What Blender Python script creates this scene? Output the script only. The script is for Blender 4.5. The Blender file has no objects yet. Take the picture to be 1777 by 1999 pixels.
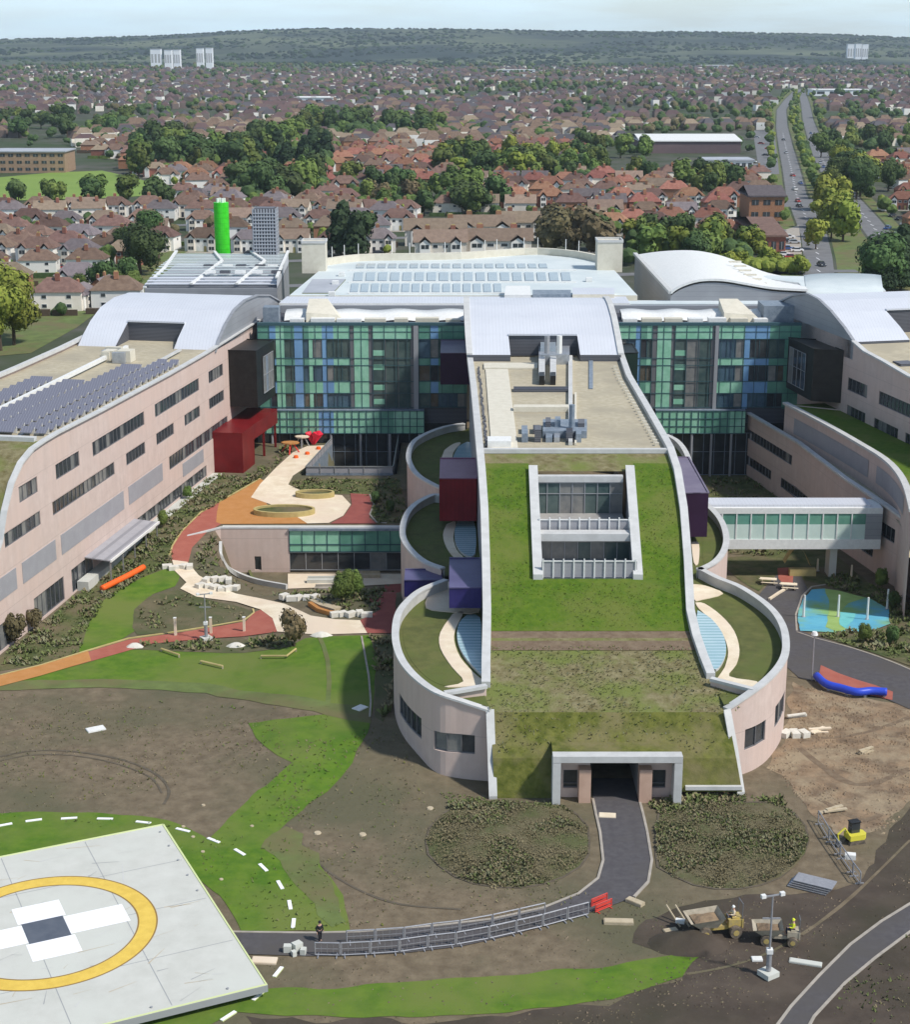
import bpy, bmesh, math, random
import numpy as np
from mathutils import Vector, noise
from mathutils.geometry import delaunay_2d_cdt
R = math.radians
rnd = random.Random(7)
sc = bpy.context.scene
COL = sc.collection
# ------------------------------------------------------------------ camera
F, H, CX, CY, HOR = 3200.0, 66.0, 888.5, 999.5, 80.0      # focal length and horizon measured in photo pixels
TH = math.atan((CY - HOR) / F)
cam = bpy.data.cameras.new('camera'); camo = bpy.data.objects.new('camera', cam); COL.objects.link(camo)
cam.sensor_fit = 'HORIZONTAL'; cam.sensor_width = 36; cam.lens = 36 * F / 1777
cam.clip_start = 1; cam.clip_end = 60000
camo.location = (0, 0, H); camo.rotation_euler = (math.pi / 2 - TH, 0, 0)
sc.camera = camo
# ------------------------------------------------------------------ sun and sky
SUN = Vector((0.74, -0.40, 1.0)).normalized()
el = math.asin(SUN.z); az = math.atan2(SUN.x, SUN.y)
w = bpy.data.worlds.new('World'); sc.world = w; w.use_nodes = True
nt = w.node_tree; nt.nodes.clear()
out = nt.nodes.new('ShaderNodeOutputWorld'); bg = nt.nodes.new('ShaderNodeBackground')
sky = nt.nodes.new('ShaderNodeTexSky'); sky.sky_type = 'NISHITA'; sky.sun_disc = False
sky.sun_elevation = el; sky.sun_rotation = az; sky.altitude = 60; sky.air_density = 1.0; sky.dust_density = 0.6; sky.ozone_density = 2.0
tc = nt.nodes.new('ShaderNodeTexCoord'); mp_ = nt.nodes.new('ShaderNodeMapping'); mp_.inputs['Scale'].default_value = (3, 3, 26)
nz = nt.nodes.new('ShaderNodeTexNoise'); nz.inputs['Scale'].default_value = 2.2; nz.inputs['Detail'].default_value = 6; nz.inputs['Roughness'].default_value = .55
rp = nt.nodes.new('ShaderNodeValToRGB'); rp.color_ramp.elements[0].position = .36; rp.color_ramp.elements[1].position = .66
mx = nt.nodes.new('ShaderNodeMixRGB'); mx.inputs[2].default_value = (6.9, 8.7, 9.7, 1)
nt.links.new(tc.outputs['Generated'], mp_.inputs[0]); nt.links.new(mp_.outputs[0], nz.inputs[0]); nt.links.new(nz.outputs[0], rp.inputs[0])
mul = nt.nodes.new('ShaderNodeMath'); mul.operation = 'MULTIPLY'; mul.inputs[1].default_value = 1.0; rp.color_ramp.elements[0].color = (.55, .55, .55, 1)
sx_ = nt.nodes.new('ShaderNodeSeparateXYZ'); nt.links.new(tc.outputs['Generated'], sx_.inputs[0]); el_ = nt.nodes.new('ShaderNodeMapRange'); el_.inputs[1].default_value = .06; el_.inputs[2].default_value = .45; el_.inputs[3].default_value = 1; el_.inputs[4].default_value = .12
nt.links.new(sx_.outputs[2], el_.inputs[0]); m3 = nt.nodes.new('ShaderNodeMath'); m3.operation = 'MULTIPLY'; nt.links.new(rp.outputs[0], mul.inputs[0]); nt.links.new(mul.outputs[0], m3.inputs[0]); nt.links.new(el_.outputs[0], m3.inputs[1]); nt.links.new(m3.outputs[0], mx.inputs[0]); nt.links.new(sky.outputs[0], mx.inputs[1])
nt.links.new(mx.outputs[0], bg.inputs[0]); bg.inputs[1].default_value = 0.118
nt.links.new(bg.outputs[0], out.inputs[0])
sl = bpy.data.lights.new('sun', 'SUN'); sl.energy = 4.0; sl.angle = R(4); sl.color = (1, .95, .87)
so = bpy.data.objects.new('sun', sl); COL.objects.link(so); so.rotation_euler = SUN.to_track_quat('Z', 'Y').to_euler(); so.location = (200, 0, 300)
sc.view_settings.view_transform = 'Standard'; sc.view_settings.look = 'None'; sc.view_settings.exposure = 0.05; sc.view_settings.gamma = 1
sc.view_settings.use_curve_mapping = False
sc.cycles.max_bounces = 5; sc.cycles.volume_bounces = 0; sc.cycles.transparent_max_bounces = 6
sc.cycles.use_denoising = True
# ------------------------------------------------------------------ measuring helpers (a photo pixel -> a real point)
def ray(px, py):
    u = (px - CX) / F; v = -(py - CY) / F
    return (u, math.cos(TH) + v * math.sin(TH), -math.sin(TH) + v * math.cos(TH))
def P(px, py, z=0.0):                     # on the level z
    d = ray(px, py); t = (z - H) / d[2]; return (d[0] * t, d[1] * t, z)
def D(px, py, Y):                         # on the upright plane y = Y
    d = ray(px, py); t = Y / d[1]; return (d[0] * t, Y, H + d[2] * t)
def V(px, py, A, B):                      # on the upright plane through A and B
    d = ray(px, py); nx, ny = -(B[1] - A[1]), B[0] - A[0]
    t = (nx * A[0] + ny * A[1]) / (nx * d[0] + ny * d[1]); return (d[0] * t, d[1] * t, H + d[2] * t)
def sm(t): t = max(0., min(1., t)); return t * t * (3 - 2 * t)
def pip(x, y, poly):
    c = False; j = len(poly) - 1
    for i in range(len(poly)):
        a, b = poly[i], poly[j]
        if (a[1] > y) != (b[1] > y) and x < (b[0] - a[0]) * (y - a[1]) / (b[1] - a[1]) + a[0]: c = not c
        j = i
    return c
CWY = 268.0                               # plane of the glazed wall between the wings
PIT = [P(655, 850, 0)[:2], P(597, 926, 1.2)[:2], P(768, 926, 1.2)[:2], (-9.5, 269), (-20.5, 269)]
PIT[0] = (-20.5, 266)
PAV = 216.5
def h(x, y):
    z = 0.0
    if -26 < x < 2 and 134 < y < 205: z += 1.0 * sm((1.5 - x) / 6) * sm((y - 136) / 8) * sm((204 - y) / 20) * sm((x + 26) / 12)
    if x > 12 and y > 160: z -= 4.5 * sm((x - 16) / 8) * sm((y - 166) / 38)
    if x < -6 and y < 290:
        if x < -33: z += 1.2 * sm((y - 188) / 30)
        elif y > PAV + 1.3: z += 1.2
        else: z += 1.2 * sm((y - 188) / 30)
        xl_ = -33 + 7 * (1 - sm((y - 192) / 18))
        if xl_ < x < -6 and 188 < y < PAV + 1.3: z -= (4.9 + z) * sm((y - 190) / 16) * sm((x - xl_) / 2.5)
        if 240 < y < 270 and pip(x, y, PIT): z = -4.5
    return z
def GP(px, py, dz=0.0):                   # on the ground, whatever its height there
    z = 0.0
    for _ in range(12):
        p = P(px, py, z); z = .5 * z + .5 * h(p[0], p[1])
    p = P(px, py, z); return (p[0], p[1], h(p[0], p[1]) + dz)
# ------------------------------------------------------------------ materials
MATS = {}
def mat(name, c, c2=None, scale=1.0, rough=.8, metal=0., bump=0., detail=5, lo=.38, hi=.62, c3=None, s3=.1, spec=.3, wav=None, objrand=0., coat=0., streak=0.):
    if name in MATS: return MATS[name]
    m = bpy.data.materials.new(name); m.use_nodes = True; n = m.node_tree; b = n.nodes['Principled BSDF']; L = n.links
    b.inputs['Roughness'].default_value = rough; b.inputs['Metallic'].default_value = metal
    b.inputs['Specular IOR Level'].default_value = spec; b.inputs['Coat Weight'].default_value = coat
    geo = n.nodes.new('ShaderNodeNewGeometry')
    col = None
    def noisy(s, lo, hi, det):
        q = n.nodes.new('ShaderNodeTexNoise'); q.inputs['Scale'].default_value = s; q.inputs['Detail'].default_value = det; q.inputs['Roughness'].default_value = .62
        L.new(geo.outputs['Position'], q.inputs['Vector'])
        r = n.nodes.new('ShaderNodeMapRange'); r.inputs[1].default_value = lo; r.inputs[2].default_value = hi
        L.new(q.outputs['Fac'], r.inputs[0]); return q, r
    if c2 is not None:
        q, r = noisy(scale, lo, hi, detail)
        x = n.nodes.new('ShaderNodeMixRGB'); x.inputs[1].default_value = (*c, 1); x.inputs[2].default_value = (*c2, 1); L.new(r.outputs[0], x.inputs[0]); col = x.outputs[0]
        if c3 is not None:
            q3, r3 = noisy(s3, .44, .62, 4)
            x3 = n.nodes.new('ShaderNodeMixRGB'); x3.inputs[2].default_value = (*c3, 1); L.new(col, x3.inputs[1]); L.new(r3.outputs[0], x3.inputs[0]); col = x3.outputs[0]
        if bump:
            bp = n.nodes.new('ShaderNodeBump'); bp.inputs['Distance'].default_value = bump; bp.inputs['Strength'].default_value = .8
            L.new(q.outputs['Fac'], bp.inputs['Height']); L.new(bp.outputs[0], b.inputs['Normal'])
    if streak:                            # rain streaks and faint storey joints on a rendered wall
        mpn = n.nodes.new('ShaderNodeMapping'); mpn.inputs['Scale'].default_value = (1.6, 1.6, .12); L.new(geo.outputs['Position'], mpn.inputs[0]); qs = n.nodes.new('ShaderNodeTexNoise'); qs.inputs['Scale'].default_value = 1; qs.inputs['Detail'].default_value = 8; L.new(mpn.outputs[0], qs.inputs['Vector'])
        rs = n.nodes.new('ShaderNodeMapRange'); rs.inputs[1].default_value = .42; rs.inputs[2].default_value = .75; rs.inputs[4].default_value = streak; L.new(qs.outputs['Fac'], rs.inputs[0])
        xs_ = n.nodes.new('ShaderNodeMixRGB'); xs_.inputs[2].default_value = (.36, .29, .25, 1); L.new(col, xs_.inputs[1]); L.new(rs.outputs[0], xs_.inputs[0]); col = xs_.outputs[0]
    if wav:                               # wav = (axis, scale, colour, threshold): seams / joints
        wv = n.nodes.new('ShaderNodeTexWave'); wv.bands_direction = wav[0]; wv.inputs['Scale'].default_value = wav[1]; wv.wave_profile = 'SAW'
        L.new(geo.outputs['Position'], wv.inputs['Vector'])
        g = n.nodes.new('ShaderNodeMath'); g.operation = 'GREATER_THAN'; g.inputs[1].default_value = wav[3]; L.new(wv.outputs['Fac'], g.inputs[0])
        x = n.nodes.new('ShaderNodeMixRGB'); x.inputs[2].default_value = (*wav[2], 1); L.new(g.outputs[0], x.inputs[0])
        if col: L.new(col, x.inputs[1])
        else: x.inputs[1].default_value = (*c, 1)
        col = x.outputs[0]
    if objrand:
        oi = n.nodes.new('ShaderNodeObjectInfo'); mr = n.nodes.new('ShaderNodeMapRange'); mr.inputs[3].default_value = 1 - objrand; mr.inputs[4].default_value = 1 + objrand
        L.new(oi.outputs['Random'], mr.inputs[0])
        hs = n.nodes.new('ShaderNodeHueSaturation'); L.new(mr.outputs[0], hs.inputs['Value'])
        m2 = n.nodes.new('ShaderNodeMapRange'); m2.inputs[3].default_value = .5 - objrand * .07; m2.inputs[4].default_value = .5 + objrand * .05
        fr = n.nodes.new('ShaderNodeMath'); fr.operation = 'FRACT'; f2 = n.nodes.new('ShaderNodeMath'); f2.operation = 'MULTIPLY'; f2.inputs[1].default_value = 7.31
        L.new(oi.outputs['Random'], f2.inputs[0]); L.new(f2.outputs[0], fr.inputs[0]); L.new(fr.outputs[0], m2.inputs[0]); L.new(m2.outputs[0], hs.inputs['Hue'])
        if col: L.new(col, hs.inputs['Color'])
        else: hs.inputs['Color'].default_value = (*c, 1)
        col = hs.outputs[0]
    if col: L.new(col, b.inputs['Base Color'])
    else: b.inputs['Base Color'].default_value = (*c, 1)
    MATS[name] = m; return m
def M(n): return MATS[n]
mat('soil', (.125, .096, .062), (.205, .163, .108), .75, .95, bump=.2, detail=12, lo=.34, hi=.68, c3=(.11, .102, .06), s3=.05)
mat('town_floor', (.04, .055, .024), (.10, .095, .08), .05, .95, detail=10, c3=(.04, .065, .022), s3=.008)
mat('sandy', (.3, .21, .13), (.13, .092, .062), .45, .95, bump=.5, detail=14, lo=.36, hi=.66, c3=(.3, .235, .155), s3=.3)
mat('brownband', (.15, .105, .07), (.2, .15, .10), 1.2, .95, bump=.1, detail=10)
mat('darksoil', (.06, .046, .036), (.09, .07, .054), .3, .95, bump=.2, detail=9, c3=(.05, .045, .028), s3=.06)
mat('lawn', (.062, .14, .008), (.108, .19, .014), .6, .9, bump=.05, detail=8, c3=(.135, .175, .035), s3=.06)
mat('soil_dark', (.095, .08, .058), (.13, .108, .08), .8, .95, detail=10)
mat('lawn_dull', (.10, .13, .04), (.14, .185, .055), .3, .9, detail=8, c3=(.15, .13, .06), s3=.09)
mat('field', (.2, .29, .06), (.17, .26, .05), .05, .9, detail=6)
mat('bedsoil', (.10, .095, .048), (.14, .12, .07), .5, .95, bump=.1, detail=8, c3=(.075, .09, .035), s3=.15)
mat('olive', (.055, .075, .022), (.12, .125, .05), .6, .95, bump=.2, detail=9, c3=(.15, .12, .07), s3=.14)
mat('sedum', (.055, .115, .004), (.10, .16, .01), 1.3, .9, bump=.15, detail=12, lo=.35, hi=.66, c3=(.12, .15, .025), s3=.16)
mat('meadow', (.125, .105, .042), (.255, .225, .125), 1.1, .95, bump=.2, detail=12, lo=.34, hi=.68, c3=(.15, .175, .045), s3=.2)
mat('meadow2', (.08, .095, .015), (.155, .16, .035), 1.2, .95, bump=.12, detail=10, c3=(.19, .165, .075), s3=.17)
mat('drumgreen', (.085, .095, .028), (.125, .13, .04), .6, .95, bump=.06, detail=9, c3=(.1, .125, .03), s3=.14)
mat('gravel', (.40, .35, .25), (.48, .43, .32), 1.2, .95, bump=.03, detail=8, c3=(.36, .32, .24), s3=.1)
mat('asphalt', (.075, .07, .076), (.095, .09, .095), 1.5, .9, detail=8, c3=(.085, .078, .075), s3=.12)
mat('road', (.15, .15, .155), (.185, .185, .19), .2, .9, detail=6)
mat('kerb', (.32, .29, .25), (.4, .36, .31), 1., .9)
mat('cream', (.66, .55, .40), (.78, .69, .54), .5, .9, detail=8, c3=(.7, .58, .45), s3=.12)
mat('redpath', (.34, .10, .072), (.38, .125, .09), .7, .9, detail=7)
mat('orangepath', (.44, .2, .06), (.48, .23, .08), .7, .9, detail=7)
mat('maroonpath', (.25, .07, .06), (.29, .085, .07), .7, .9, detail=7)
mat('pink', (.54, .425, .38), (.63, .51, .46), .7, .85, detail=12, lo=.3, hi=.7, c3=(.6, .465, .41), s3=.12, streak=.2, wav=('Z', .0714, (.44, .35, .31), .988))
mat('coping', (.5, .5, .49), (.57, .57, .56), .8, .6, detail=5)
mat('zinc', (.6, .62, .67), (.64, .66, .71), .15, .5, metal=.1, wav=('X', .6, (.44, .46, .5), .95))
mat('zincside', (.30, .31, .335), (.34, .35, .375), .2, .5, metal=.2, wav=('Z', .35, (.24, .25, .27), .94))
mat('louvre', (.13, .135, .155), None, wav=('Z', 1.4, (.06, .062, .075), .5), rough=.6)
mat('whitemembrane', (.54, .6, .61), (.63, .68, .68), .12, .6, detail=9)
mat('whitepaint', (.78, .78, .76), (.7, .7, .68), 2., .5)
mat('glass', (.030, .036, .042), (.055, .062, .07), .5, .12, spec=.6)
mat('glassblind', (.16, .165, .165), (.24, .235, .22), .8, .3, spec=.5)
mat('frame', (.17, .17, .18), rough=.5, metal=.2)
mat('greyframe', (.3, .31, .33), rough=.5)
mat('tealframe', (.045, .10, .12), rough=.45)
mat('greenglass', (.22, .5, .34), (.33, .62, .46), .5, .3, spec=.6)
mat('greenglass2', (.10, .26, .2), (.16, .36, .27), .3, .15, spec=.6)
mat('blueglass', (.15, .3, .52), (.2, .38, .6), .3, .2, spec=.6)
mat('bluedark', (.04, .09, .25), (.06, .12, .32), .3, .2, spec=.6)
mat('glassteal', (.05, .085, .085), (.10, .14, .13), .4, .15, spec=.6)
mat('glassbrown', (.09, .07, .045), (.13, .12, .10), .5, .15, spec=.6)
mat('rooforange', (.22, .10, .065), (.28, .14, .095), .8, .9, objrand=.3)
mat('moundsoil', (.105, .09, .05), (.15, .13, .075), .9, .95, bump=.2, detail=11, c3=(.09, .1, .04), s3=.25)
mat('darkglass', (.022, .026, .032), (.05, .055, .06), .25, .1, spec=.6)
mat('skyglass', (.34, .5, .56), (.42, .57, .62), .2, .15, spec=.6, wav=('Y', .38, (.15, .3, .33), .8))
mat('bridgepane', (.55, .68, .62), (.62, .74, .68), .3, .3, spec=.5)
mat('skylight', (.33, .38, .42), (.28, .33, .38), .3, .2, spec=.6)
mat('solar', (.17, .175, .22), None, wav=('X', .9, (.28, .28, .32), .88), rough=.18, spec=.6)
mat('louvrepanel', (.33, .325, .35), (.37, .365, .39), .6, .6, wav=('Z', 2.2, (.25, .25, .27), .7))
mat('black', (.013, .012, .011), (.022, .02, .019), 1., .4, wav=('Z', .35, (.012, .011, .011), .95))
mat('redpod', (.14, .008, .01), (.18, .012, .014), .4, .4)
mat('maroonpod', (.2, .08, .14), (.25, .11, .18), .3, .45, wav=('Y', .6, (.12, .05, .09), .95))
mat('redpod2', (.15, .008, .014), (.2, .012, .02), .5, .35, wav=('X', .6, (.08, .004, .008), .95))
mat('plumpod', (.028, .008, .03), (.035, .012, .04), .3, .4)
mat('bluepod2', (.02, .016, .10), (.03, .024, .14), .5, .35, wav=('X', .6, (.018, .012, .1), .95))
mat('greenpod', (.012, .03, .022), (.02, .04, .03), .3, .4)
mat('purplepod', (.15, .12, .18), (.19, .16, .22), .3, .45, wav=('Y', .6, (.09, .07, .11), .95))
mat('bluepod', (.085, .075, .17), (.11, .10, .21), .3, .45)
mat('ductwork', (.45, .47, .5), (.36, .38, .41), 2., .4, metal=.5)
mat('bluegrey', (.16, .2, .25), (.24, .28, .33), 1.5, .5)
mat('bluegrey2', (.05, .09, .13), (.08, .14, .19), .4, .15, spec=.6)
mat('cream_unit', (.6, .56, .46), (.66, .62, .52), 1., .7)
mat('concrete', (.5, .5, .455), (.58, .58, .535), .5, .85, detail=12, lo=.3, hi=.7, c3=(.56, .57, .52), s3=.12)
mat('greyfloor', (.3, .29, .28), (.36, .35, .33), 1., .8)
mat('padedge', (.3, .31, .32), rough=.7)
mat('yellowpaint', (.74, .52, .10), (.66, .45, .08), 1.2, .7)
mat('brownline', (.28, .17, .05), rough=.8)
mat('whitemark', (.88, .88, .9), rough=.6)
mat('slate', (.085, .10, .13), (.11, .125, .155), .8, .7)
mat('lime', (.62, .68, .34), rough=.6)
mat('timber', (.42, .35, .24), (.5, .42, .3), 2., .8)
mat('steel', (.42, .42, .42), rough=.45, metal=.6)
mat('galv', (.4, .4, .42), (.34, .34, .36), 3., .5, metal=.4)
mat('redplastic', (.62, .06, .045), rough=.5)
mat('brightred', (.7, .02, .05), rough=.5)
mat('orangetube', (.85, .13, .02), rough=.5)
mat('bluetube', (.03, .07, .55), rough=.4)
mat('playblue', (.10, .38, .55), (.14, .46, .6), .25, .8, c3=(.22, .42, .16), s3=.13)
mat('playlime', (.28, .42, .12), (.33, .48, .16), .6, .8)
mat('playteal', (.14, .5, .5), (.18, .56, .56), .6, .8)
mat('tan', (.42, .34, .14), (.5, .41, .18), .8, .8)
mat('dumperyellow', (.48, .36, .10), (.36, .28, .13), 3., .6)
mat('dumpergrey', (.34, .3, .23), (.42, .37, .29), 3., .8)
mat('tyre', (.09, .075, .06), (.2, .16, .12), 3., .9)
mat('hivis', (.72, .78, .05), rough=.7)
mat('helmet', (.85, .85, .82), rough=.4)
mat('skin', (.5, .3, .22), rough=.6)
mat('darkcloth', (.02, .02, .025), rough=.9)
mat('navy', (.03, .035, .06), rough=.9)
mat('trackyellow', (.62, .56, .06), rough=.5)
mat('green_tower', (.04, .55, .015), (.06, .66, .03), .9, .4, detail=8, wav=('Z', .28, (.02, .36, .01), .96))
mat('trellis', (.36, .38, .42), rough=.5)
mat('rock', (.6, .57, .5), (.7, .67, .6), 2., .9)
mat('brick', (.27, .12, .075), (.33, .16, .10), 2., .9, objrand=.25)
mat('render', (.74, .68, .58), (.82, .76, .68), .3, .8, objrand=.18)
mat('whiterender', (.8, .78, .74), rough=.8, objrand=.1)
mat('rooftile', (.125, .08, .062), (.175, .115, .088), .8, .9, objrand=.32)
mat('roofslate', (.13, .11, .115), (.17, .145, .15), .8, .85, objrand=.3)
mat('roofbrown', (.2, .15, .11), (.25, .19, .14), .8, .9, objrand=.25)
mat('roofmauve', (.14, .10, .11), (.19, .135, .14), .03, .9)
mat('peach', (.5, .33, .25), (.56, .38, .29), .8, .85)
mat('bark', (.09, .065, .045), rough=.95)
mat('leafdark', (.038, .07, .02), (.075, .12, .035), .5, .8, objrand=.35, detail=3)
mat('leafmid', (.07, .11, .022), (.13, .18, .04), .5, .8, objrand=.35, detail=3)
mat('leaflime', (.14, .18, .022), (.22, .25, .04), .5, .8, objrand=.25, detail=3)
mat('leafbrown', (.10, .085, .04), (.14, .115, .055), .5, .8, objrand=.3, detail=3)
mat('leafconifer', (.018, .04, .016), (.035, .065, .025), .5, .85, objrand=.3, detail=3)
mat('clod', (.14, .11, .08), (.26, .2, .14), 2., .95)
mat('farroof', (.095, .062, .064), (.135, .088, .086), .03, .9)
mat('farroof2', (.075, .07, .08), (.1, .095, .105), .03, .9)
mat('farwall', (.15, .105, .09), (.24, .2, .18), .05, .9)
mat('hillwood', (.012, .025, .021), (.02, .037, .029), .01, .95)
mat('tuft_olive', (.18, .155, .085), (.24, .205, .12), .7, .9)
mat('tuft_green', (.11, .14, .045), (.16, .19, .065), .7, .9)
mat('tuft_pale', (.16, .17, .09), (.22, .22, .13), .7, .9)
mat('hill', (.014, .026, .024), (.026, .042, .034), .012, .95, detail=10, c3=(.12, .14, .08), s3=.0016)
mat('hillpale', (.3, .27, .25), rough=.9)
mat('carred', (.4, .03, .03), rough=.3, coat=.5); mat('carsilver', (.5, .52, .55), rough=.3, metal=.3); mat('cardark', (.03, .035, .05), rough=.25, coat=.5); mat('carblue', (.04, .1, .3), rough=.3, coat=.5); mat('carwhite', (.75, .75, .75), rough=.3)
mat('brickschool', (.3, .2, .13), (.36, .25, .17), 1., .9)
mat('roofgrey', (.36, .38, .42), (.42, .44, .48), .2, .6)
mat('towerwhite', (.82, .84, .88), (.88, .9, .92), .05, .7)
mat('towergrey', (.42, .42, .42), rough=.7)
# ------------------------------------------------------------------ objects
WL = {}
SHN = [0]
def wl(o): return WL.get(o.name, (0., 0., 0.)) if o else (0., 0., 0.)
def tag(o, label=None, cat=None, group=None, kind=None):
    if label: o['label'] = label
    if cat: o['category'] = cat
    if group: o['group'] = group
    if kind: o['kind'] = kind
    return o
def thing(name, label, cat, loc=(0, 0, 0), group=None, rz=0):
    o = bpy.data.objects.new(name, None); COL.objects.link(o); o.location = loc; o.rotation_euler.z = rz; o.empty_display_size = .5
    WL[o.name] = tuple(loc) if rz == 0 else (0, 0, 0); return tag(o, label, cat, group)
class MB:
    def __init__(s): s.v = []; s.f = []; s.m = []; s.mats = []
    def mi(s, m):
        if m not in s.mats: s.mats.append(m)
        return s.mats.index(m)
    def poly(s, pts, m):
        i = len(s.v); s.v += [tuple(p) for p in pts]; s.f.append(tuple(range(i, i + len(pts)))); s.m.append(s.mi(m)); return s
    def hexa(s, p, m):                    # 8 corners: bottom 0-3, top 4-7
        i = len(s.v); s.v += [tuple(q) for q in p]; k = s.mi(m)
        for f in ((0, 3, 2, 1), (4, 5, 6, 7), (0, 1, 5, 4), (1, 2, 6, 5), (2, 3, 7, 6), (3, 0, 4, 7)): s.f.append(tuple(i + j for j in f)); s.m.append(k)
        return s
    def box(s, c, d, m, rz=0.):           # centre, full size
        ca, sa = math.cos(rz), math.sin(rz); p = []
        for z in (-.5, .5):
            for x, y in ((-.5, -.5), (.5, -.5), (.5, .5), (-.5, .5)):
                X, Y = x * d[0], y * d[1]; p.append((c[0] + X * ca - Y * sa, c[1] + X * sa + Y * ca, c[2] + z * d[2]))
        return s.hexa(p, m)
    def prism(s, pts, z0, z1, m, mt=None):   # footprint (x, y) list
        n = len(pts); i = len(s.v)
        s.v += [(p[0], p[1], z0) for p in pts] + [(p[0], p[1], z1) for p in pts]; k = s.mi(m); kt = s.mi(mt or m)
        for j in range(n): s.f.append((i + j, i + (j + 1) % n, i + n + (j + 1) % n, i + n + j)); s.m.append(k)
        s.f.append(tuple(i + n + j for j in range(n))); s.m.append(kt); s.f.append(tuple(i + n - 1 - j for j in range(n))); s.m.append(k)
        return s
    def grid(s, rows, m):                 # rows of points -> quads
        i = len(s.v); nc = len(rows[0]); k = s.mi(m)
        for r in rows: s.v += [tuple(p) for p in r]
        for a in range(len(rows) - 1):
            for b in range(nc - 1): s.f.append((i + a * nc + b, i + a * nc + b + 1, i + (a + 1) * nc + b + 1, i + (a + 1) * nc + b)); s.m.append(k)
        return s
    def tube(s, pts, r, m, n=8, r2=None):
        pts = [Vector(p) for p in pts]; i = len(s.v); k = s.mi(m); N = len(pts)
        for a, p in enumerate(pts):
            t = (pts[min(a + 1, N - 1)] - pts[max(a - 1, 0)]).normalized(); u = t.orthogonal().normalized() if abs(t.z) > .9 else t.cross(Vector((0, 0, 1))).normalized(); v = t.cross(u)
            q = r if r2 is None else r + (r2 - r) * a / (N - 1)
            for j in range(n):
                g = 2 * math.pi * j / n; s.v.append(tuple(p + u * math.cos(g) * q + v * math.sin(g) * q))
        for a in range(N - 1):
            for j in range(n): s.f.append((i + a * n + j, i + a * n + (j + 1) % n, i + (a + 1) * n + (j + 1) % n, i + (a + 1) * n + j)); s.m.append(k)
        s.f.append(tuple(i + j for j in range(n))[::-1]); s.m.append(k); s.f.append(tuple(i + (N - 1) * n + j for j in range(n))); s.m.append(k)
        return s
    def build(s, name, parent=None, smooth=False, loc=None):
        o0 = wl(parent) if parent else (loc or (0, 0, 0))
        me = bpy.data.meshes.new(name)
        me.from_pydata([(a - o0[0], b - o0[1], c - o0[2]) for a, b, c in s.v], [], s.f)
        for m in s.mats: me.materials.append(M(m))
        me.polygons.foreach_set('material_index', s.m)
        if smooth: me.polygons.foreach_set('use_smooth', [True] * len(s.f))
        me.update(); o = bpy.data.objects.new(name, me); COL.objects.link(o)
        if parent: o.parent = parent; WL[o.name] = o0
        else: o.location = o0; WL[o.name] = o0
        return o
def coping(mb, pts, wd, ht, m, side=0.):   # a flat-topped band along a line of points; side shifts it sideways
    pts = [Vector(p) for p in pts]; N = len(pts); rows = []
    for a, p in enumerate(pts):
        t = pts[min(a + 1, N - 1)] - pts[max(a - 1, 0)]; t.z = 0
        if t.length < 1e-4: t = Vector((0, 1, 0))
        t.normalize(); n = Vector((t.y, -t.x, 0)); q = p + n * side
        rows.append([q - n * wd / 2, q + n * wd / 2, q + n * wd / 2 + Vector((0, 0, ht)), q - n * wd / 2 + Vector((0, 0, ht)), q - n * wd / 2])
    mb.grid(rows, m); mb.poly(rows[0][:4], m); mb.poly(rows[-1][:4][::-1], m); return mb
def facade(parent, name, mp, us, top, bot, holes, m, dep=.3):
    mb = MB(); U = sorted(set([round(u, 3) for u in us] + [round(q, 3) for hh in holes for q in hh[:2]]))
    U = [u for u in U if us[0] - 1e-3 <= u <= us[-1] + 1e-3]
    for a, b in zip(U, U[1:]):
        if b - a < 1e-3: continue
        mid = (a + b) / 2; hs = sorted([hh for hh in holes if hh[0] < mid < hh[1]], key=lambda q: q[2])
        za, zb = bot(a), bot(b)
        for hh in hs:
            mb.poly([mp(a, za, 0), mp(b, zb, 0), mp(b, hh[2], 0), mp(a, hh[2], 0)], m); za = zb = hh[3]
            for z in (hh[2], hh[3]): mb.poly([mp(a, z, 0), mp(b, z, 0), mp(b, z, dep), mp(a, z, dep)], m)
        mb.poly([mp(a, za, 0), mp(b, zb, 0), mp(b, top(b), 0), mp(a, top(a), 0)], m)
    for hh in holes:
        for u in hh[:2]: mb.poly([mp(u, hh[2], 0), mp(u, hh[3], 0), mp(u, hh[3], dep), mp(u, hh[2], dep)], m)
    return mb.build(name, parent)
def mpbox(mb, mp, u0, u1, z0, z1, d0, d1, m):
    mb.hexa([mp(u0, z0, d0), mp(u1, z0, d0), mp(u1, z0, d1), mp(u0, z0, d1), mp(u0, z1, d0), mp(u1, z1, d0), mp(u1, z1, d1), mp(u0, z1, d1)], m)
def window(parent, mp, u0, u1, z0, z1, dep=.3, pw=1.3, fr='frame', gl='glass', blind=.25, bar=None, name='window', t=.09):
    mb = MB(); n = max(1, round((u1 - u0) / pw)); d = dep - .1
    for i in range(n):
        a = u0 + (u1 - u0) * i / n; b = u0 + (u1 - u0) * (i + 1) / n
        mb.poly([mp(a, z0, d), mp(b, z0, d), mp(b, z1, d), mp(a, z1, d)], 'glassblind' if rnd.random() < blind else gl)
    for i in range(n + 1):
        u = u0 + (u1 - u0) * i / n; a, b = max(u0, u - t / 2), min(u1, u + t / 2); mpbox(mb, mp, a, b, z0, z1, d - .09, d - .01, fr)
    for z in ((z0, z0 + t), (z1 - t, z1)) + (((bar, bar + t * .7),) if bar else ()): mpbox(mb, mp, u0, u1, z[0], z[1], d - .11, d - .02, fr)
    return mb.build(name, parent)
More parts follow.
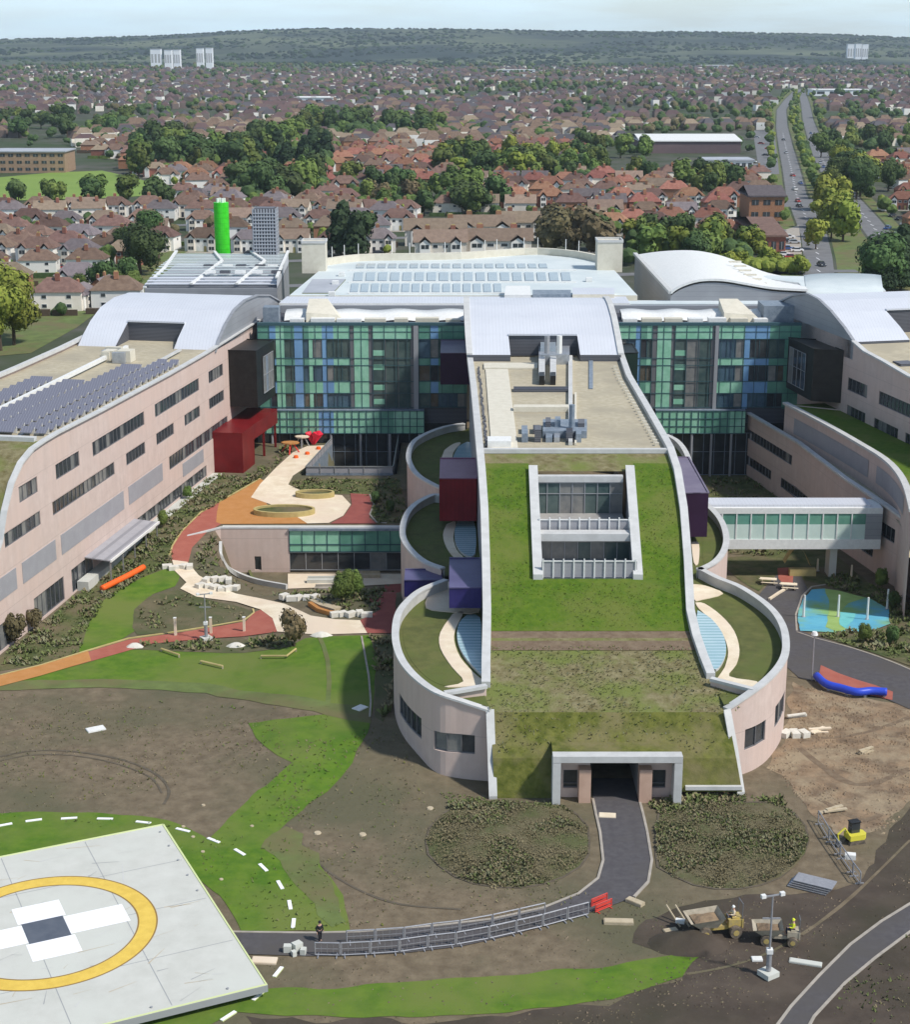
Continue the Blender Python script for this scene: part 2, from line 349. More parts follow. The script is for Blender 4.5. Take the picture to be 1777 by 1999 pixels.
def sheet(name, pts, off, m, kind='structure', jit=0., step=2.0, world=False, parent=None, zf=None, label=None, cat=None, dens=True):
    SHN[0] += 1; off += .0009 * (SHN[0] % 60)
    w2 = [p[:2] if world else (GP(*p)[:2] if zf is None else P(p[0], p[1], zf)[:2]) for p in pts]
    loop = []
    for i, a in enumerate(w2):
        b = w2[(i + 1) % len(w2)]; L = math.hypot(b[0] - a[0], b[1] - a[1]); k = max(1, int(L / step))
        for j in range(k):
            x = a[0] + (b[0] - a[0]) * j / k; y = a[1] + (b[1] - a[1]) * j / k
            if jit: q = noise.noise_vector(Vector((x * .35, y * .35, off * 50))); x += q.x * jit; y += q.y * jit
            loop.append((x, y))
    vs = [Vector(p) for p in loop]; n = len(vs); x0 = min(p[0] for p in loop); x1 = max(p[0] for p in loop); y0 = min(p[1] for p in loop); y1 = max(p[1] for p in loop)
    flat = zf is not None
    if not flat:
        g = 2.0 if (x1 - x0) * (y1 - y0) < 9000 else 6.0; x = x0 + .7
        while x < x1:
            y = y0 + .7
            while y < y1:
                if pip(x, y, loop): vs.append(Vector((x, y)))
                y += g
            x += g
    r = delaunay_2d_cdt(vs, [], [list(range(n))], 1, 1e-4)
    mb = MB(); mb.v = [(p.x, p.y, (zf if flat else h(p.x, p.y)) + off) for p in r[0]]; mb.f = [tuple(f) for f in r[2]]; mb.m = [0] * len(mb.f); mb.mats = [m]
    o = mb.build(name, parent)
    if kind: tag(o, label, cat, None, kind)
    elif label: tag(o, label, cat)
    return o
def copy_tree(o, parent=None):
    c = o.copy(); COL.objects.link(c)
    if parent: c.parent = parent
    for ch in list(o.children): copy_tree(ch, c)
    return c
# ================================================================== GROUND
def axis(lo, hi, d0, d1, grow, step=1.0):
    a = [d0]
    while a[-1] < d1: a.append(a[-1] + step)
    s = step; x = a[-1]
    while x < hi: s *= grow; x += s; a.append(min(x, hi))
    s = step; x = a[0]; left = []
    while x > lo: s *= grow; x -= s; left.append(max(x, lo))
    return left[::-1] + a
xs = axis(-3200, 3200, -80, 82, 1.25); ys = axis(10, 292, 92, 292, 1.3)
mb = MB(); mb.grid([[(x, y, h(x, y)) for x in xs] for y in ys], 'soil'); tag(mb.build('ground', smooth=True), kind='structure')
mb = MB(); mb.grid([[(x, y, 0) for x in (-4500, -1500, -300, 300, 1500, 4500)] for y in (292, 600, 1200, 2500, 5200)], 'town_floor'); tag(mb.build('town_ground'), kind='structure')
# ---- sheets laid on the ground
def trackline(pts, wd, m='soil_dark', nm='wheel_track'):
    q = smooth_line([GP(*p) for p in pts], 6); mb = MB(); mb.grid([[(a.x - n.x, a.y - n.y, .035), (a.x + n.x, a.y + n.y, .035)] for a, n in [(q[i], (lambda t: Vector((t.y, -t.x, 0)).normalized() * wd * (.7 + .5 * rnd.random()))(q[min(i + 1, len(q) - 1)] - q[max(i - 1, 0)])) for i in range(len(q))]], m); tag(mb.build(nm), kind='structure')
def smooth_line(pts, n=5):
    P_ = [Vector(p) for p in pts]; out = []
    for i in range(len(P_) - 1):
        p0, p1, p2, p3 = P_[max(i - 1, 0)], P_[i], P_[i + 1], P_[min(i + 2, len(P_) - 1)]
        for k in range(n):
            t = k / n; out.append(.5 * ((2 * p1) + (p2 - p0) * t + (2 * p0 - 5 * p1 + 4 * p2 - p3) * t * t + (3 * p1 - p0 - 3 * p2 + p3) * t ** 3))
    return out + [P_[-1]]
trackline([(0, 1477), (60, 1466), (130, 1466), (200, 1475), (260, 1490), (310, 1515), (330, 1545), (320, 1570)], .16); trackline([(0, 1485), (60, 1474), (130, 1474), (195, 1483), (250, 1498), (297, 1520), (316, 1548)], .1)
trackline([(560, 1610), (640, 1700), (760, 1760), (900, 1775)], .12); trackline([(780, 1420), (720, 1500), (640, 1570), (600, 1600)], .15, 'soil'); trackline([(1560, 1420), (1600, 1440), (1690, 1430), (1777, 1400)], .3, 'brownband'); trackline([(1560, 1460), (1640, 1520), (1700, 1530), (1777, 1500)], .4, 'brownband'); trackline([(1600, 1560), (1680, 1600), (1720, 1590)], .3, 'brownband')
trackline([(1200, 1905), (1350, 1900), (1500, 1860), (1640, 1770), (1777, 1640)], .14, 'soil'); trackline([(880, 1800), (1000, 1780), (1100, 1760), (1160, 1720)], .15, 'soil')
sheet('sandy_ground', [(1545, 1330), (1600, 1345), (1700, 1365), (1900, 1400), (1900, 1520), (1777, 1560), (1720, 1620), (1640, 1640), (1590, 1590), (1530, 1520), (1490, 1500), (1535, 1440)], .02, 'sandy', jit=.9, step=1)
sheet('dark_soil_and_shade', [(1900, 1560), (1777, 1575), (1730, 1640), (1690, 1700), (1640, 1740), (1540, 1750), (1450, 1745), (1330, 1770), (1255, 1800), (1240, 1840), (1330, 1870), (1330, 1900), (1180, 1960), (900, 1990), (600, 1995), (480, 1990), (480, 2150), (1900, 2150)], .015, 'darksoil', jit=1.0, step=1)  # bare dark soil; cloud-like shade along the right edge is painted into it
sheet('lawn', [(330, 1108), (350, 1122), (343, 1145), (300, 1160), (275, 1180), (263, 1205), (262, 1232), (232, 1252), (155, 1278), (170, 1225), (195, 1180), (215, 1160), (275, 1128)], .03, 'lawn', jit=.3)
sheet('lawn', [(70, 1318), (250, 1264), (420, 1258), (560, 1264), (600, 1246), (722, 1240), (735, 1290), (732, 1350), (726, 1398), (712, 1402), (640, 1388), (400, 1340), (200, 1330), (0, 1336)], .03, 'lawn', jit=.3)
sheet('worn_grass', [(0, 1330), (200, 1326), (400, 1334), (640, 1372), (720, 1380), (722, 1412), (640, 1398), (400, 1352), (200, 1342), (0, 1348)], .045, 'lawn_dull', jit=.5)
sheet('lawn', [(482, 1412), (560, 1404), (640, 1396), (722, 1396), (718, 1430), (690, 1490), (640, 1545), (560, 1605), (530, 1640), (620, 1680), (668, 1750), (684, 1815), (470, 1818), (430, 1750), (300, 1640), (-60, 1700), (-60, 1590), (120, 1585), (260, 1590), (330, 1602), (405, 1640), (470, 1575), (530, 1520), (572, 1488), (545, 1475), (500, 1440)], .03, 'lawn', jit=.45, step=1)
sheet('worn_grass', [(560, 1612), (620, 1668), (660, 1730), (676, 1800), (640, 1812), (600, 1740), (545, 1690), (505, 1650)], .045, 'lawn_dull', jit=1.0, step=1)
sheet('lawn', [(455, 1932), (620, 1930), (800, 1915), (1000, 1902), (1200, 1884), (1340, 1860), (1372, 1868), (1330, 1905), (1200, 1950), (1000, 1975), (800, 1986), (560, 1984), (470, 1975), (330, 2030), (200, 2050), (200, 2000)], .03, 'lawn', jit=.35, step=1)
sheet('planted_soil', [(262, 1190), (290, 1165), (345, 1152), (400, 1170), (470, 1185), (497, 1196), (480, 1212), (430, 1221), (350, 1232), (270, 1240), (258, 1225)], .04, 'bedsoil', jit=.3)
sheet('planted_soil', [(415, 928), (500, 938), (470, 955), (425, 985), (385, 1010), (350, 1045), (336, 1070), (334, 1105), (270, 1130), (200, 1180), (165, 1240), (155, 1280), (60, 1300), (-60, 1320), (-60, 1300), (0, 1282), (140, 1172), (262, 1066)], .02, 'olive', jit=.4)
sheet('planted_soil', [(262, 1258), (420, 1250), (560, 1240), (575, 1262), (480, 1275), (330, 1272), (250, 1268)], .05, 'bedsoil', jit=.3)
sheet('planted_soil', [(500, 950), (590, 935), (780, 935), (800, 1020), (735, 1024), (722, 1000), (724, 975), (700, 966), (640, 964), (580, 958), (560, 945)], .02, 'olive', jit=.2)
sheet('planted_soil', [(725, 1240), (790, 1240), (775, 1290), (770, 1370), (745, 1410), (732, 1400), (735, 1290)], .02, 'bedsoil', jit=.3)
# the garden between the left and the middle wing
sheet('path', [(0, 1322), (80, 1302), (170, 1274), (250, 1250), (350, 1236), (430, 1223), (480, 1214), (497, 1196), (509, 1191), (532, 1208), (541, 1234), (410, 1247), (300, 1257), (170, 1294), (80, 1319), (0, 1340), (-40, 1350), (-40, 1332)], .07, 'redpath', step=3)
sheet('path', [(-40, 1330), (0, 1320), (80, 1300), (172, 1272), (178, 1291), (80, 1320), (0, 1341), (-40, 1352)], .085, 'orangepath', step=3)
sheet('path', [(350, 1098), (336, 1096), (330, 1090), (337, 1068), (355, 1040), (392, 1003), (435, 978), (442, 1018), (402, 1042), (375, 1070), (368, 1098)], .07, 'redpath', step=3)
sheet('path', [(428, 982), (480, 953), (508, 936), (545, 950), (520, 985), (560, 1000), (605, 1012), (600, 1023), (432, 1024), (422, 1020), (424, 1000)], .07, 'orangepath', step=3)
sheet('path', [(490, 972), (508, 946), (540, 913), (572, 884), (600, 872), (640, 870), (655, 862), (632, 885), (605, 908), (572, 930), (563, 947), (590, 960), (640, 966), (668, 968), (685, 986), (670, 1008), (642, 1022), (600, 1023), (572, 1005), (540, 990)], .085, 'cream', step=3)
sheet('path', [(684, 964), (720, 966), (727, 984), (721, 1012), (736, 1023), (645, 1023), (672, 1008), (687, 986)], .075, 'maroonpath', step=3)
sheet('path', [(336, 1094), (366, 1098), (388, 1124), (420, 1143), (461, 1160), (512, 1170), (556, 1180), (607, 1203), (654, 1210), (703, 1212), (717, 1237), (620, 1240), (541, 1234), (532, 1208), (509, 1191), (461, 1176), (384, 1166), (352, 1150), (364, 1138), (342, 1116)], .08, 'cream', step=3)
sheet('path', [(703, 1212), (717, 1237), (775, 1237), (772, 1180), (785, 1130), (775, 1100), (758, 1102), (752, 1140), (740, 1165), (715, 1170), (745, 1190)], .07, 'maroonpath', step=3)
sheet('patio', [(562, 1121), (790, 1121), (790, 1140), (700, 1145), (562, 1150)], .08, 'cream', step=3)
# asphalt path to the tunnel
PL = [(1158, 1560), (1164, 1590), (1172, 1625), (1178, 1680), (1168, 1715), (1130, 1745), (1060, 1773), (960, 1795), (850, 1808), (700, 1820), (600, 1822), (440, 1820)]
PR = [(1248, 1560), (1256, 1590), (1264, 1625), (1273, 1680), (1266, 1722), (1238, 1752), (1195, 1768), (1120, 1792), (1000, 1826), (900, 1848), (800, 1860), (700, 1866), (600, 1867), (440, 1862)]
sheet('asphalt_path', [(1158, 1520)] + PL + PR[::-1] + [(1248, 1520)], .05, 'asphalt', step=2)
def kerbline(pts, nm='kerb', m='kerb', wd=.22, ht=.12, lab=None):
    q = [Vector(GP(*p)) for p in pts]; sm_ = []
    for a, b in zip(q, q[1:]):
        k = max(1, int((b - a).length / 1.5))
        for j in range(k): c = a.lerp(b, j / k); c.z = h(c.x, c.y) - .02; sm_.append(c)
    sm_.append(q[-1]); mb = MB(); coping(mb, sm_, wd, ht + .02, m); o = mb.build(nm); tag(o, kind='structure'); return o
kerbline(PL); kerbline(PR[:6])
kerbline([(622, 1240), (632, 1262), (640, 1290), (643, 1330), (640, 1380)], m='lawn_dull', wd=.5, ht=.05)
kerbline([(706, 1243), (712, 1275), (720, 1320), (724, 1370), (722, 1400)], wd=.2)
kerbline([(0, 1319), (80, 1299), (170, 1271), (250, 1247), (350, 1233), (430, 1220), (476, 1212), (496, 1197), (494, 1190)], m='tan')
kerbline([(334, 1095), (330, 1088), (337, 1066), (355, 1038), (392, 1001), (435, 976), (480, 951), (508, 935)], m='tan')
kerbline([(722, 966), (730, 985), (722, 1005), (735, 1020), (755, 1022)], m='kerb')
# road at the bottom right, with a raised bank beyond it
RA = [(1490, 2040), (1545, 1965), (1600, 1905), (1660, 1845), (1720, 1800), (1777, 1765), (1850, 1730)]
RB = [(1560, 2040), (1590, 1985), (1650, 1920), (1710, 1870), (1777, 1820), (1850, 1780)]
sheet('road', RA + RB[::-1], .05, 'asphalt', step=2); kerbline(RA); kerbline(RB)
sheet('verge', RB + [(1900, 1780), (1900, 2150), (1560, 2150)], .04, 'darksoil', jit=.3)
# right-hand court
sheet('asphalt_path', [(1478, 1165), (1520, 1120), (1560, 1118), (1575, 1150), (1558, 1190), (1556, 1228), (1585, 1240), (1650, 1262), (1777, 1310), (1850, 1340), (1850, 1400), (1777, 1385), (1700, 1352), (1640, 1340), (1560, 1325), (1535, 1300), (1538, 1240)], .05, 'asphalt', jit=.3)
sheet('planted_soil', [(1592, 1240), (1660, 1232), (1777, 1225), (1850, 1225), (1850, 1330), (1777, 1302), (1650, 1258)], .05, 'olive', jit=.3)
sheet('planted_soil', [(1400, 1090), (1520, 1080), (1620, 1075), (1850, 1230), (1850, 1260), (1740, 1225), (1720, 1180), (1600, 1140), (1520, 1118), (1480, 1155), (1440, 1130)], .02, 'olive', jit=.3)
sheet('planted_soil', [(1330, 900), (1450, 915), (1640, 1080), (1500, 1085), (1380, 1080)], .02, 'olive', jit=.3)
sheet('play_surface', [(1562, 1232), (1558, 1200), (1568, 1170), (1585, 1152), (1610, 1150), (1700, 1170), (1735, 1190), (1738, 1218), (1700, 1232), (1640, 1236)], .08, 'playblue', jit=.2)
sheet('play_surface', [(1612, 1150), (1640, 1155), (1690, 1168), (1655, 1180), (1640, 1200), (1650, 1230), (1632, 1234), (1612, 1225), (1620, 1190)], .095, 'playlime', jit=.4)
sheet('play_surface', [(1640, 1196), (1672, 1198), (1664, 1214), (1650, 1228), (1640, 1220)], .11, 'playteal', jit=.2)
sheet('path', [(1518, 1110), (1550, 1108), (1548, 1140), (1530, 1142), (1520, 1130)], .06, 'redpath'); sheet('path', [(1605, 1300), (1640, 1315), (1745, 1352), (1740, 1368), (1640, 1345), (1600, 1325)], .07, 'redpath', jit=.3)
kerbline([(1556, 1232), (1554, 1200), (1566, 1165), (1585, 1146), (1612, 1142)]); kerbline([(1556, 1234), (1590, 1246), (1650, 1262), (1777, 1308), (1850, 1335)])

# ================================================================== LEFT WING
LA, LB = (-81.0, 0.0), (-63.5, 100.0)
LD = Vector((.175, 1, 0)).normalized(); LN = Vector((-LD.y, LD.x, 0))      # inward normal (towards -x)
def lmp(u, z, d):                                                        # u = distance along the wall line from y = 0
    return (-81 + LD.x * u + LN.x * d, LD.y * u + LN.y * d, z)
def lu(px, py): p = V(px, py, LA, LB); return p[1] / LD.y, p[2]
def kind_wing(label): return thing('hospital_wing', label, 'building', (0, 0, 0))
lw = thing('hospital_wing', 'long pale pink hospital wing on the left with blue solar panels on its roof', 'building', (-50, 200, 0))
prof = [lu(-60, 1250), lu(-25, 1130), lu(0, 1058), lu(8, 1000), lu(22, 945), lu(40, 905), lu(62, 878), lu(85, 862)]
prof = [(u, z) for u, z in prof]; prof[0] = (prof[0][0], 1.0)
prof += [(lu(110, 850)[0], 20.9), (lu(200, 805)[0], 20.6), (lu(330, 745)[0], 20.3), (lu(400, 705)[0], 20.3), (lu(505, 632)[0], 20.8)]
uu = [p[0] for p in prof]; zz = [p[1] for p in prof]
print('LEFT profile', [(round(a, 1), round(b, 1)) for a, b in prof])
ltop = lambda u: float(np.interp(u, uu, zz)); lbot = lambda u: -.3
rows = [((407, 435), (302, 388), (180, 281), (108, 154), (36, 72)), ((408, 437), (360, 390), (305, 339), (246, 283), (102, 223), (8, 78)),
        ((330, 444),), ((267, 403), (206, 244), (139, 181), (66, 124), (-10, 20))]
zr = [(15.4, 17.3), (11.4, 13.1), (6.6, 8.6), (1.6, 3.3)]
pyr = [lambda x: 986 - .62 * x * 1.02, lambda x: 1050 - .665 * x, lambda x: 1110 - .67 * x, lambda x: 1218 - .77 * x]
def u_at(px, z):                                                          # wall coordinate seen at pixel column px on level z
    lo, hi = 120., 330.
    for _ in range(40):
        mdl = (lo + hi) / 2; p = lmp(mdl, z, 0); dep = p[1] * math.cos(TH) + (H - z) * math.sin(TH); q = CX + F * p[0] / dep
        if q < px: lo = mdl
        else: hi = mdl
    return lo
holes = []
for ri, r in enumerate(rows):
    for a, b in r:
        zb, zt = zr[ri]; u0, u1 = u_at(a, zt), u_at(b, zt)
        if ri == 3 and a < 200: zb = .3
        while min(ltop(u0), ltop(u1)) < zt + .6 and u0 < u1: u0 += .3
        if u1 - u0 > .8: holes.append((u0, u1, zb, zt))
panels = [(250, 316), (118, 240), (42, 107), (-30, 30)]
facade(lw, 'wall', lmp, uu, ltop, lbot, holes, 'pink')
for hh in holes: window(lw, lmp, hh[0], hh[1], hh[2], hh[3], pw=1.25)
for a, b in panels:
    u0, u1 = u_at(a, 8.6), u_at(b, 8.6); mb = MB(); mpbox(mb, lmp, u0, u1, 6.0, 8.5, -.06, .1, 'louvrepanel'); mb.build('louvre_panel', lw)
u0, u1 = u_at(358, 3.2), u_at(398, 3.2)
mb = MB(); mpbox(mb, lmp, u0, u1, 4.2, 6.2, -.05, .1, 'louvrepanel'); mb.build('louvre_panel', lw)
# base kerb ledge along the foot
mb = MB(); mpbox(mb, lmp, u_at(150, 1.2), u_at(415, 1.2), -.2, 1.35, -1.5, -.02, 'concrete'); mb.build('plinth', lw)
# roof over the wall profile
W = 23.0
mb = MB(); i0 = 7
mb.grid([[lmp(u, z + .0, .35), lmp(u, z, W)] for u, z in zip(uu[:i0 + 1], zz[:i0 + 1])], 'meadow'); mb.build('green_roof', lw)
mb = MB(); mb.grid([[lmp(u, z - .45, .35), lmp(u, z - .45, W)] for u, z in zip(uu[i0:], zz[i0:])], 'gravel')
mb.grid([[lmp(uu[i0], zz[i0] - .45, .35), lmp(uu[i0], zz[i0] - .45, W)], [lmp(uu[i0], zz[i0] + .02, .35), lmp(uu[i0], zz[i0] + .02, W)]], 'coping'); mb.build('roof_deck', lw)
mb = MB(); mb.grid([[lmp(u, -.3, W), lmp(u, z, W)] for u, z in zip(uu, zz)], 'pink'); mb.grid([[lmp(uu[-1], -.3, 0), lmp(uu[-1], zz[-1], 0)], [lmp(uu[-1], -.3, W), lmp(uu[-1], zz[-1], W)]], 'pink'); mb.build('far_wall', lw)
mb = MB(); coping(mb, [lmp(u, z, .0) for u, z in zip(uu, zz)], .75, .22, 'coping'); mb.build('coping', lw)
mb = MB(); coping(mb, [lmp(u, z, W) for u, z in zip(uu, zz)], .7, .5, 'coping'); mb.build('coping', lw)
mb = MB(); coping(mb, [lmp(uu[i0], zz[i0] - .4, 1), lmp(uu[i0], zz[i0] - .4, W - 1)], .8, .9, 'coping'); mb.build('deck_upstand', lw)
ub0, ub1 = uu[i0] + 3, u_at(378, 20.3)
for d0, nm in ((4.6, 'roof_track'), (13.2, 'roof_track')):
    mb = MB(); mpbox(mb, lmp, ub0, ub1 + 8, 20.2, 20.75 if d0 > 10 else 20.45, d0, d0 + .5, 'whitepaint' if d0 > 10 else 'coping'); mb.build(nm, lw)
def panel(mb, u, d, du, dd, z): # tilted solar module
    mb.hexa([lmp(u, z, d), lmp(u + du, z + .55, d), lmp(u + du, z + .55, d + dd), lmp(u, z, d + dd), lmp(u, z + .07, d), lmp(u + du, z + .62, d), lmp(u + du, z + .62, d + dd), lmp(u, z + .07, d + dd)], 'solar')
    mb.hexa([lmp(u + du - .1, z - .3, d), lmp(u + du, z - .3, d), lmp(u + du, z - .3, d + dd), lmp(u + du - .1, z - .3, d + dd), lmp(u + du - .1, z + .5, d), lmp(u + du, z + .5, d), lmp(u + du, z + .5, d + dd), lmp(u + du - .1, z + .5, d + dd)], 'whitepaint')
nb = 0
for d, dd, n, uoff in ((1.5, 1.3, 22, 0), (3.3, 1.5, 22, 0), (5.6, 3.1, 20, 0), (9.2, 3.2, 14, 2), (14.5, 3.2, 15, 0)):
    for k in range(n):
        u = ub0 + 1 + uoff + k * (ub1 - ub0 - 2 - uoff) / 22; mb = MB(); panel(mb, u, d, 1.1, dd, float(np.interp(u, uu, zz)) - .12); mb.build('solar_panel', lw); nb += 1
ug = u_at(362, 20.3)
mb = MB(); mpbox(mb, lmp, ub0 + .5, ub0 + 4.5, 19.9, 21.1, 9.5, 12.8, 'bluegrey'); mb.build('roof_cabinet', lw)
for k in range(9):
    mb = MB(); a = ug + 1.5 + rnd.random() * 5; d = 9 + rnd.random() * 4; mpbox(mb, lmp, a, a + .8 + rnd.random() * 1.5, 19.9, 20.7 + rnd.random() * 1.1, d, d + .8 + rnd.random() * 2, rnd.choice(['ductwork', 'cream_unit', 'bluegrey'])); mb.build('roof_unit', lw)
# vault over the far end
def vault(parent, R_, L_, cut0, cut1, kcut, zdeck, sidem='zincside', name='vaulted_roof', topm='zinc', th=.35):
    """R_, L_: matching points along the arch on either side. Strips between, the middle strip starts at station kcut."""
    def lp(a, b, t): return tuple(a[i] + (b[i] - a[i]) * t for i in range(3))
    mb = MB()
    for t0, t1, k0 in ((0, cut0, 0), (cut0, cut1, kcut), (cut1, 1, 0)):
        mb.grid([[lp(r, l, t0), lp(r, l, t1)] for r, l in zip(R_[k0:], L_[k0:])], topm)
    o = mb.build(name, parent)
    mb = MB()
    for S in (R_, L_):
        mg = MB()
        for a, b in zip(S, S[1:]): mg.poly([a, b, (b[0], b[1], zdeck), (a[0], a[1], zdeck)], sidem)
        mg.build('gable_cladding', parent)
    a, b = lp(R_[0], L_[0], 0), lp(R_[0], L_[0], 1)
    for t0, t1 in ((0, cut0), (cut1, 1)):
        a, b = lp(R_[0], L_[0], t0), lp(R_[0], L_[0], t1); mb.poly([a, b, (b[0], b[1], zdeck), (a[0], a[1], zdeck)], 'louvre')
    mb.build('eaves_louvre', parent)
    mb = MB(); a, b = lp(R_[kcut], L_[kcut], cut0), lp(R_[kcut], L_[kcut], cut1); mb.poly([a, b, (b[0], b[1], zdeck), (a[0], a[1], zdeck)], 'louvre')
    for t in (cut0, cut1):
        for j in range(kcut):
            a, b = lp(R_[j], L_[j], t), lp(R_[j + 1], L_[j + 1], t); mb.poly([a, b, (b[0], b[1], zdeck), (a[0], a[1], zdeck)], 'louvre')
    mb.build('louvre_recess', parent)
    mb = MB(); a, b = lp(R_[kcut], L_[kcut], cut0), lp(R_[kcut], L_[kcut], cut1); coping(mb, [a, b], .5, .25, 'zinc'); mb.build('recess_lintel', parent)
    return o
arc = [V(px, py, LA, LB) for px, py in ((419, 690), (428, 664), (441, 634), (457, 607), (478, 588), (502, 578), (525, 578), (541, 587))]
arc += [(arc[-1][0] + LD.x * 4, arc[-1][1] + LD.y * 4, arc[-1][2] - 1.4), (arc[-1][0] + LD.x * 9, arc[-1][1] + LD.y * 9, arc[-1][2] - 4.5), (arc[-1][0] + LD.x * 13, arc[-1][1] + LD.y * 13, 19.0)]
print('LEFT arc', [tuple(round(c, 1) for c in a) for a in arc])
arcl = [tuple(Vector(a) + LN * (W - .5)) for a in arc]
vault(lw, arc, arcl, .3, .72, 2, 19.9)
mb = MB(); coping(mb, arc, .5, .25, 'zincside'); mb.build('vault_edge', lw)
# black pod and red pod on the wing
def opod(nm, label, cat, foot, z0, z1, m, mtop=None, win=None):
    t = thing(nm, label, cat, (foot[0][0], foot[0][1], z0)); mb = MB(); mb.prism(foot, z0, z1, m, mtop); mb.build('cladding', t)
    mb = MB(); coping(mb, [(x, y, z1) for x, y in foot + [foot[0]]], .22, .12, m); mb.build('roof_edge', t)
    return t
bp = opod('projecting_pod', 'black box pod with glazed end high on the pink left wing', 'pod', [(-36.4, 257), (-31.5, 256.3), (-29.7, 266.2), (-34.6, 267)], 9.7, 18.8, 'black')
A_, B_ = Vector((-31.5, 256.3, 0)), Vector((-29.7, 266.2, 0)); dr = (B_ - A_).normalized(); nn = Vector((-dr.y, dr.x, 0))
def bmp(u, z, d): p = A_ + dr * u + nn * (d - .28); return (p.x, p.y, z)
window(bp, bmp, 3.2, 8.8, 11.3, 17.3, pw=1.4, gl='bluegrey', blind=.5, bar=14.2, fr='greyframe')
rpod = thing('projecting_pod', 'bright red metal pod and canopy at the foot of the left wing', 'pod', (-35, 248, 1))
MB().prism([(-37.8, 248), (-33, 247.4), (-31.9, 253.4), (-36.8, 254.2)], .8, 7.6, 'redpod').build('cladding', rpod)
MB().prism([(-36.8, 254.25), (-31.9, 253.45), (-29.4, 265), (-34.4, 266)], 5.2, 7.58, 'redpod').build('canopy', rpod)
for x, y in ((-29.8, 264.5), (-31.0, 258.5)): MB().box((x, y, 3), (.35, .35, 4.4), 'redpod').build('post', rpod)
# entrance canopy at the foot of the left wing
cn = thing('entrance_canopy', 'glass and steel lean-to canopy over the door of the left wing', 'canopy', (P(200, 1130)[0], P(200, 1130)[1], 0))
ca, cb = u_at(165, 3.4), u_at(262, 3.4)
mb = MB(); mb.hexa([lmp(ca, 3.2, -3.4), lmp(cb, 3.2, -3.4), lmp(cb, 3.5, -.02), lmp(ca, 3.5, -.02), lmp(ca, 3.35, -3.4), lmp(cb, 3.35, -3.4), lmp(cb, 3.65, -.02), lmp(ca, 3.65, -.02)], 'louvrepanel'); mb.build('roof', cn)
mb = MB(); mpbox(mb, lmp, ca - .1, cb + .1, 3.15, 3.45, -3.6, -3.4, 'whitepaint'); mb.build('gutter', cn)
for k in range(5):
    mb = MB(); u = ca + .3 + (cb - ca - .6) * k / 4; mpbox(mb, lmp, u - .08, u + .08, 0, 3.2, -3.35, -3.2, 'steel'); mb.build('post', cn)
# ================================================================== MIDDLE WING
cw = thing('hospital_wing', 'middle hospital wing with planted sloping roof and round terraces, running down to a tunnel', 'building', (5, 200, 0))
ZT = [(697, 20), (882, 20), (900, 19.6), (925, 18.9), (1040, 15.2), (1130, 12.2), (1240, 9.0), (1390, 6.8), (1430, 5.2), (1480, 3.4), (1560, -.1)]
zt = lambda py: float(np.interp(py, [a for a, b in ZT], [b for a, b in ZT]))
LE = [(697, 917), (760, 925), (830, 932), (882, 937), (925, 941), (1000, 946), (1100, 949), (1200, 951), (1300, 949), (1342, 949)]
RE = [(697, 1213), (740, 1228), (800, 1263), (860, 1297), (882, 1309), (925, 1323), (1000, 1335), (1100, 1343), (1200, 1348), (1250, 1360), (1290, 1374), (1325, 1388)]
le = lambda py: float(np.interp(py, [a for a, b in LE], [b for a, b in LE])); re_ = lambda py: float(np.interp(py, [a for a, b in RE], [b for a, b in RE]))
def CP(px, py, dz=0): return P(px, py, zt(py) + dz) if dz == 0 else tuple(Vector(P(px, py, zt(py))) + Vector((0, 0, dz)))
def strip(mb, pys, fa, fb, m, dz=0, nx=6):
    mb.grid([[tuple(Vector(CP(fa(y), y)).lerp(Vector(CP(fb(y), y)), k / nx) + Vector((0, 0, dz))) for k in range(nx + 1)] for y in pys], m)
mb = MB(); strip(mb, [697, 760, 820, 882], le, re_, 'gravel'); mb.build('roof_deck', cw)
# white and brown bits of the flat roof
def deckbox(px0, py0, px1, py1, z0, z1, m, name='roof_unit', z=20.0):
    a, b, c, d = P(px0, py1, z), P(px1, py1, z), P(px1, py0, z), P(px0, py0, z)
    t0, t1 = (min(a[1], b[1]), max(c[1], d[1])); mb = MB()
    mb.hexa([(a[0], a[1], z0), (b[0], b[1], z0), (c[0], c[1], z0), (d[0], d[1], z0), (a[0], a[1], z1), (b[0], b[1], z1), (c[0], c[1], z1), (d[0], d[1], z1)], m)
    return mb.build(name, cw)
mb = MB(); mb.hexa([P(960, 880, 20.02), P(1012, 880, 20.02), P(992, 722, 20.02), P(948, 722, 20.02), *[tuple(Vector(P(x, y, 20.02)) + Vector((0, 0, .14))) for x, y in ((960, 880), (1012, 880), (992, 722), (948, 722))]], 'cream_unit'); mb.build('roof_walkway', cw)
deckbox(945, 712, 1050, 722, 20.02, 20.3, 'cream_unit', 'duct'); deckbox(1003, 800, 1110, 805, 20.02, 20.7, 'cream_unit', 'duct'); deckbox(1110, 700, 1118, 870, 20.02, 20.5, 'coping', 'cable_tray')
deckbox(1150, 705, 1158, 760, 20.02, 20.15, 'bluegrey', 'cable_tray'); deckbox(1003, 760, 1115, 766, 20.02, 20.4, 'louvre', 'duct'); deckbox(1122, 770, 1126, 870, 20.02, 20.3, 'cream_unit', 'cable_tray')
deckbox(1060, 832, 1146, 856, 20.02, 20.9, 'bluegrey', 'air_handler'); deckbox(952, 866, 998, 876, 20.1, 20.9, 'whitepaint', 'roof_unit')
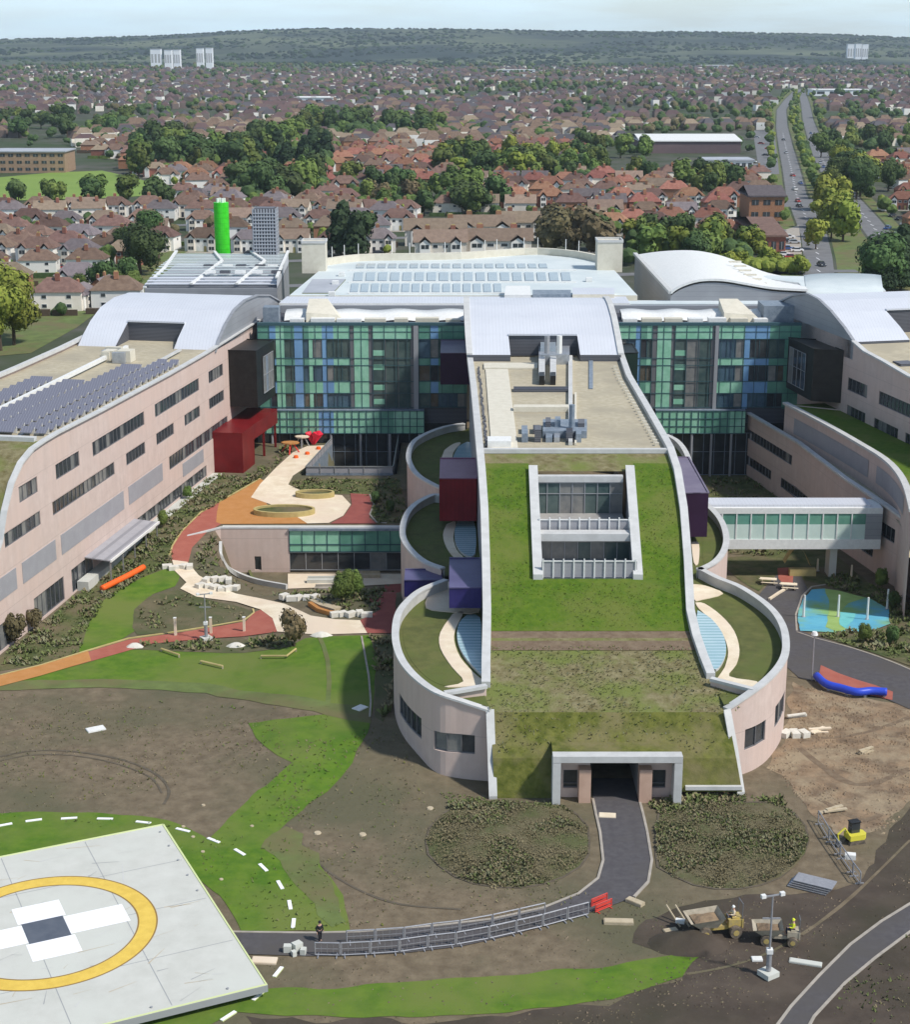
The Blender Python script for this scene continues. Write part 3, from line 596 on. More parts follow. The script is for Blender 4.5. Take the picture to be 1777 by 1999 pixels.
for k in range(12):
    x = 1018 + (k % 6) * 21 + rnd.random() * 6; y = 845 + (k // 6) * 16; deckbox(x, y - 6, x + 9 + rnd.random() * 6, y + 3, 20.0, 20.5 + rnd.random() * 1.2, rnd.choice(['bluegrey', 'ductwork', 'louvre']), 'roof_unit')
a = P(1116, 850, 20); mb = MB(); mb.tube([a, (a[0], a[1], 23.8)], .35, 'bluegrey'); mb.build('flue', cw)
deckbox(1052, 690, 1112, 712, 20, 21.5, 'ductwork', 'air_handler'); deckbox(1030, 684, 1108, 690, 20, 21.6, 'bluegrey', 'air_handler'); deckbox(1055, 694, 1085, 706, 21.5, 22.1, 'skylight', 'roof_unit')
for x in (1052, 1074): deckbox(x, 712, x + 12, 748, 20.4, 21.2, 'coping', 'duct'); deckbox(x + 1, 744, x + 11, 752, 20.0, 21.3, 'black', 'duct_cowl')
for x in (1068, 1092): a = P(x, 690, 22); MB().tube([a, (a[0], a[1], 24.6)], .4, 'whitepaint' if x == 1092 else 'zincside').build('flue', cw)
mb = MB()
for k in range(60): a = P(le(720 + k * 2.6) + 12 + rnd.random() * 4, 720 + k * 2.6, 20.0); mb.box((a[0], a[1], 20.15), (.25, .4, .3), 'louvre')
mb.build('ballast_row', cw)
mb = MB()
for k in range(26): a = P(re_(720 + k * 6) - 20, 720 + k * 6, 20.0); mb.box((a[0], a[1], 20.2), (.5, .3, .4), 'cream_unit')
mb.build('ballast_row', cw)
# edge beams
Lp = [CP(px, py) for py, px in LE]; Rp = [CP(px, py) for py, px in RE]
mb = MB(); coping(mb, [tuple(Vector(p) + Vector((0, 0, -.4))) for p in Lp], .85, 1.0, 'coping'); mb.build('edge_beam', cw)
mb = MB(); coping(mb, [tuple(Vector(p) + Vector((0, 0, -.4))) for p in Rp], .85, 1.0, 'coping'); mb.build('edge_beam', cw)
mb = MB(); coping(mb, [CP(le(884), 884), CP(re_(884), 884)], .7, .5, 'coping'); mb.build('edge_beam', cw)
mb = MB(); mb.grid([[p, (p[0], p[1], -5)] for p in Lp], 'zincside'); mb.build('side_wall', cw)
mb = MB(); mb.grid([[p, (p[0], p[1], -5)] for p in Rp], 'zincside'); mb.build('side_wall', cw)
# planted slope with its two-storey opening
fA = lambda y: 1033 + (y - 920) * .045; fB = lambda y: 1238 + (y - 920) * .075
mb = MB(); pys = [884, 893, 903, 912, 920]; strip(mb, pys, le, re_, 'meadow'); mb.build('green_roof', cw)
mb = MB()
py2 = [905, 920, 960, 1000, 1040, 1085, 1130]
strip(mb, py2, le, fA, 'sedum', .03, 4); strip(mb, py2, fB, re_, 'sedum', .03, 4)
strip(mb, [1130, 1160, 1190, 1232], le, re_, 'sedum', .03); mb.build('green_roof', cw)
mb = MB(); strip(mb, [1233, 1250, 1270], le, re_, 'brownband', .05); mb.build('bare_soil_band', cw)
mb = MB(); strip(mb, [1232, 1260, 1290, 1320, 1342], le, re_, 'meadow')
eL = lambda y: float(np.interp(y, [1342, 1355, 1390], [900, 925, 960])); eR = lambda y: float(np.interp(y, [1342, 1350, 1390], [1468, 1462, 1420]))
strip(mb, [1342, 1355, 1370, 1390], eL, eR, 'meadow'); mb.build('meadow_roof', cw)
fL = lambda y: float(np.interp(y, [1390, 1560], [958, 966])); fR = lambda y: float(np.interp(y, [1390, 1480, 1560], [1420, 1438, 1452]))
mb = MB(); sl_ = [1390, 1410, 1430, 1455, 1480]
strip(mb, sl_, fL, fR, 'meadow2', 0, 8)
strip(mb, [1480, 1510, 1560], fL, lambda y: 1084, 'meadow2', 0, 3); strip(mb, [1480, 1510, 1545], lambda y: 1330, fR, 'meadow2', 0, 3); mb.build('meadow_bank', cw)
mb = MB(); coping(mb, [CP(1338, 1540), CP(1448, 1540)], .5, .35, 'coping'); mb.build('retaining_edge', cw)
# opening in the slope
for f_, s in ((fA, 1), (fB, -1)):
    pts = [tuple(Vector(CP(f_(y) + 8 * s, y)) + Vector((0, 0, -.1))) for y in (918, 960, 1040, 1132)]
    mb = MB(); coping(mb, pts, 1.0, .7, 'coping'); mb.build('opening_beam', cw)
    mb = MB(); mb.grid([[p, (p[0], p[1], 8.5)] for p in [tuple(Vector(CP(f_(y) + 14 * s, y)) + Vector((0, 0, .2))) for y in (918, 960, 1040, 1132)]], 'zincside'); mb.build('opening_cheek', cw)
xl, xr = CP(fA(1040) + 14, 1040)[0], CP(fB(1040) - 14, 1040)[0]
yh = CP(1100, 930)[1]; ym = CP(1100, 1040)[1]; yb = CP(1100, 1130)[1]
print('opening', xl, xr, yh, ym, yb)
mb = MB(); mb.box(((xl + xr) / 2, yh, 18.5), (xr - xl, .8, .7), 'coping'); mb.build('cross_beam', cw)
mb = MB(); mb.box(((xl + xr) / 2, ym, 14.9), (xr - xl, 1.6, .8), 'coping'); mb.build('cross_beam', cw)
mb = MB(); mb.poly([(xl, yh, 18.2), (xr, yh, 18.2), (xr, yh + .1, 14.4), (xl, yh + .1, 14.4)], 'pink')
for zf, y0, y1 in ((14.5, ym, yh), (12.0, yb, ym + 1)): mb.box(((xl + xr) / 2, (y0 + y1) / 2, zf - .2), (xr - xl, y1 - y0, .3), 'greyfloor')
mb.build('terrace_floor', cw)
for ywall, z0, z1, yr, zr_ in ((yh + .05, 14.35, 18.1, ym + 1.3, 14.4), (ym + .9, 11.9, 14.4, yb + .5, 12.1)):
    def wm(u, z, d, yw=ywall): return (xl + u, yw - .3 + d, z)
    window(cw, wm, 0, xr - xl, z0, z1, pw=1.5, gl='glassteal', blind=.4, fr='greyframe', bar=z0 + 2.4, dep=.2)
    rl = MB()
    rl.box(((xl + xr) / 2, yr, zr_ + 1.0), (xr - xl, .05, 1.7), 'louvrepanel'); k = 9
    for j in range(k + 1): rl.box((xl + .15 + (xr - xl - .3) * j / k, yr - .08, zr_ + 1.1), (.13, .13, 2.1), 'whitepaint')
    rl.box(((xl + xr) / 2, yr - .05, zr_ + 1.9), (xr - xl, .12, .1), 'whitepaint'); rl.build('balustrade', cw)
# vault at the head of the wing
vr = [P(1213, 693, 21.0), P(1206, 655, 23.1), P(1199, 620, 24.9), P(1192, 596, 26.0), P(1187, 585, 26.3)]
vl = [P(917, 693, 21.0), P(914, 655, 23.1), P(912, 620, 24.9), P(911, 596, 26.0), P(911, 585, 26.3)]
for S in (vr, vl): q = S[-1]; S += [(q[0], q[1] + 4, 26.0), (q[0], q[1] + 10, 24.3), (q[0], q[1] + 14, 21)]
print('mid vault', [tuple(round(c, 1) for c in a) for a in vr])
vault(cw, vr, vl, .27, .73, 1, 20.0)
for S in (vr, vl): mb = MB(); coping(mb, S[:6], .9, .25, 'coping'); mb.build('vault_edge', cw)
# ---- portal
yp0 = P(1090, 1572, 0)[1]; yp1 = yp0 + 1.1; pxl, pxr = D(1080, 1480, yp0)[0], D(1334, 1480, yp0)[0]; zp = D(1200, 1475, yp0)[2] - .1
print('portal', pxl, pxr, yp0, zp)
MB().box(((pxl + pxr) / 2, yp0 + 3.1, zp - .5), (pxr - pxl - .1, 4.0, .7), 'meadow2').build('meadow_bank', cw)
mb = MB(); t_ = .72
mb.box(((pxl + pxr) / 2, (yp0 + yp1) / 2, zp - .3), (pxr - pxl, yp1 - yp0, .6), 'coping')
for x, s in ((pxl, 1), (pxr, -1)): mb.box((x + s * t_ / 2, yp0 + .9, (zp - .65 - .4) / 2), (t_, 1.8, zp - .65 + .4), 'coping')
mb.build('portal_frame', cw)
yq = yp0 + 1.7; ta, tb = D(1152, 1520, yq)[0], D(1246, 1520, yq)[0]
def pmp(u, z, d): return (u, yq + d, z)
hl = [(ta, tb, -.2, 3.5)]
for a, b in ((1100, 1128), (1272, 1300)): hl.append((D(a, 1520, yq)[0], D(b, 1520, yq)[0], .9, 2.7))
facade(cw, 'portal_wall', pmp, [pxl + t_, pxr - t_], lambda u: zp - .6, lambda u: -.3, [hl[1], hl[0], hl[2]], 'pink', dep=.4)
for q in hl[1:]: window(cw, pmp, *q, pw=.9, blind=0, dep=.35, bar=1.3)
mb = MB(); dp = 14
mb.grid([[(ta, yq + .3, -.3), (ta, yq + .3, 3.5), (tb, yq + .3, 3.5), (tb, yq + .3, -.3)], [(ta, yq + dp, -.3), (ta, yq + dp, 3.5), (tb, yq + dp, 3.5), (tb, yq + dp, -.3)]], 'zincside')
mb.poly([(ta, yq + dp, -.3), (ta, yq + dp, 3.5), (tb, yq + dp, 3.5), (tb, yq + dp, -.3)], 'darkglass'); mb.build('tunnel', cw)
for x0, x1 in ((D(1130, 1540, yp0 + .9)[0], ta), (tb, D(1272, 1540, yp0 + .9)[0])): MB().box(((x0 + x1) / 2, yq - .65, 1.5), (abs(x1 - x0), 1.1, 3.4), 'peach').build('brick_pier', cw)
# ---- round terraces
def drum(outer, zt_, zroof, floor_px, holes_px, inward, green, creams, skys, zbase=-.4, windows=(), ground=None):
    ln = smooth_line([P(x, y, z) for x, y, z in outer]); cum = [0]
    for a, b in zip(ln, ln[1:]): cum.append(cum[-1] + (b.xy - a.xy).length)
    X = [p.x for p in ln]; Y = [p.y for p in ln]; Z = [p.z for p in ln]
    def mp(u, z, d):
        x, y = np.interp(u, cum, X), np.interp(u, cum, Y); e = .4
        tx = np.interp(u + e, cum, X) - np.interp(u - e, cum, X); ty = np.interp(u + e, cum, Y) - np.interp(u - e, cum, Y); q = math.hypot(tx, ty) or 1
        return (float(x + inward * ty / q * d), float(y - inward * tx / q * d), float(z))
    hs = []
    for a, b, z0, z1 in windows: hs.append((a * cum[-1], b * cum[-1], z0, z1))
    tp = lambda u: float(np.interp(u, cum, Z))
    facade(cw, 'terrace_wall', mp, cum, tp, lambda u: zbase, hs, 'pink')
    for q in hs:
        n = max(2, int((q[1] - q[0]) / 1.3))
        mbw = MB()
        for k in range(n):
            a = q[0] + (q[1] - q[0]) * k / n; b = q[0] + (q[1] - q[0]) * (k + 1) / n
            mbw.poly([mp(a, q[2], .2), mp(b, q[2], .2), mp(b, q[3], .2), mp(a, q[3], .2)], rnd.choice(['glass', 'glass', 'darkglass', 'glassblind']))
            mpbox(mbw, mp, a, a + .1, q[2], q[3], .08, .19, 'frame')
            for z in (q[2], q[3] - .1): mpbox(mbw, mp, a, b, z, z + .1, .08, .19, 'frame')
        mbw.build('window', cw)
    mb = MB(); mb.grid([[mp(u, tp(u), .5), mp(u, zroof - .3, .5)] for u in cum], 'coping'); mb.build('parapet_lining', cw)
    mb = MB(); coping(mb, [mp(u, tp(u), .22) for u in cum], .75, .2, 'coping'); mb.build('coping', cw)
    # the roof deck: everything inside the curve
    base = [mp(u, 0, .45)[:2] for u in cum]; inner = [P(x, y, zroof)[:2] for x, y in floor_px]
    sheet('terrace_deck', base + inner, 0, 'drumgreen', kind=None, world=True, parent=cw, zf=zroof)
    for nm, lst, m, dz in (('green_roof', green, 'drumgreen', .06), ('stone_walk', creams, 'cream', .12), ('skylight', skys, 'skyglass', .3)):
        for pl in lst:
            s2 = smooth_line([P(x, y, zroof) for x, y in pl + [pl[0]]], 3)[:-1]
            mb = MB(); mb.prism([(p.x, p.y) for p in s2], zroof - .05, zroof + dz, 'coping' if nm == 'skylight' else m, m); mb.build(nm, cw)
z8 = 8.3
drum([(868, 1133, z8), (823, 1151, z8), (796, 1171, z8), (775, 1198, z8), (768, 1232, z8), (771, 1266, z8), (785, 1298, z8), (812, 1328, z8), (850, 1354, 8.2), (902, 1372, 7.6), (957, 1390, 6.9)], z8, 7.3,
     [(958, 1389), (940, 1340), (945, 1320), (940, 1200), (935, 1130)], None, -1,
     [[(817, 1196), (848, 1201), (880, 1203), (858, 1236), (858, 1267), (882, 1303), (907, 1332), (880, 1340), (850, 1333), (821, 1312), (797, 1280), (788, 1250), (790, 1220)]],
     [[(884, 1200), (905, 1196), (890, 1228), (887, 1252), (899, 1285), (925, 1315), (945, 1335), (905, 1342), (868, 1342), (905, 1332), (882, 1303), (860, 1267), (860, 1236)], [(838, 1158), (870, 1138), (930, 1135), (935, 1160), (935, 1196), (880, 1196), (832, 1188)]],
     [[(912, 1205), (937, 1210), (940, 1262), (943, 1318), (929, 1311), (905, 1283), (893, 1252), (896, 1222)]], windows=((.64, .81, 2.8, 4.9), (.865, .965, 2.6, 4.5)))
drum([(862, 968, z8), (841, 968, z8), (805, 988, z8), (787, 1015, z8), (783, 1047, z8), (797, 1074, z8), (825, 1098, z8), (862, 1112, z8)], z8, 7.4,
     [(940, 1112), (940, 968)], None, -1, [[(815, 1000), (840, 985), (862, 985), (868, 1010), (862, 1045), (874, 1080), (882, 1104), (860, 1104), (830, 1086), (808, 1060), (800, 1030)]],
     [[(872, 1025), (890, 1020), (885, 1050), (892, 1075), (905, 1090), (888, 1090), (872, 1070), (865, 1045)]], [[(893, 1022), (925, 1020), (928, 1085), (905, 1085), (890, 1065), (888, 1040)]])
drum([(905, 828, z8), (869, 834, z8), (832, 847, z8), (805, 864, z8), (795, 888, z8), (799, 910, z8), (815, 931, z8), (848, 950, z8), (868, 958, z8)], z8, 7.4,
     [(938, 958), (932, 828)], None, -1, [[(812, 885), (830, 868), (862, 862), (880, 866), (860, 885), (857, 920), (860, 950), (840, 940), (820, 922), (808, 900)]],
     [[(868, 880), (885, 868), (900, 866), (885, 885), (880, 920), (868, 925), (862, 900)]], [[(895, 875), (920, 868), (925, 930), (890, 930), (884, 900)]])
drum([(1368, 1110, z8), (1404, 1129, z8), (1446, 1146, z8), (1488, 1172, z8), (1516, 1197, z8), (1533, 1225, z8), (1539, 1254, z8), (1537, 1280, z8), (1525, 1304, z8), (1502, 1329, z8), (1470, 1354, 7.9), (1420, 1387, 6.9)], z8, 7.3,
     [(1420, 1388), (1390, 1330), (1370, 1290), (1352, 1230), (1350, 1110)], None, 1,
     [[(1378, 1178), (1420, 1170), (1457, 1192), (1490, 1225), (1512, 1262), (1514, 1290), (1498, 1322), (1470, 1330), (1432, 1322), (1446, 1290), (1446, 1258), (1432, 1230), (1404, 1200)]],
     [[(1358, 1178), (1376, 1180), (1408, 1203), (1434, 1234), (1444, 1270), (1438, 1298), (1424, 1322), (1478, 1332), (1470, 1344), (1402, 1334), (1415, 1305), (1422, 1275), (1414, 1245), (1395, 1218), (1365, 1190)], [(1352, 1142), (1378, 1145), (1412, 1160), (1370, 1172), (1356, 1172)]],
     [[(1362, 1196), (1388, 1212), (1410, 1240), (1418, 1270), (1412, 1295), (1398, 1312), (1387, 1300), (1372, 1262), (1360, 1228)]], zbase=-4.6, windows=((.69, .80, 2.5, 4.8), (.865, .945, 2.4, 4.5)))
drum([(1382, 985, z8), (1406, 1010, z8), (1418, 1033, z8), (1422, 1058, z8), (1415, 1081, z8), (1398, 1100, z8), (1368, 1115, z8)], z8, 7.4,
     [(1345, 1115), (1338, 985)], None, 1, [[(1382, 1005), (1400, 1018), (1411, 1045), (1408, 1072), (1394, 1092), (1376, 1103), (1372, 1060)]], [[(1350, 1060), (1365, 1062), (1364, 1100), (1355, 1100)]], [], zbase=-5)
drum([(1303, 850, z8), (1325, 862, z8), (1342, 884, z8), (1352, 915, z8), (1350, 950, z8), (1340, 965, z8)], z8, 7.4, [(1330, 965), (1300, 850)], None, 1, [], [], [], zbase=-5)
# end fins down the bank
for px0, px1, yy in ((957, 963, 1560), (1420, 1447, 1552)):
    a = P(px0, 1390, 6.9); b = P(px1, yy, 0); mid = ((a[0] + b[0]) / 2 if px0 < 1000 else a[0] + (b[0] - a[0]) * .55, (a[1] + b[1]) / 2, 3.4)
    mb = MB(); ln = [a, mid, b]; coping(mb, ln, .75, .3, 'coping'); mb.build('bank_coping', cw)
    mb = MB(); mb.grid([[p, (p[0], p[1], -.4)] for p in ln], 'pink'); mb.build('bank_wall', cw)
for x0, x1 in ((868, 950), (1398, 1475)):  # low step walls between terrace and meadow roof
    a, b = (P(868, 1356, 7.9), P(950, 1342, 8.1)) if x0 < 1000 else (P(1388, 1328, 8.1), P(1474, 1350, 7.9))
    mb = MB(); coping(mb, [a, b], .6, .3, 'coping'); mb.grid([[a, (a[0], a[1], 6)], [b, (b[0], b[1], 6)]], 'pink'); mb.build('step_wall', cw)
# body of the terraces below the roofs is closed by the walls; pods on the sides
def ypod(label, px0, px1, pyf, pyb, pybot, z1, m, mt, back=None):
    a, b = P(px0, pyf, z1), P(px1, pyf, z1); yb_ = P(px0, pyb, z1)[1]; z0 = D(px0, pybot, a[1])[2]
    t = thing('projecting_pod', label, 'pod', ((a[0] + b[0]) / 2, (a[1] + yb_) / 2, z0))
    MB().prism([(a[0], a[1]), (b[0], a[1]), (b[0], yb_), (a[0], yb_)], z0, z1, m, mt).build('cladding', t)
    mb = MB(); coping(mb, [(a[0], a[1], z1), (b[0], a[1], z1), (b[0], yb_, z1), (a[0], yb_, z1)], .2, .12, mt); mb.build('roof_edge', t)
    mb = MB(); s = 1 if px0 > 1000 else -1; xx = (b[0] if s > 0 else a[0]) + s * .03
    mb.poly([(xx, a[1] + .8, z0 + .8), (xx, yb_ - .8, z0 + .8), (xx, yb_ - .8, z1 - .8), (xx, a[1] + .8, z1 - .8)], 'glass'); mb.build('window', t); return t
ypod('deep red box pod with a mauve top over the left round terraces', 858, 931, 935, 895, 1017, 14, 'redpod2', 'maroonpod')
ypod('blue-violet box pod low on the left side of the middle wing', 877, 940, 1148, 1090, 1187, 11, 'bluepod2', 'bluepod')
ypod('dark plum box pod high up by the left glazed wall', 860, 920, 690, 665, 751, 19, 'plumpod', 'purplepod')
ypod('dark plum box pod on the right side of the middle wing, above the footbridge', 1337, 1384, 963, 893, 1048, 14, 'plumpod', 'purplepod')
ypod('very dark green box pod beside the right glazed wall', 1216, 1246, 690, 672, 785, 19, 'greenpod', 'black')
ypod('small navy pod tucked between two left round terraces', 789, 862, 1133, 1112, 1165, 7.6, 'bluepod2', 'bluepod')
# ================================================================== GLAZED WALLS BETWEEN THE WINGS
def cx(px, Y=CWY, z=14): dep = Y * math.cos(TH) + (H - z) * math.sin(TH); return (px - CX) * dep / F
def gmp(Y): return lambda u, z, d: (u, Y + d, z)
BANDS = [(15.5, 18.7), (11.6, 14.3), (7.2, 9.6)]
def glazed(label, px0, px1, cols, bx0, bx1, low0, low1):
    t = thing('glazed_facade', label, 'building', (cx((px0 + px1) / 2), CWY, 0)); g = gmp(CWY)
    x0, x1 = cx(px0), cx(px1)
    MB().box(((x0 + x1) / 2, CWY + 11.2, 12.6), (x1 - x0, 22, 16.5), 'louvre').build('core', t)
    MB().box(((x0 + x1) / 2, CWY + 11, -.2), (x1 - x0, 21.6, 9.2), 'darkglass').build('core', t)
    for a, b, ty in cols:
        xa, xb = cx(a), cx(b)
        if ty in 'GBD':
            m = {'G': 'greenglass', 'B': 'blueglass', 'D': 'greenglass2'}[ty]; mb = MB(); mpbox(mb, g, xa, xb, 7.0, 21, -.12, 0, m); mb.build('glass_fin', t)
        elif ty in 'KP':
            mb = MB(); mpbox(mb, g, xa, xb, 6.9, 21, -.3 if ty == 'P' else -.05, 0, 'frame' if ty == 'K' else 'greyframe'); mb.build('mullion_post', t)
        else:
            gg = {'W': 'greenglass', 'w': 'greenglass2', 'O': 'greenglass', 'V': 'blueglass'}[ty]
            mb = MB(); mpbox(mb, g, xa, xb, 18.7, 21, -.12, 0, gg); mb.build('spandrel', t)
            if ty == 'O':
                window(t, g, xa, xb, 7.0, 18.7, dep=.1, pw=1.9, gl='glassteal', blind=.15, fr='frame')
                for z in (16.8, 14.4, 11.0, 8.6):
                    mb = MB(); q = rnd.random() * .4; mpbox(mb, g, xa + (xb - xa) * q * .3, xb - (xb - xa) * q, z, z + .35, .02, .3, 'cream_unit'); mpbox(mb, g, xa + .1, xa + (xb - xa) * .3, z - .9, z, -.03, .02, gg); mb.build('balcony_front', t)
            else:
                for zb, zt2 in ((14.3, 15.5), (9.6, 11.6)):
                    mb = MB(); mpbox(mb, g, xa, xb, zb, zt2, -.12, 0, gg); mb.build('spandrel', t)
                for zb, zt2 in BANDS: window(t, g, xa, xb, zb, zt2, dep=.12, pw=1.6, fr='tealframe', gl=rnd.choice(['glassteal', 'glass', 'glassteal', 'bluegrey2', 'glassbrown']), blind=.15)
    mb = MB(); x = x0
    while x < x1: mpbox(mb, g, x - .04, x + .04, 6.9, 21.1, -.2, -.11, 'tealframe'); x += 1.9
    for z in (21.05, 19.9, 18.7, 15.5, 14.3, 11.6, 9.6, 7.2): mpbox(mb, g, x0, x1, z - .05, z + .05, -.19, -.115, 'tealframe')
    mb.build('mullion_grid', t)
    mb = MB(); mpbox(mb, g, x0, x1, 20.95, 21.4, -.3, .5, 'tealframe'); mb.build('parapet', t)
    # lower projecting band
    ba, bb = cx(bx0, CWY - 1.2, 5), cx(bx1, CWY - 1.2, 5); g2 = gmp(CWY - 1.2); n = int((bb - ba) / 2.4); mb = MB()
    mpbox(mb, g2, ba, bb, 6.75, 6.95, 0, 1.25, 'bluegrey'); mpbox(mb, g2, ba, bb, 2.9, 3.05, 0, 1.25, 'frame'); mb.build('ledge', t)
    for k in range(n):
        a, b = ba + (bb - ba) * k / n, ba + (bb - ba) * (k + 1) / n; mb = MB()
        mpbox(mb, g2, a, b, 3.05, 6.75, 0, .3, rnd.choice(['greenglass', 'greenglass', 'greenglass2', 'blueglass' if k % 4 == 0 else 'greenglass'])); mb.build('glass_panel', t)
    mb = MB(); x = ba
    while x < bb + .1: mpbox(mb, g2, x - .06, x + .06, 2.9, 6.9, -.12, .01, 'tealframe'); x += 1.2
    for z in (3.0, 4.2, 5.5, 6.8): mpbox(mb, g2, ba, bb, z - .05, z + .05, -.11, .01, 'tealframe')
    mb.build('mullion_grid', t)
    la, lb = cx(low0, CWY, 0), cx(low1, CWY, 0); window(t, gmp(CWY - .45), la, lb, -4.4, 2.9, dep=.3, pw=1.8, gl='darkglass', blind=.08, bar=-.4, fr='bluegrey')
    for k in range(7): x = la + (lb - la) * (k + .5) / 7; mb = MB(); mb.tube([(x, CWY - 1.0, -4.5), (x, CWY - 1.0, 2.9)], .22, 'greyframe'); mb.build('column', t)
    return t
glazed('green and blue glazed wall between the left and middle wings', 505, 912,
       [(505, 528, 'D'), (528, 540, 'V'), (540, 556, 'G'), (556, 576, 'w'), (576, 592, 'B'), (592, 604, 'w'), (604, 611, 'G'), (611, 630, 'W'), (630, 638, 'B'), (638, 652, 'V'), (652, 684, 'W'), (684, 692, 'K'), (692, 720, 'G'), (720, 728, 'K'),
        (728, 803, 'O'), (803, 808, 'K'), (808, 817, 'P'), (817, 840, 'w'), (840, 856, 'V'), (856, 912, 'w')], 505, 828, 505, 905)
glazed('green glazed wall between the middle and right wings', 1205, 1568,
       [(1205, 1240, 'W'), (1240, 1250, 'B'), (1250, 1262, 'w'), (1262, 1272, 'W'), (1272, 1282, 'K'), (1282, 1309, 'G'), (1309, 1316, 'K'), (1316, 1388, 'O'), (1388, 1394, 'K'), (1394, 1401, 'P'), (1401, 1452, 'W'),
        (1452, 1462, 'B'), (1462, 1500, 'V'), (1500, 1530, 'w'), (1530, 1568, 'D')], 1280, 1455, 1290, 1560)
# ================================================================== MAIN BLOCK BEHIND
mblk = thing('main_building', 'low white-roofed main hospital building with rows of rooflights behind the wings', 'building', (0, 310, 0))
MB().prism([(-33, 290.05), (57, 290.05), (57, 300), (-33, 300)], 0, 20.2, 'cream_unit', 'whitemembrane').build('front_block', mblk)
def roofpoly(pts, z0, z1, m, mt, name, t=None): return MB().prism([P(x, y, z1)[:2] for x, y in pts], z0, z1, m, mt).build(name, t or mblk)
roofpoly([(565, 577), (640, 515), (720, 509), (900, 506), (970, 501), (1050, 497), (1130, 504), (1190, 517), (1245, 577)], 0, 22.0, 'cream_unit', 'whitemembrane', 'main_block')
roofpoly([(545, 592), (1230, 592), (1222, 579), (560, 579)], 15, 22.4, 'whitepaint', 'zinc', 'raised_roof')
edge = smooth_line([P(x, y, 22.0) for x, y in ((632, 519), (700, 510), (800, 508), (900, 506), (970, 501), (1050, 497), (1130, 504), (1192, 518))], 3)
mb = MB(); coping(mb, edge, .9, 1.4, 'cream_unit'); mb.build('parapet', mblk)
for k in range(14):
    p = edge[1 + k * len(edge) // 15]; MB().tube([(p.x, p.y, 22.6), (p.x, p.y, 25.6)], .09, 'whitepaint', 6).build('mast', mblk)
ns = 0
for y0, y1, n, xa, xb in ((516, 524, 18, 695, 1075), (533, 549, 18, 690, 1122), (555, 571, 15, 684, 985)):
    for k in range(n):
        a = xa + (xb - xa) * k / n; b = a + (xb - xa) / n * .72
        q = [P(a, y1, 22.02), P(b, y1, 22.02), P(b + (CX - b) * .012, y0, 22.02), P(a + (CX - a) * .012, y0, 22.02)]
        mb = MB(); mb.hexa(q + [(c[0], c[1], c[2] + .14) for c in q], 'skylight'); mb.build('rooflight', mblk)
for y in (529, 552, 574): a, b = P(680, y, 22), P(1125 if y < 560 else 1000, y, 22); mb = MB(); coping(mb, [a, b], .5, .25, 'whitepaint'); mb.build('roof_rib', mblk)
roofpoly([(985, 576), (1037, 576), (1035, 558), (988, 558)], 21, 23.6, 'whitepaint', 'whitepaint', 'plant_box'); roofpoly([(1040, 575), (1115, 575), (1115, 566), (1040, 566)], 21, 23, 'bluegrey', 'bluegrey', 'plant_box')
roofpoly([(1118, 575), (1200, 575), (1200, 562), (1118, 562)], 21, 23, 'cream_unit', 'zinc', 'plant_box')
for x0, x1, yb_, yt_ in ((590, 636, 530, 488), (1166, 1215, 528, 486)):
    c = P((x0 + x1) / 2, yb_, 22); w2 = (x1 - x0) * c[1] / F * 1.0; MB().box((c[0], c[1] + w2 / 2, 24.6), (w2, w2, 6), 'cream_unit').build('stair_core', mblk)
    mb = MB(); coping(mb, [(c[0] - w2 / 2, c[1], 27.5), (c[0] + w2 / 2, c[1], 27.5), (c[0] + w2 / 2, c[1] + w2, 27.5), (c[0] - w2 / 2, c[1] + w2, 27.5), (c[0] - w2 / 2, c[1], 27.5)], .3, .5, 'coping'); mb.build('parapet', mblk)
roofpoly([(590, 572), (650, 572), (675, 545), (610, 545)], 21.9, 22.15, 'drumgreen', 'roofgrey', 'roof_patch')
for x, y in ((667, 539), (655, 556), (648, 578), (1150, 550)): c = P(x, y, 22); MB().box((c[0], c[1], 22.4), (1.2, 1.2, .7), 'whitepaint').build('roof_vent', mblk)
# wavy white roof edge and units on the strip right behind the glass
for xa, xb in ((560, 905), (1210, 1505)):
    mb = MB(); n = 40; rows = []
    for k in range(n + 1):
        px = xa + (xb - xa) * k / n; X = cx(px, CWY + 9, 21); z = 21.9 + .14 * math.sin(k * .55); rows.append([(X, CWY + 4.5, z - .9), (X, CWY + 6, z), (X, CWY + 9, z + .3), (X, CWY + 9, 20.8)])
    mb.grid(rows, 'whitepaint'); mb.build('wavy_rooflight', mblk, smooth=True)
    mb = MB(); a, b = cx(xa - 12, CWY + 13, 21), cx(xb + 5, CWY + 13, 21); mb.box(((a + b) / 2, CWY + 14, 21.4), (b - a, 1.0, 1.4), 'zincside'); mb.box(((a + b) / 2, CWY + 17, 21.9), (b - a, 3.5, .5), 'whitemembrane'); mb.build('fascia', mblk)
    for k in range(7):
        X = cx(xa + 20 + (xb - xa - 40) * k / 6, CWY + 2, 21); MB().box((X, CWY + 2.2, 21.3), (2.2 + rnd.random() * 2, 1.6, .7 + rnd.random() * .5), rnd.choice(['whitepaint', 'cream_unit', 'whitepaint'])).build('roof_unit', mblk)
for pxs, m in (((600, 660), 'cream_unit'), ((1410, 1470), 'cream_unit')):
    a, b = cx(pxs[0], CWY + 5, 22), cx(pxs[1], CWY + 5, 22); mb = MB(); mb.hexa([(a, CWY + 2.5, 20.9), (b + 1.5, CWY + 2.5, 20.9), (b - 1, CWY + 9, 20.9), (a, CWY + 9, 20.9), (a, CWY + 3, 22.6), (b, CWY + 3, 22.2), (b - 2, CWY + 9, 24), (a, CWY + 9, 24)], m); mb.build('sloped_unit', mblk)
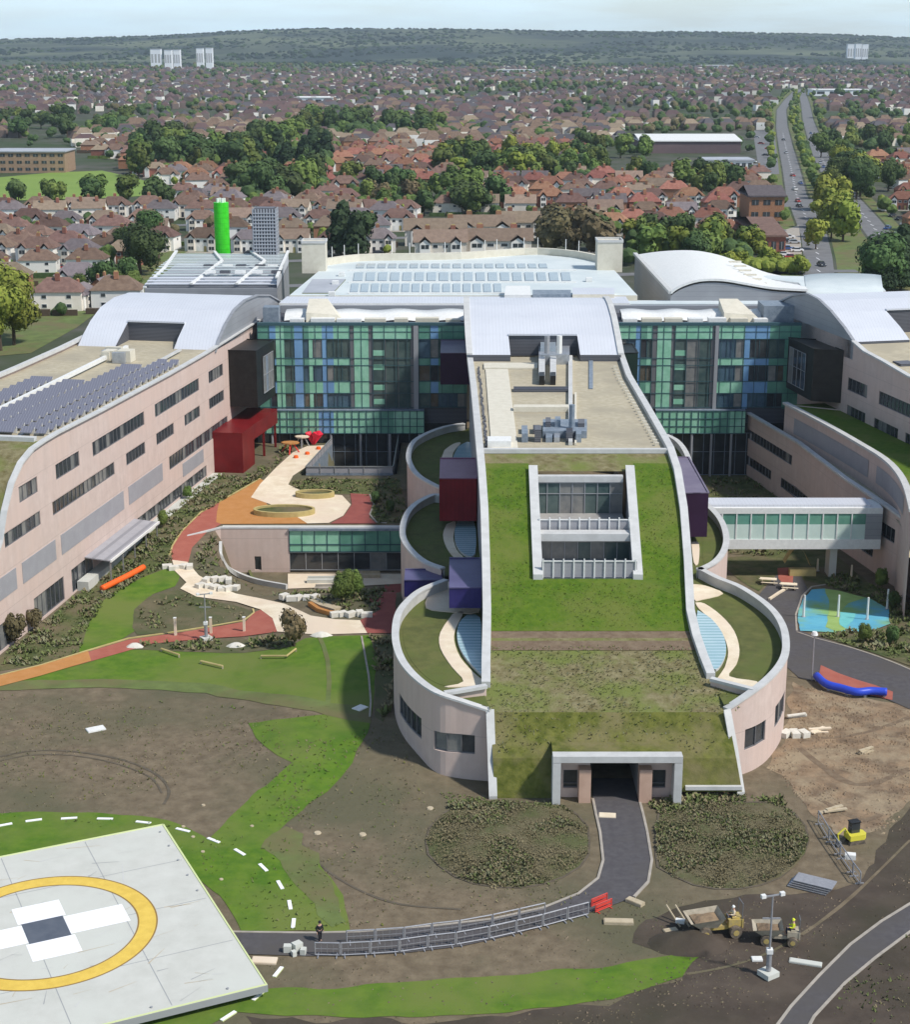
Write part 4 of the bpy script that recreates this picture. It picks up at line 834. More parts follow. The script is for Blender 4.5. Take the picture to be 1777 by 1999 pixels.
MB().box((cx(531, CWY + 3, 22), CWY + 2.6, 22), (2.6, 2.6, 3.4), 'bluegrey').build('roof_unit', mblk)
MB().box((cx(1520, CWY + 6, 22), CWY + 6, 22.2), (6, 6, 3), 'bluegrey').build('plant_box', mblk)
# plant building with the green chimney
pb = thing('plant_building', 'plant building with a slatted curved steel roof at the back left', 'building', (P(420, 560, 20)[0], P(420, 560, 20)[1], 0))
fr_ = [(272, 566), (284, 548), (302, 530), (326, 512), (345, 499)]; zf_ = [18.5, 20, 21.2, 22, 22.4]
ya = P(400, 566, 20)[1]
Lf = [P(x, y, z) for (x, y), z in zip(fr_, zf_)]
fx0 = P(272, 566, 20)[0]; fx1 = P(541, 566, 20)[0]; bx1_ = P(563, 499, 22)[0]; bx0_ = P(345, 499, 22)[0]; yb2 = P(400, 499, 22)[1]
MB().prism([(fx0 + 1, ya), (fx1, ya), (bx1_, yb2), (bx0_, yb2)], 0, 20.3, 'zincside', 'roofgrey').build('block', pb)
mb = MB(); mb.grid([[(fx1, ya, 20), (bx1_, yb2, 20)], [(fx1, ya, 22.2), (bx1_, yb2, 22.8)]], 'zinc'); mb.build('side_screen', pb)
mb = MB(); coping(mb, [(fx1, ya, 22.2), (bx1_, yb2, 22.8)], .6, .3, 'whitepaint'); coping(mb, [(fx0 + 1, ya, 20.3), (fx0 + 2.5, ya + 15, 22.2), (bx0_, yb2, 22.8)], .6, .3, 'whitepaint'); mb.build('edge_beam', pb)
n = 15
for k in range(n):
    t = (k + .5) / n; y = ya + (yb2 - ya) * t; xa = fx0 + 1 + (bx0_ - fx0 - 1) * t; xb = fx1 + (bx1_ - fx1) * t; z = 20.9 + 1.5 * min(1, t * 2.2)
    MB().box(((xa + xb) / 2, y, z), (xb - xa, 1.9 if k < 3 else .85, .14), 'zinc' if k < 3 else 'whitemembrane').build('roof_slat', pb)
for k in (.34, .67):
    mb = MB(); coping(mb, [(fx0 + 1 + (fx1 - fx0) * k, ya, 21.0), (fx0 + (fx1 - fx0) * k + 4, ya + 22, 22.6), (bx0_ + (bx1_ - bx0_) * k, yb2, 22.7)], .6, .3, 'whitepaint'); mb.build('edge_beam', pb)
for k in range(10):
    a = P(405 + (k % 5) * 32 + rnd.random() * 8, 545 - (k // 5) * 12, 21); MB().box((a[0], a[1], 22.4), (2.0, 1.2, .5), rnd.choice(['whitepaint', 'louvre'])).build('roof_unit', pb)
ct = P(435, 490, 22); gt = thing('chimney', 'bright lime green round chimney tower behind the left wing', 'chimney', (ct[0], ct[1], 21))
hc = (490 - 399) * ct[1] / F * 1.02
MB().tube([(ct[0], ct[1], 20.4), (ct[0], ct[1], 22 + hc)], 1.62, 'green_tower', 24).build('shaft', gt, smooth=False)
for k in range(4): g = k * 1.57 + .5; MB().tube([(ct[0] + math.cos(g) * .75, ct[1] + math.sin(g) * .75, 22 + hc - .1), (ct[0] + math.cos(g) * .75, ct[1] + math.sin(g) * .75, 22 + hc + .9)], .3, 'whitepaint', 10).build('flue', gt)
ct2 = P(518, 502, 22); lt = thing('lattice_tower', 'grey lattice plant tower beside the lime green chimney', 'tower', (ct2[0], ct2[1], 21)); ht2 = (502 - 409) * ct2[1] / F; hw = 22 * ct2[1] / F
MB().box((ct2[0], ct2[1] + hw, 20.4 + ht2 / 2 + .8), (hw * 1.7, hw * 1.7, ht2 + 1.6), 'louvre').build('core', lt)
mb = MB()
for k in range(9):
    for f_ in (-1, 1):
        o_ = -hw + 2 * hw * k / 8; mb.box((ct2[0] + o_, ct2[1] + hw + f_ * hw, 21 + ht2 / 2), (.28, .12, ht2 + 1.8), 'trellis'); mb.box((ct2[0] + f_ * hw, ct2[1] + hw + o_, 21 + ht2 / 2), (.12, .28, ht2 + 1.8), 'trellis')
for k in range(15):
    z = 21 + ht2 * k / 14; mb.box((ct2[0], ct2[1] - .12, z), (2 * hw, .1, .22), 'trellis'); mb.box((ct2[0] + hw + .1, ct2[1] + hw, z), (.1, 2 * hw, .22), 'trellis')
mb.build('lattice', lt)
# right-hand wavy white roofs
rw2 = thing('main_building', 'white wave-roofed hospital building at the back right', 'building', (60, 320, 0))
Fp = [D(x, y, 296) for x, y in ((1310, 574), (1330, 561), (1365, 550), (1410, 549), (1460, 557), (1510, 565), (1577, 569))]
Bp = [D(x, y, 346) for x, y in ((1240, 498), (1290, 491), (1350, 489), (1400, 497), (1450, 514), (1500, 533), (1570, 546))]
Fs, Bs = smooth_line(Fp, 4), smooth_line(Bp, 4)
mb = MB(); mb.grid([[a, b] for a, b in zip(Fs, Bs)], 'whitepaint'); mb.build('wave_roof', rw2, smooth=True)
mb = MB(); mb.grid([[a + Vector((0, 0, -.35)), (a[0], a[1], 0)] for a in Fs], 'zincside'); mb.grid([[b, (b[0], b[1], 0)] for b in Bs], 'zincside'); mb.grid([[Fs[0], Bs[0]], [(Fs[0].x, Fs[0].y, 0), (Bs[0].x, Bs[0].y, 0)]], 'zincside'); mb.build('wall', rw2)
mb = MB(); coping(mb, Fs, .5, .4, 'whitepaint'); coping(mb, [Fs[0], Bs[0]], .8, .5, 'coping'); mb.build('roof_edge', rw2)
roofpoly([(1577, 572), (1730, 568), (1712, 548), (1600, 540), (1500, 538), (1470, 541), (1560, 552)], 0, 20.6, 'whitepaint', 'whitemembrane', 'flat_roof_block', rw2)
mb = MB(); rows = []
for k in range(12):
    t = k / 11; px = 1578 + 150 * t; a = D(px, 569, 298); b = D(px - 8, 545, 330); zz_ = .4 * math.sin(math.pi * min(1, t * 1.02)) ** .5; rows.append([(a[0], a[1], 20.6), (a[0], a[1], 20.7 + zz_), (b[0], b[1], 20.7 + zz_), (b[0], b[1], 20.6)])
mb.grid(rows, 'whitemembrane'); mb.build('barrel_roof', rw2, smooth=True)
for k in range(6): a = P(1435 + k * 10, 522 + k * 5, 22.5); MB().box((a[0], a[1], 23.6 - k * .35), (2.4, .8, .3), 'cream_unit').build('roof_rib', rw2)

# ================================================================== RIGHT WING
RAx, RBx = (116., 0.), (94., 100.)
RD = Vector((-.22, 1, 0)).normalized(); RN = Vector((RD.y, -RD.x, 0))        # inward (+x)
def rmp(u, z, d): return (116 + RD.x * u + RN.x * d, RD.y * u + RN.y * d, z)
def ru(px, py): p = V(px, py, RAx, RBx); return p[1] / RD.y, p[2]
def ru_at(px, z):
    lo, hi = 100., 330.
    for _ in range(40):
        m_ = (lo + hi) / 2; p = rmp(m_, z, 0); dep = p[1] * math.cos(TH) + (H - z) * math.sin(TH); q = CX + F * p[0] / dep
        if q > px: lo = m_
        else: hi = m_
    return lo
rw = thing('hospital_wing', 'shaded mauve-pink hospital wing on the right under a grey vaulted roof', 'building', (65, 240, 0))
rarc = [V(x, y, RAx, RBx) for x, y in ((1667, 668), (1650, 643), (1623, 610), (1599, 587), (1575, 575), (1548, 579), (1516, 594))]
rarc += [(rarc[-1][0] + RD.x * 5, rarc[-1][1] + RD.y * 5, rarc[-1][2] - 4), (rarc[-1][0] + RD.x * 8, rarc[-1][1] + RD.y * 8, 19)]
zr0 = rarc[0][2]; print('RIGHT arc', [tuple(round(c, 1) for c in a) for a in rarc])
rprof = [(150, 19.4), (200, 19.4), ru(1777, 737), ru(1724, 706), ru(1690, 688), ru(1667, 668), (278, zr0)]
print('RIGHT prof', rprof)
ru_, rz_ = [p[0] for p in rprof], [p[1] for p in rprof]; rtop = lambda u: float(np.interp(u, ru_, rz_))
rh = []
for a, b, z0, z1 in ((1656, 1694, 13.9, 15.9), (1717, 1800, 13.9, 15.9), (1654, 1690, 9.7, 11.6), (1707, 1754, 9.7, 11.6), (1768, 1840, 9.7, 11.6), (1812, 1880, 13.9, 15.9)):
    u1, u0 = ru_at(a, z1), ru_at(b, z1); rh.append((u0, u1, z0, z1))
facade(rw, 'wall', rmp, ru_, rtop, lambda u: -5, rh, 'pink')
for q in rh: window(rw, rmp, *q, pw=1.25, blind=.1)
mb = MB(); mb.grid([[rmp(u, z - .4, .3), rmp(u, z - .4, 26)] for u, z in zip(ru_, rz_)], 'gravel'); mb.build('roof_deck', rw)
mb = MB(); mb.grid([[rmp(u, -5, 26), rmp(u, z, 26)] for u, z in zip(ru_, rz_)], 'pink'); mb.grid([[rmp(150, -5, 0), rmp(150, -5, 26)], [rmp(150, 19.4, 0), rmp(150, 19.4, 26)]], 'pink'); mb.build('far_wall', rw)
mb = MB(); coping(mb, [rmp(u, z, 0) for u, z in zip(ru_, rz_)][:-1], .8, .25, 'coping'); mb.build('coping', rw)
rarcr = [tuple(Vector(a) + RN * 26) for a in rarc]
vault(rw, rarc, rarcr, .36, .8, 2, 18.8, sidem='zincside')
mb = MB(); coping(mb, rarc, .5, .3, 'zincside'); mb.build('vault_edge', rw)
for k in range(16):
    u = ru_at(1700, 19) - 1 - rnd.random() * 22; d = 2 + rnd.random() * 12; mb = MB(); mpbox(mb, rmp, u, u + .8 + rnd.random() * 2, 18.9, 19.8 + rnd.random(), d, d + .8 + rnd.random() * 2, rnd.choice(['bluegrey', 'cream_unit', 'ductwork', 'louvre'])); mb.build('roof_unit', rw)
# podium walls: nearer wall2 and the raised green roof
A2 = Vector(P(1449, 800, 6)); W2 = [Vector(P(x, y, z)) for x, y, z in ((1449, 801, 6), (1560, 866, 6), (1650, 935, 6), (1730, 988, 5.6), (1777, 1022, 5.2), (1860, 1085, 4.5))]
W2.append(Vector((66, 165, 4))); pod = thing('hospital_podium', 'lower mauve-pink podium of the right wing with strip windows and a grass roof', 'building', (58, 225, 0))
cum = [0]
for a, b in zip(W2, W2[1:]): cum.append(cum[-1] + (b.xy - a.xy).length)
XS, YS, ZS = [p.x for p in W2], [p.y for p in W2], [p.z for p in W2]
def wmp(u, z, d):
    e = .5; tx = np.interp(u + e, cum, XS) - np.interp(u - e, cum, XS); ty = np.interp(u + e, cum, YS) - np.interp(u - e, cum, YS); q = math.hypot(tx, ty)
    return (float(np.interp(u, cum, XS) - ty / q * d), float(np.interp(u, cum, YS) + tx / q * d), float(z))
wh = [(1.5, 22, 1.9, 3.5), (3, 14, -2.6, -1.0), (18, 30, -2.6, -1.0), (48, 62, 1.2, 3.2), (50, 56, -2.6, -1), (70, 80, 1, 3)]
facade(pod, 'outer_wall', wmp, cum, lambda u: float(np.interp(u, cum, ZS)), lambda u: -5, wh, 'pink')
for q in wh: window(pod, wmp, *q, pw=1.4, blind=.08, gl='darkglass')
mb = MB(); coping(mb, W2, .8, .3, 'coping'); mb.build('coping', pod)
mb = MB(); mb.poly([(W2[0].x, W2[0].y, 6), (W2[0].x, W2[0].y, -5), (W2[0].x + 9, W2[0].y + 1.5, -5), (W2[0].x + 9, W2[0].y + 1.5, 6)], 'pink'); mb.build('end_wall', pod)
T1 = smooth_line([P(x, y, 10.3) for x, y in ((1533, 789), (1610, 829), (1680, 869), (1728, 899), (1756, 928), (1772, 960), (1782, 1000))], 3)
mb = MB(); n1 = len(T1)
mb.grid([[tuple(W2[0] + (W2[-2] - W2[0]) * (k / (n1 - 1)) + Vector((.3, 0, -.5)) if False else wmp(cum[-2] * k / (n1 - 1), 5.4 - 1.0 * k / n1, .3)), (T1[k].x, T1[k].y, 5.4 - 1.0 * k / n1)] for k in range(n1)], 'gravel'); mb.build('lower_roof', pod)
mb = MB(); mb.grid([[(p.x, p.y, -5), (p.x, p.y, p.z)] for p in T1], 'pink'); mb.poly([(T1[0].x, T1[0].y, -5), (T1[0].x, T1[0].y, 10.3), rmp(ru_at(1640, 10), 10.3, 0), rmp(ru_at(1640, 10), -5, 0)], 'pink'); mb.build('inner_wall', pod)
for k0, k1 in ((1, 7), (8, 14)):
    mb = MB(); mb.grid([[(T1[k].x - .06, T1[k].y - .06, 6.4), (T1[k].x - .06, T1[k].y - .06, 8.9)] for k in range(k0, k1 + 1)], 'louvrepanel'); mb.build('louvre_panel', pod)
mb = MB(); coping(mb, T1, .9, .35, 'coping'); mb.build('coping', pod)
mb = MB(); mb.grid([[(p.x, p.y, 10.15), rmp(max(150, p.y / RD.y + 1.5), 10.15, 0)] for p in T1], 'sedum'); mb.build('grass_roof', pod)
rbp = opod('projecting_pod', 'black box pod with tall glazed side on the shaded right wing', 'pod', [(56.2, 253.4), (60.6, 252.0), (58.6, 262), (54.3, 264)], 11.4, 19.6, 'black')
A3, B3 = Vector((54.3, 264, 0)), Vector((56.2, 253.4, 0)); d3 = (B3 - A3).normalized(); n3 = Vector((-d3.y, d3.x, 0))
def bm3(u, z, d): p = A3 + d3 * u + n3 * (d - .3); return (p.x, p.y, z)
window(rbp, bm3, 1, 8, 12.5, 18.4, pw=1.6, gl='darkglass', blind=.35, fr='greyframe', bar=15.5)
# footbridge
br = thing('footbridge', 'white enclosed glass footbridge joining the middle and right wings', 'bridge', (42, 214, -.4))
yf = 212.0; z1b = D(1500, 992, yf)[2]; z0b = D(1500, 1072, yf)[2]; xa, xb = cx(1380, yf, 3), cx(1722, yf, 3); zg0, zg1 = D(1500, 1053, yf)[2], D(1500, 1003, yf)[2]
def brm(u, z, d): return (u, yf + d, z)
mb = MB(); mpbox(mb, brm, xa, xb, z0b, zg0, 0, 4.5, 'whitepaint'); mb.build('floor_beam', br)
mb = MB(); mpbox(mb, brm, xa, xb, zg1, z1b, 0, 4.5, 'whitepaint'); mpbox(mb, brm, xa, xb - 1.5, z1b, z1b + .35, .5, 4.0, 'zinc'); mb.build('roof', br)
xg = cx(1690, yf, 3); n = 10
for k in range(n):
    a = xa + 2 + (xg - xa - 2) * k / n; b = xa + 2 + (xg - xa - 2) * (k + 1) / n; mb = MB()
    mpbox(mb, brm, a, b, zg0, zg0 + (zg1 - zg0) * .58, .12, .2, 'bridgepane'); mpbox(mb, brm, a, b, zg0 + (zg1 - zg0) * .58, zg1, .12, .2, 'greenglass2')
    mpbox(mb, brm, a, a + .16, zg0, zg1, .02, .12, 'whitepaint'); mb.build('window', br)
    mb = MB(); mpbox(mb, brm, a, b, zg0, zg1, 4.3, 4.4, 'greenglass2'); mb.build('window', br)
for a, b in ((xg, xb), (xa - 1, xa + 2)): mb = MB(); mpbox(mb, brm, a, b, zg0, zg1, 0, 4.5, 'zincside'); mb.build('end_cladding', br)
q = GP(1643, 1130); q2 = GP(1612, 1132)
for x in (cx(1632, yf, 0),): mb = MB(); mb.box((x, yf + 2.2, (z0b - 4.7) / 2), (1.0, 2.4, abs(z0b + 4.7)), 'concrete'); mb.build('pier', br)
# garden pavilion under the upper garden
pv = thing('garden_pavilion', 'sunken pink and green-glazed pavilion under the upper garden terrace', 'building', (-20, PAV, -4.8))
ymp = gmp(PAV); px0_, px1_, px2_ = cx(432, PAV, -1.5), cx(565, PAV, -1.5), cx(786, PAV, -1.5)
MB().box(((px0_ + px2_) / 2, PAV + 1.0, -1.7), (px2_ - px0_ - .2, 1.3, 6.2), 'concrete').build('block', pv)
facade(pv, 'pink_wall', ymp, [px0_, px1_], lambda u: 1.45, lambda u: -4.9, [(cx(497, PAV, -3), cx(510, PAV, -3), -4.6, -2.6)], 'pink')
mb = MB(); mb.poly([(cx(497, PAV, -3), PAV + .3, -4.6), (cx(510, PAV, -3), PAV + .3, -4.6), (cx(510, PAV, -3), PAV + .3, -2.6), (cx(497, PAV, -3), PAV + .3, -2.6)], 'darkglass'); mb.build('door', pv)
mb = MB(); mb.grid([[(px0_, PAV, -4.9), (px0_ - 4.4, PAV - 2.8, -4.9)], [(px0_, PAV, 1.45), (px0_ - 4.4, PAV - 2.8, 1.0)]], 'pink'); mb.build('splay_wall', pv)
for k in range(9):
    a = px1_ + (px2_ - px1_) * k / 9; b = px1_ + (px2_ - px1_) * (k + 1) / 9; mb = MB(); mpbox(mb, ymp, a, b, -1.9, 1.2, -.02, .2, 'greenglass' if k < 4 else 'greenglass2'); mpbox(mb, ymp, a, a + .1, -1.9, 1.2, -.1, -.021, 'tealframe'); mb.build('glass_panel', pv)
mb = MB(); mpbox(mb, ymp, px1_, px2_, -.95, -.8, -.1, -.025, 'tealframe'); mpbox(mb, ymp, px1_, px2_, -1.98, -1.84, -.1, -.025, 'tealframe'); mpbox(mb, ymp, px1_, px2_, 1.15, 1.45, -.3, .3, 'bluegrey'); mb.build('transom', pv)
window(pv, ymp, px1_, px2_, -4.6, -2.0, dep=.2, pw=2.3, gl='darkglass', fr='greyframe', blind=.1)
mb = MB(); coping(mb, [(px0_ - 4.4, PAV - 2.8, 1.0), (px0_, PAV + .2, 1.4), (px2_, PAV + .2, 1.4)], .5, .2, 'coping'); mb.build('coping', pv)
# light well parapet with glass guard
wg = thing('glass_guard', 'glass and steel guard rail round the sunken light well by the left glazed wall', 'railing', (PIT[1][0], PIT[1][1], 1.2))
for a, b in ((PIT[0], PIT[1]), (PIT[1], PIT[2]), (PIT[2], PIT[3])):
    mb = MB(); A_ = Vector((*a, 0)); B_ = Vector((*b, 0)); L = (B_ - A_).length; n = max(1, int(L / 2))
    mb.hexa([(a[0], a[1], -4.6), (b[0], b[1], -4.6), (b[0], b[1] + .3, -4.6), (a[0], a[1] + .3, -4.6), (a[0], a[1], 1.35), (b[0], b[1], 1.35), (b[0], b[1] + .3, 1.35), (a[0], a[1] + .3, 1.35)], 'bluegrey'); mb.build('well_wall', wg)
    mb = MB(); mb.hexa([(a[0], a[1] + .05, 1.4), (b[0], b[1] + .05, 1.4), (b[0], b[1] + .1, 1.4), (a[0], a[1] + .1, 1.4), (a[0], a[1] + .05, 2.4), (b[0], b[1] + .05, 2.4), (b[0], b[1] + .1, 2.4), (a[0], a[1] + .1, 2.4)], 'louvrepanel'); mb.build('glass_panel', wg)
    mb = MB(); coping(mb, [(*a, 2.4), (*b, 2.4)], .16, .1, 'steel')
    for k in range(n + 1): c = A_.lerp(B_, k / n); mb.box((c.x, c.y, 1.85), (.1, .1, 1.1), 'steel')
    mb.build('rail', wg)
ORD = ['first', 'second', 'third', 'fourth', 'fifth', 'sixth', 'seventh', 'eighth', 'ninth', 'tenth', 'eleventh', 'twelfth', 'thirteenth', 'fourteenth', 'fifteenth', 'sixteenth', 'seventeenth', 'eighteenth', 'nineteenth', 'twentieth']
def onth(i): return ORD[i] if i < 20 else '%d%s' % (i + 1, {1: 'st', 2: 'nd', 3: 'rd'}.get((i + 1) % 10 if (i + 1) % 100 not in (11, 12, 13) else 0, 'th'))
# ================================================================== HELIPAD
c0 = Vector(P(90, 1815, 1.1)); cA, cB = Vector(P(320, 1608, 1.1)), Vector(P(523, 1922, 1.1)); e1 = (cB - cA); L1 = e1.length; e1.normalize(); e2 = Vector((-e1.y, e1.x, 0))
if e2.x > 0: e2 = -e2
hp = thing('helipad', 'raised pale concrete helipad with a yellow ring and a white cross', 'helipad', (c0.x, c0.y, 0))
corn = [cA, cB, cB + e2 * L1, cA + e2 * L1]
def inset(k): ctr = sum(corn, Vector()) / 4; return [(p + (ctr - p).normalized() * k) for p in corn]
MB().prism([(p.x, p.y) for p in corn], .55, 1.1, 'padedge', 'concrete').build('slab', hp)
MB().prism([(p.x, p.y) for p in inset(2.2)], -.2, .55, 'padedge').build('plinth', hp)
mb = MB(); coping(mb, [(p.x, p.y, 1.1) for p in inset(.12)] + [(inset(.12)[0].x, inset(.12)[0].y, 1.1)], .16, .05, 'lime'); mb.build('edge_strip', hp)
rout = (Vector(P(300, 1820, 1.1)) - c0).length; 
def ring(r0, r1, z, m, nm):
    mb = MB(); mb.grid([[(c0.x + r * math.cos(k * math.pi / 60), c0.y + r * math.sin(k * math.pi / 60), z) for r in (r0, r1)] for k in range(121)], m); return mb.build(nm, hp)
ring(rout - 1.28, rout, 1.112, 'yellowpaint', 'yellow_ring'); ring(rout, rout + .12, 1.116, 'brownline', 'ring_outline'); ring(rout - 1.4, rout - 1.29, 1.116, 'brownline', 'ring_outline')
# the cross: measured square in the middle with four arms
q1 = Vector(P(50, 1797, 1.1)); q2 = Vector(P(112, 1786, 1.1)); q3 = Vector(P(130, 1834, 1.1)); q4 = Vector(P(69, 1842, 1.1))
ax = -e2; ay = e1; cc = (q1 + q2 + q3 + q4) / 4; s_ = ((q2 - q1).length + (q3 - q2).length) / 4
def sq(cu, cv, hu, hv, z, m, nm): mb = MB(); mb.poly([tuple(cc + ax * (cu + a * hu) + ay * (cv + b * hv) + Vector((0, 0, z - 1.1))) for a, b in ((-1, -1), (1, -1), (1, 1), (-1, 1))], m); mb.build(nm, hp)
sq(0, 0, s_, s_, 1.118, 'slate', 'centre_mark'); aL = 1.32 * s_
for u, v in ((1, 0), (-1, 0), (0, 1), (0, -1)): sq(u * s_ * 2.45, v * s_ * 1.82, s_ * (1.45 if u else 1.16), s_ * (.82 if v else .88), 1.114, 'whitemark', 'cross_arm')
for k in range(9):
    for off in (-L1 / 4, 0, L1 / 4) if k == 0 else ():
        for a_, b_ in ((e1, e2), (e2, e1)):
            mid = sum(corn, Vector()) / 4 + a_ * off; mb = MB(); p, q = mid - b_ * (L1 / 2 - .4), mid + b_ * (L1 / 2 - .4); n_ = a_ * .03
            mb.poly([p - n_ + Vector((0, 0, .005)), q - n_ + Vector((0, 0, .005)), q + n_ + Vector((0, 0, .005)), p + n_ + Vector((0, 0, .005))], 'padedge'); mb.build('slab_joint', hp)
mb = MB()
for k in range(70):
    q = sum(corn, Vector()) / 4 + e1 * rnd.uniform(-.46, .46) * L1 + e2 * rnd.uniform(-.46, .46) * L1; a = rnd.gauss(.6, .5); l = rnd.uniform(.2, 1.6); w_ = rnd.uniform(.015, .05); d_ = Vector((math.cos(a), math.sin(a), 0)); n_ = Vector((-d_.y, d_.x, 0))
    mb.poly([q - d_ * l - n_ * w_ + Vector((0, 0, .009)), q + d_ * l - n_ * w_ * .3 + Vector((0, 0, .009)), q + d_ * l + n_ * w_ * .3 + Vector((0, 0, .009)), q - d_ * l + n_ * w_ + Vector((0, 0, .009))], rnd.choice(['padedge', 'coping', 'timber']))
mb.build('tyre_scuffs', hp)
for k in range(10):
    p = cA.lerp(cB, (k + .5) / 10) if k < 5 else cB + e2 * (L1 * (k - 4.5) / 5); inw = e2 if k < 5 else -e1; p = p + inw * .7; mb = MB(); mb.tube([(p.x, p.y, 1.1), (p.x, p.y, 1.2)], .09, 'greyframe', 8); mb.build('perimeter_light', hp)
# the dashes round the pad
dashes = [(-70, 1640), (8, 1611), (66, 1602), (135, 1598), (205, 1599), (280, 1606), (357, 1621), (417, 1641), (468, 1664), (514, 1694), (547, 1728), (566, 1767), (573, 1803), (543, 1898), (505, 1944), (446, 1984)]
g0 = Vector(P(90, 1812, 0))
for i, (x, y) in enumerate(dashes):
    p = Vector(GP(x, y)); r_ = p - g0; r_.z = 0; r_.normalize(); t_ = Vector((-r_.y, r_.x, 0)); mb = MB()
    pts = [p + t_ * a * .7 + r_ * b * .15 for a, b in ((-1, -1), (1, -1), (1, 1), (-1, 1))]; mb.prism([(q.x, q.y) for q in pts], -.02, .1, 'lime' if i > 12 else 'whitemark', 'whitemark'); o = mb.build('ground_marker', loc=(p.x, p.y, 0))
    tag(o, 'white ground dash, %s from the far left on the helipad arc' % onth(i), 'marker', 'white dash markers round the helipad')
# ================================================================== SMALL THINGS
def slab(px, py, a, b, rz, label, m='cream', nm='board', ht=.12, cat='board'):
    x, y, z = GP(px, py); mb = MB(); mb.box((x, y, z + ht / 2), (a, b, ht), m, rz); mb.box((x + math.cos(rz) * .02, y, z + ht + .02), (a * .96, b * .92, .03), m, rz)
    return tag(mb.build(nm, loc=(x, y, z)), label, cat)
slab(187, 1424, 1.8, 1.1, .5, 'white board lying alone on the bare soil above the helipad', 'whitepaint')
slab(703, 1383, 1.3, 1.1, .9, 'pale board on the lawn beside the soil strip left of the round terrace', 'whitepaint'); slab(1186, 1593, 1.5, .9, -.1, 'cream board lying on the asphalt path in front of the tunnel', 'cream')
slab(1208, 1801, 2.3, .7, -.05, 'long pallet of boards on soil right of the red barriers', 'timber', ht=.2); slab(516, 1876, 1.9, .9, -.08, 'cream board at the corner of the helipad', 'cream'); slab(1240, 1763, 1.5, .6, -.7, 'short plank leaning by the path end', 'timber', ht=.25)
slab(1573, 1880, 2.4, .6, -.3, 'pale plank beside the curving road', 'concrete'); slab(1478, 1873, .8, .6, 0, 'small pale block left of the mast base', 'whitepaint'); slab(1660, 1675, .9, .6, -.2, 'small white sack near the yellow excavator', 'whitepaint', 'sack', cat='sack', ht=.4)
slab(1310, 1780 + 38, 1.1, .7, .3, 'muddy offcut board beside the dug soil', 'timber')
for i, (x, y) in enumerate([(620, 1626), (708, 1629), (840, 1578), (908, 1586), (358, 1614), (377, 1634), (396, 1663), (432, 1717), (492, 1613), (397, 1572)]):
    p = GP(x, y); mb = MB(); rs_ = .36 if i < 4 else .2; mb.tube([(p[0], p[1], -.05), (p[0], p[1], .1)], rs_, 'timber', 10, r2=rs_ * .8); tag(mb.build('stone_marker', loc=p), ['small pale stone disc on bare soil right of the lawn, left of two', 'small pale stone disc on bare soil, right of two level ones', 'small pale stone disc just above the left scrub mound', 'small pale stone disc at the top edge of the left scrub mound', 'pale stone disc just beyond the helipad corner, nearest the corner', 'pale stone disc beyond the helipad corner, second from it', 'pale stone disc in the grass by the far end of the helipad side', 'pale stone disc in the grass midway along the helipad side', 'pale stone disc on the lawn strip above the dashes', 'pale stone disc on soil above the helipad corner'][i], 'stone', 'pale stone discs on the soil')
for i, (x, y, lab) in enumerate([(264, 1263, 'flat white boulder below the red path'), (462, 1262, 'flat white boulder right of the lamp mast'), (628, 1241, 'white boulder under the cream path')]):
    p = GP(x, y); mb = MB(); rr = []
    for a in range(5): rr.append([(p[0] + math.cos(k * .7854) * (1.2 - a * .22) * (1 + .15 * math.sin(k * 3 + i)), p[1] + math.sin(k * .7854) * (.7 - a * .14), p[2] + .12 * a * (1.5 - a * .12)) for k in range(9)])
    mb.grid(rr, 'rock'); mb.poly(rr[-1][:8], 'rock'); tag(mb.build('boulder', loc=p), lab, 'boulder')
for i, (x, y, n) in enumerate(((588, 1172, 5), (430, 1137, 4), (690, 1205, 5), (352, 1113, 4), (410, 1150, 3), (450, 1155, 3), (1370, 1130, 3), (1560, 1440, 3))):
    p = GP(x, y); mb = MB()
    for k in range(n): mb.box((p[0] + (k - n / 2) * .9 + rnd.random() * .3, p[1] + rnd.random() * .8, p[2] + .25), (1.0 + rnd.random() * .4, .8, .5 + rnd.random() * .25), 'rock', rnd.random() * 2)
    tag(mb.build('rock_pile', loc=p), 'pale rough rock heap, ' + ['above the middle of the cream path', 'where the cream path narrows', 'at the right end of the cream path', 'at the foot of the red ramp', 'beside the light mast top in the garden', 'on the upper edge of the cream path', 'at the joint of the right round terraces', 'on the sandy ground by the right terrace wall'][i], 'rocks', 'pale rock heaps along the garden paths')
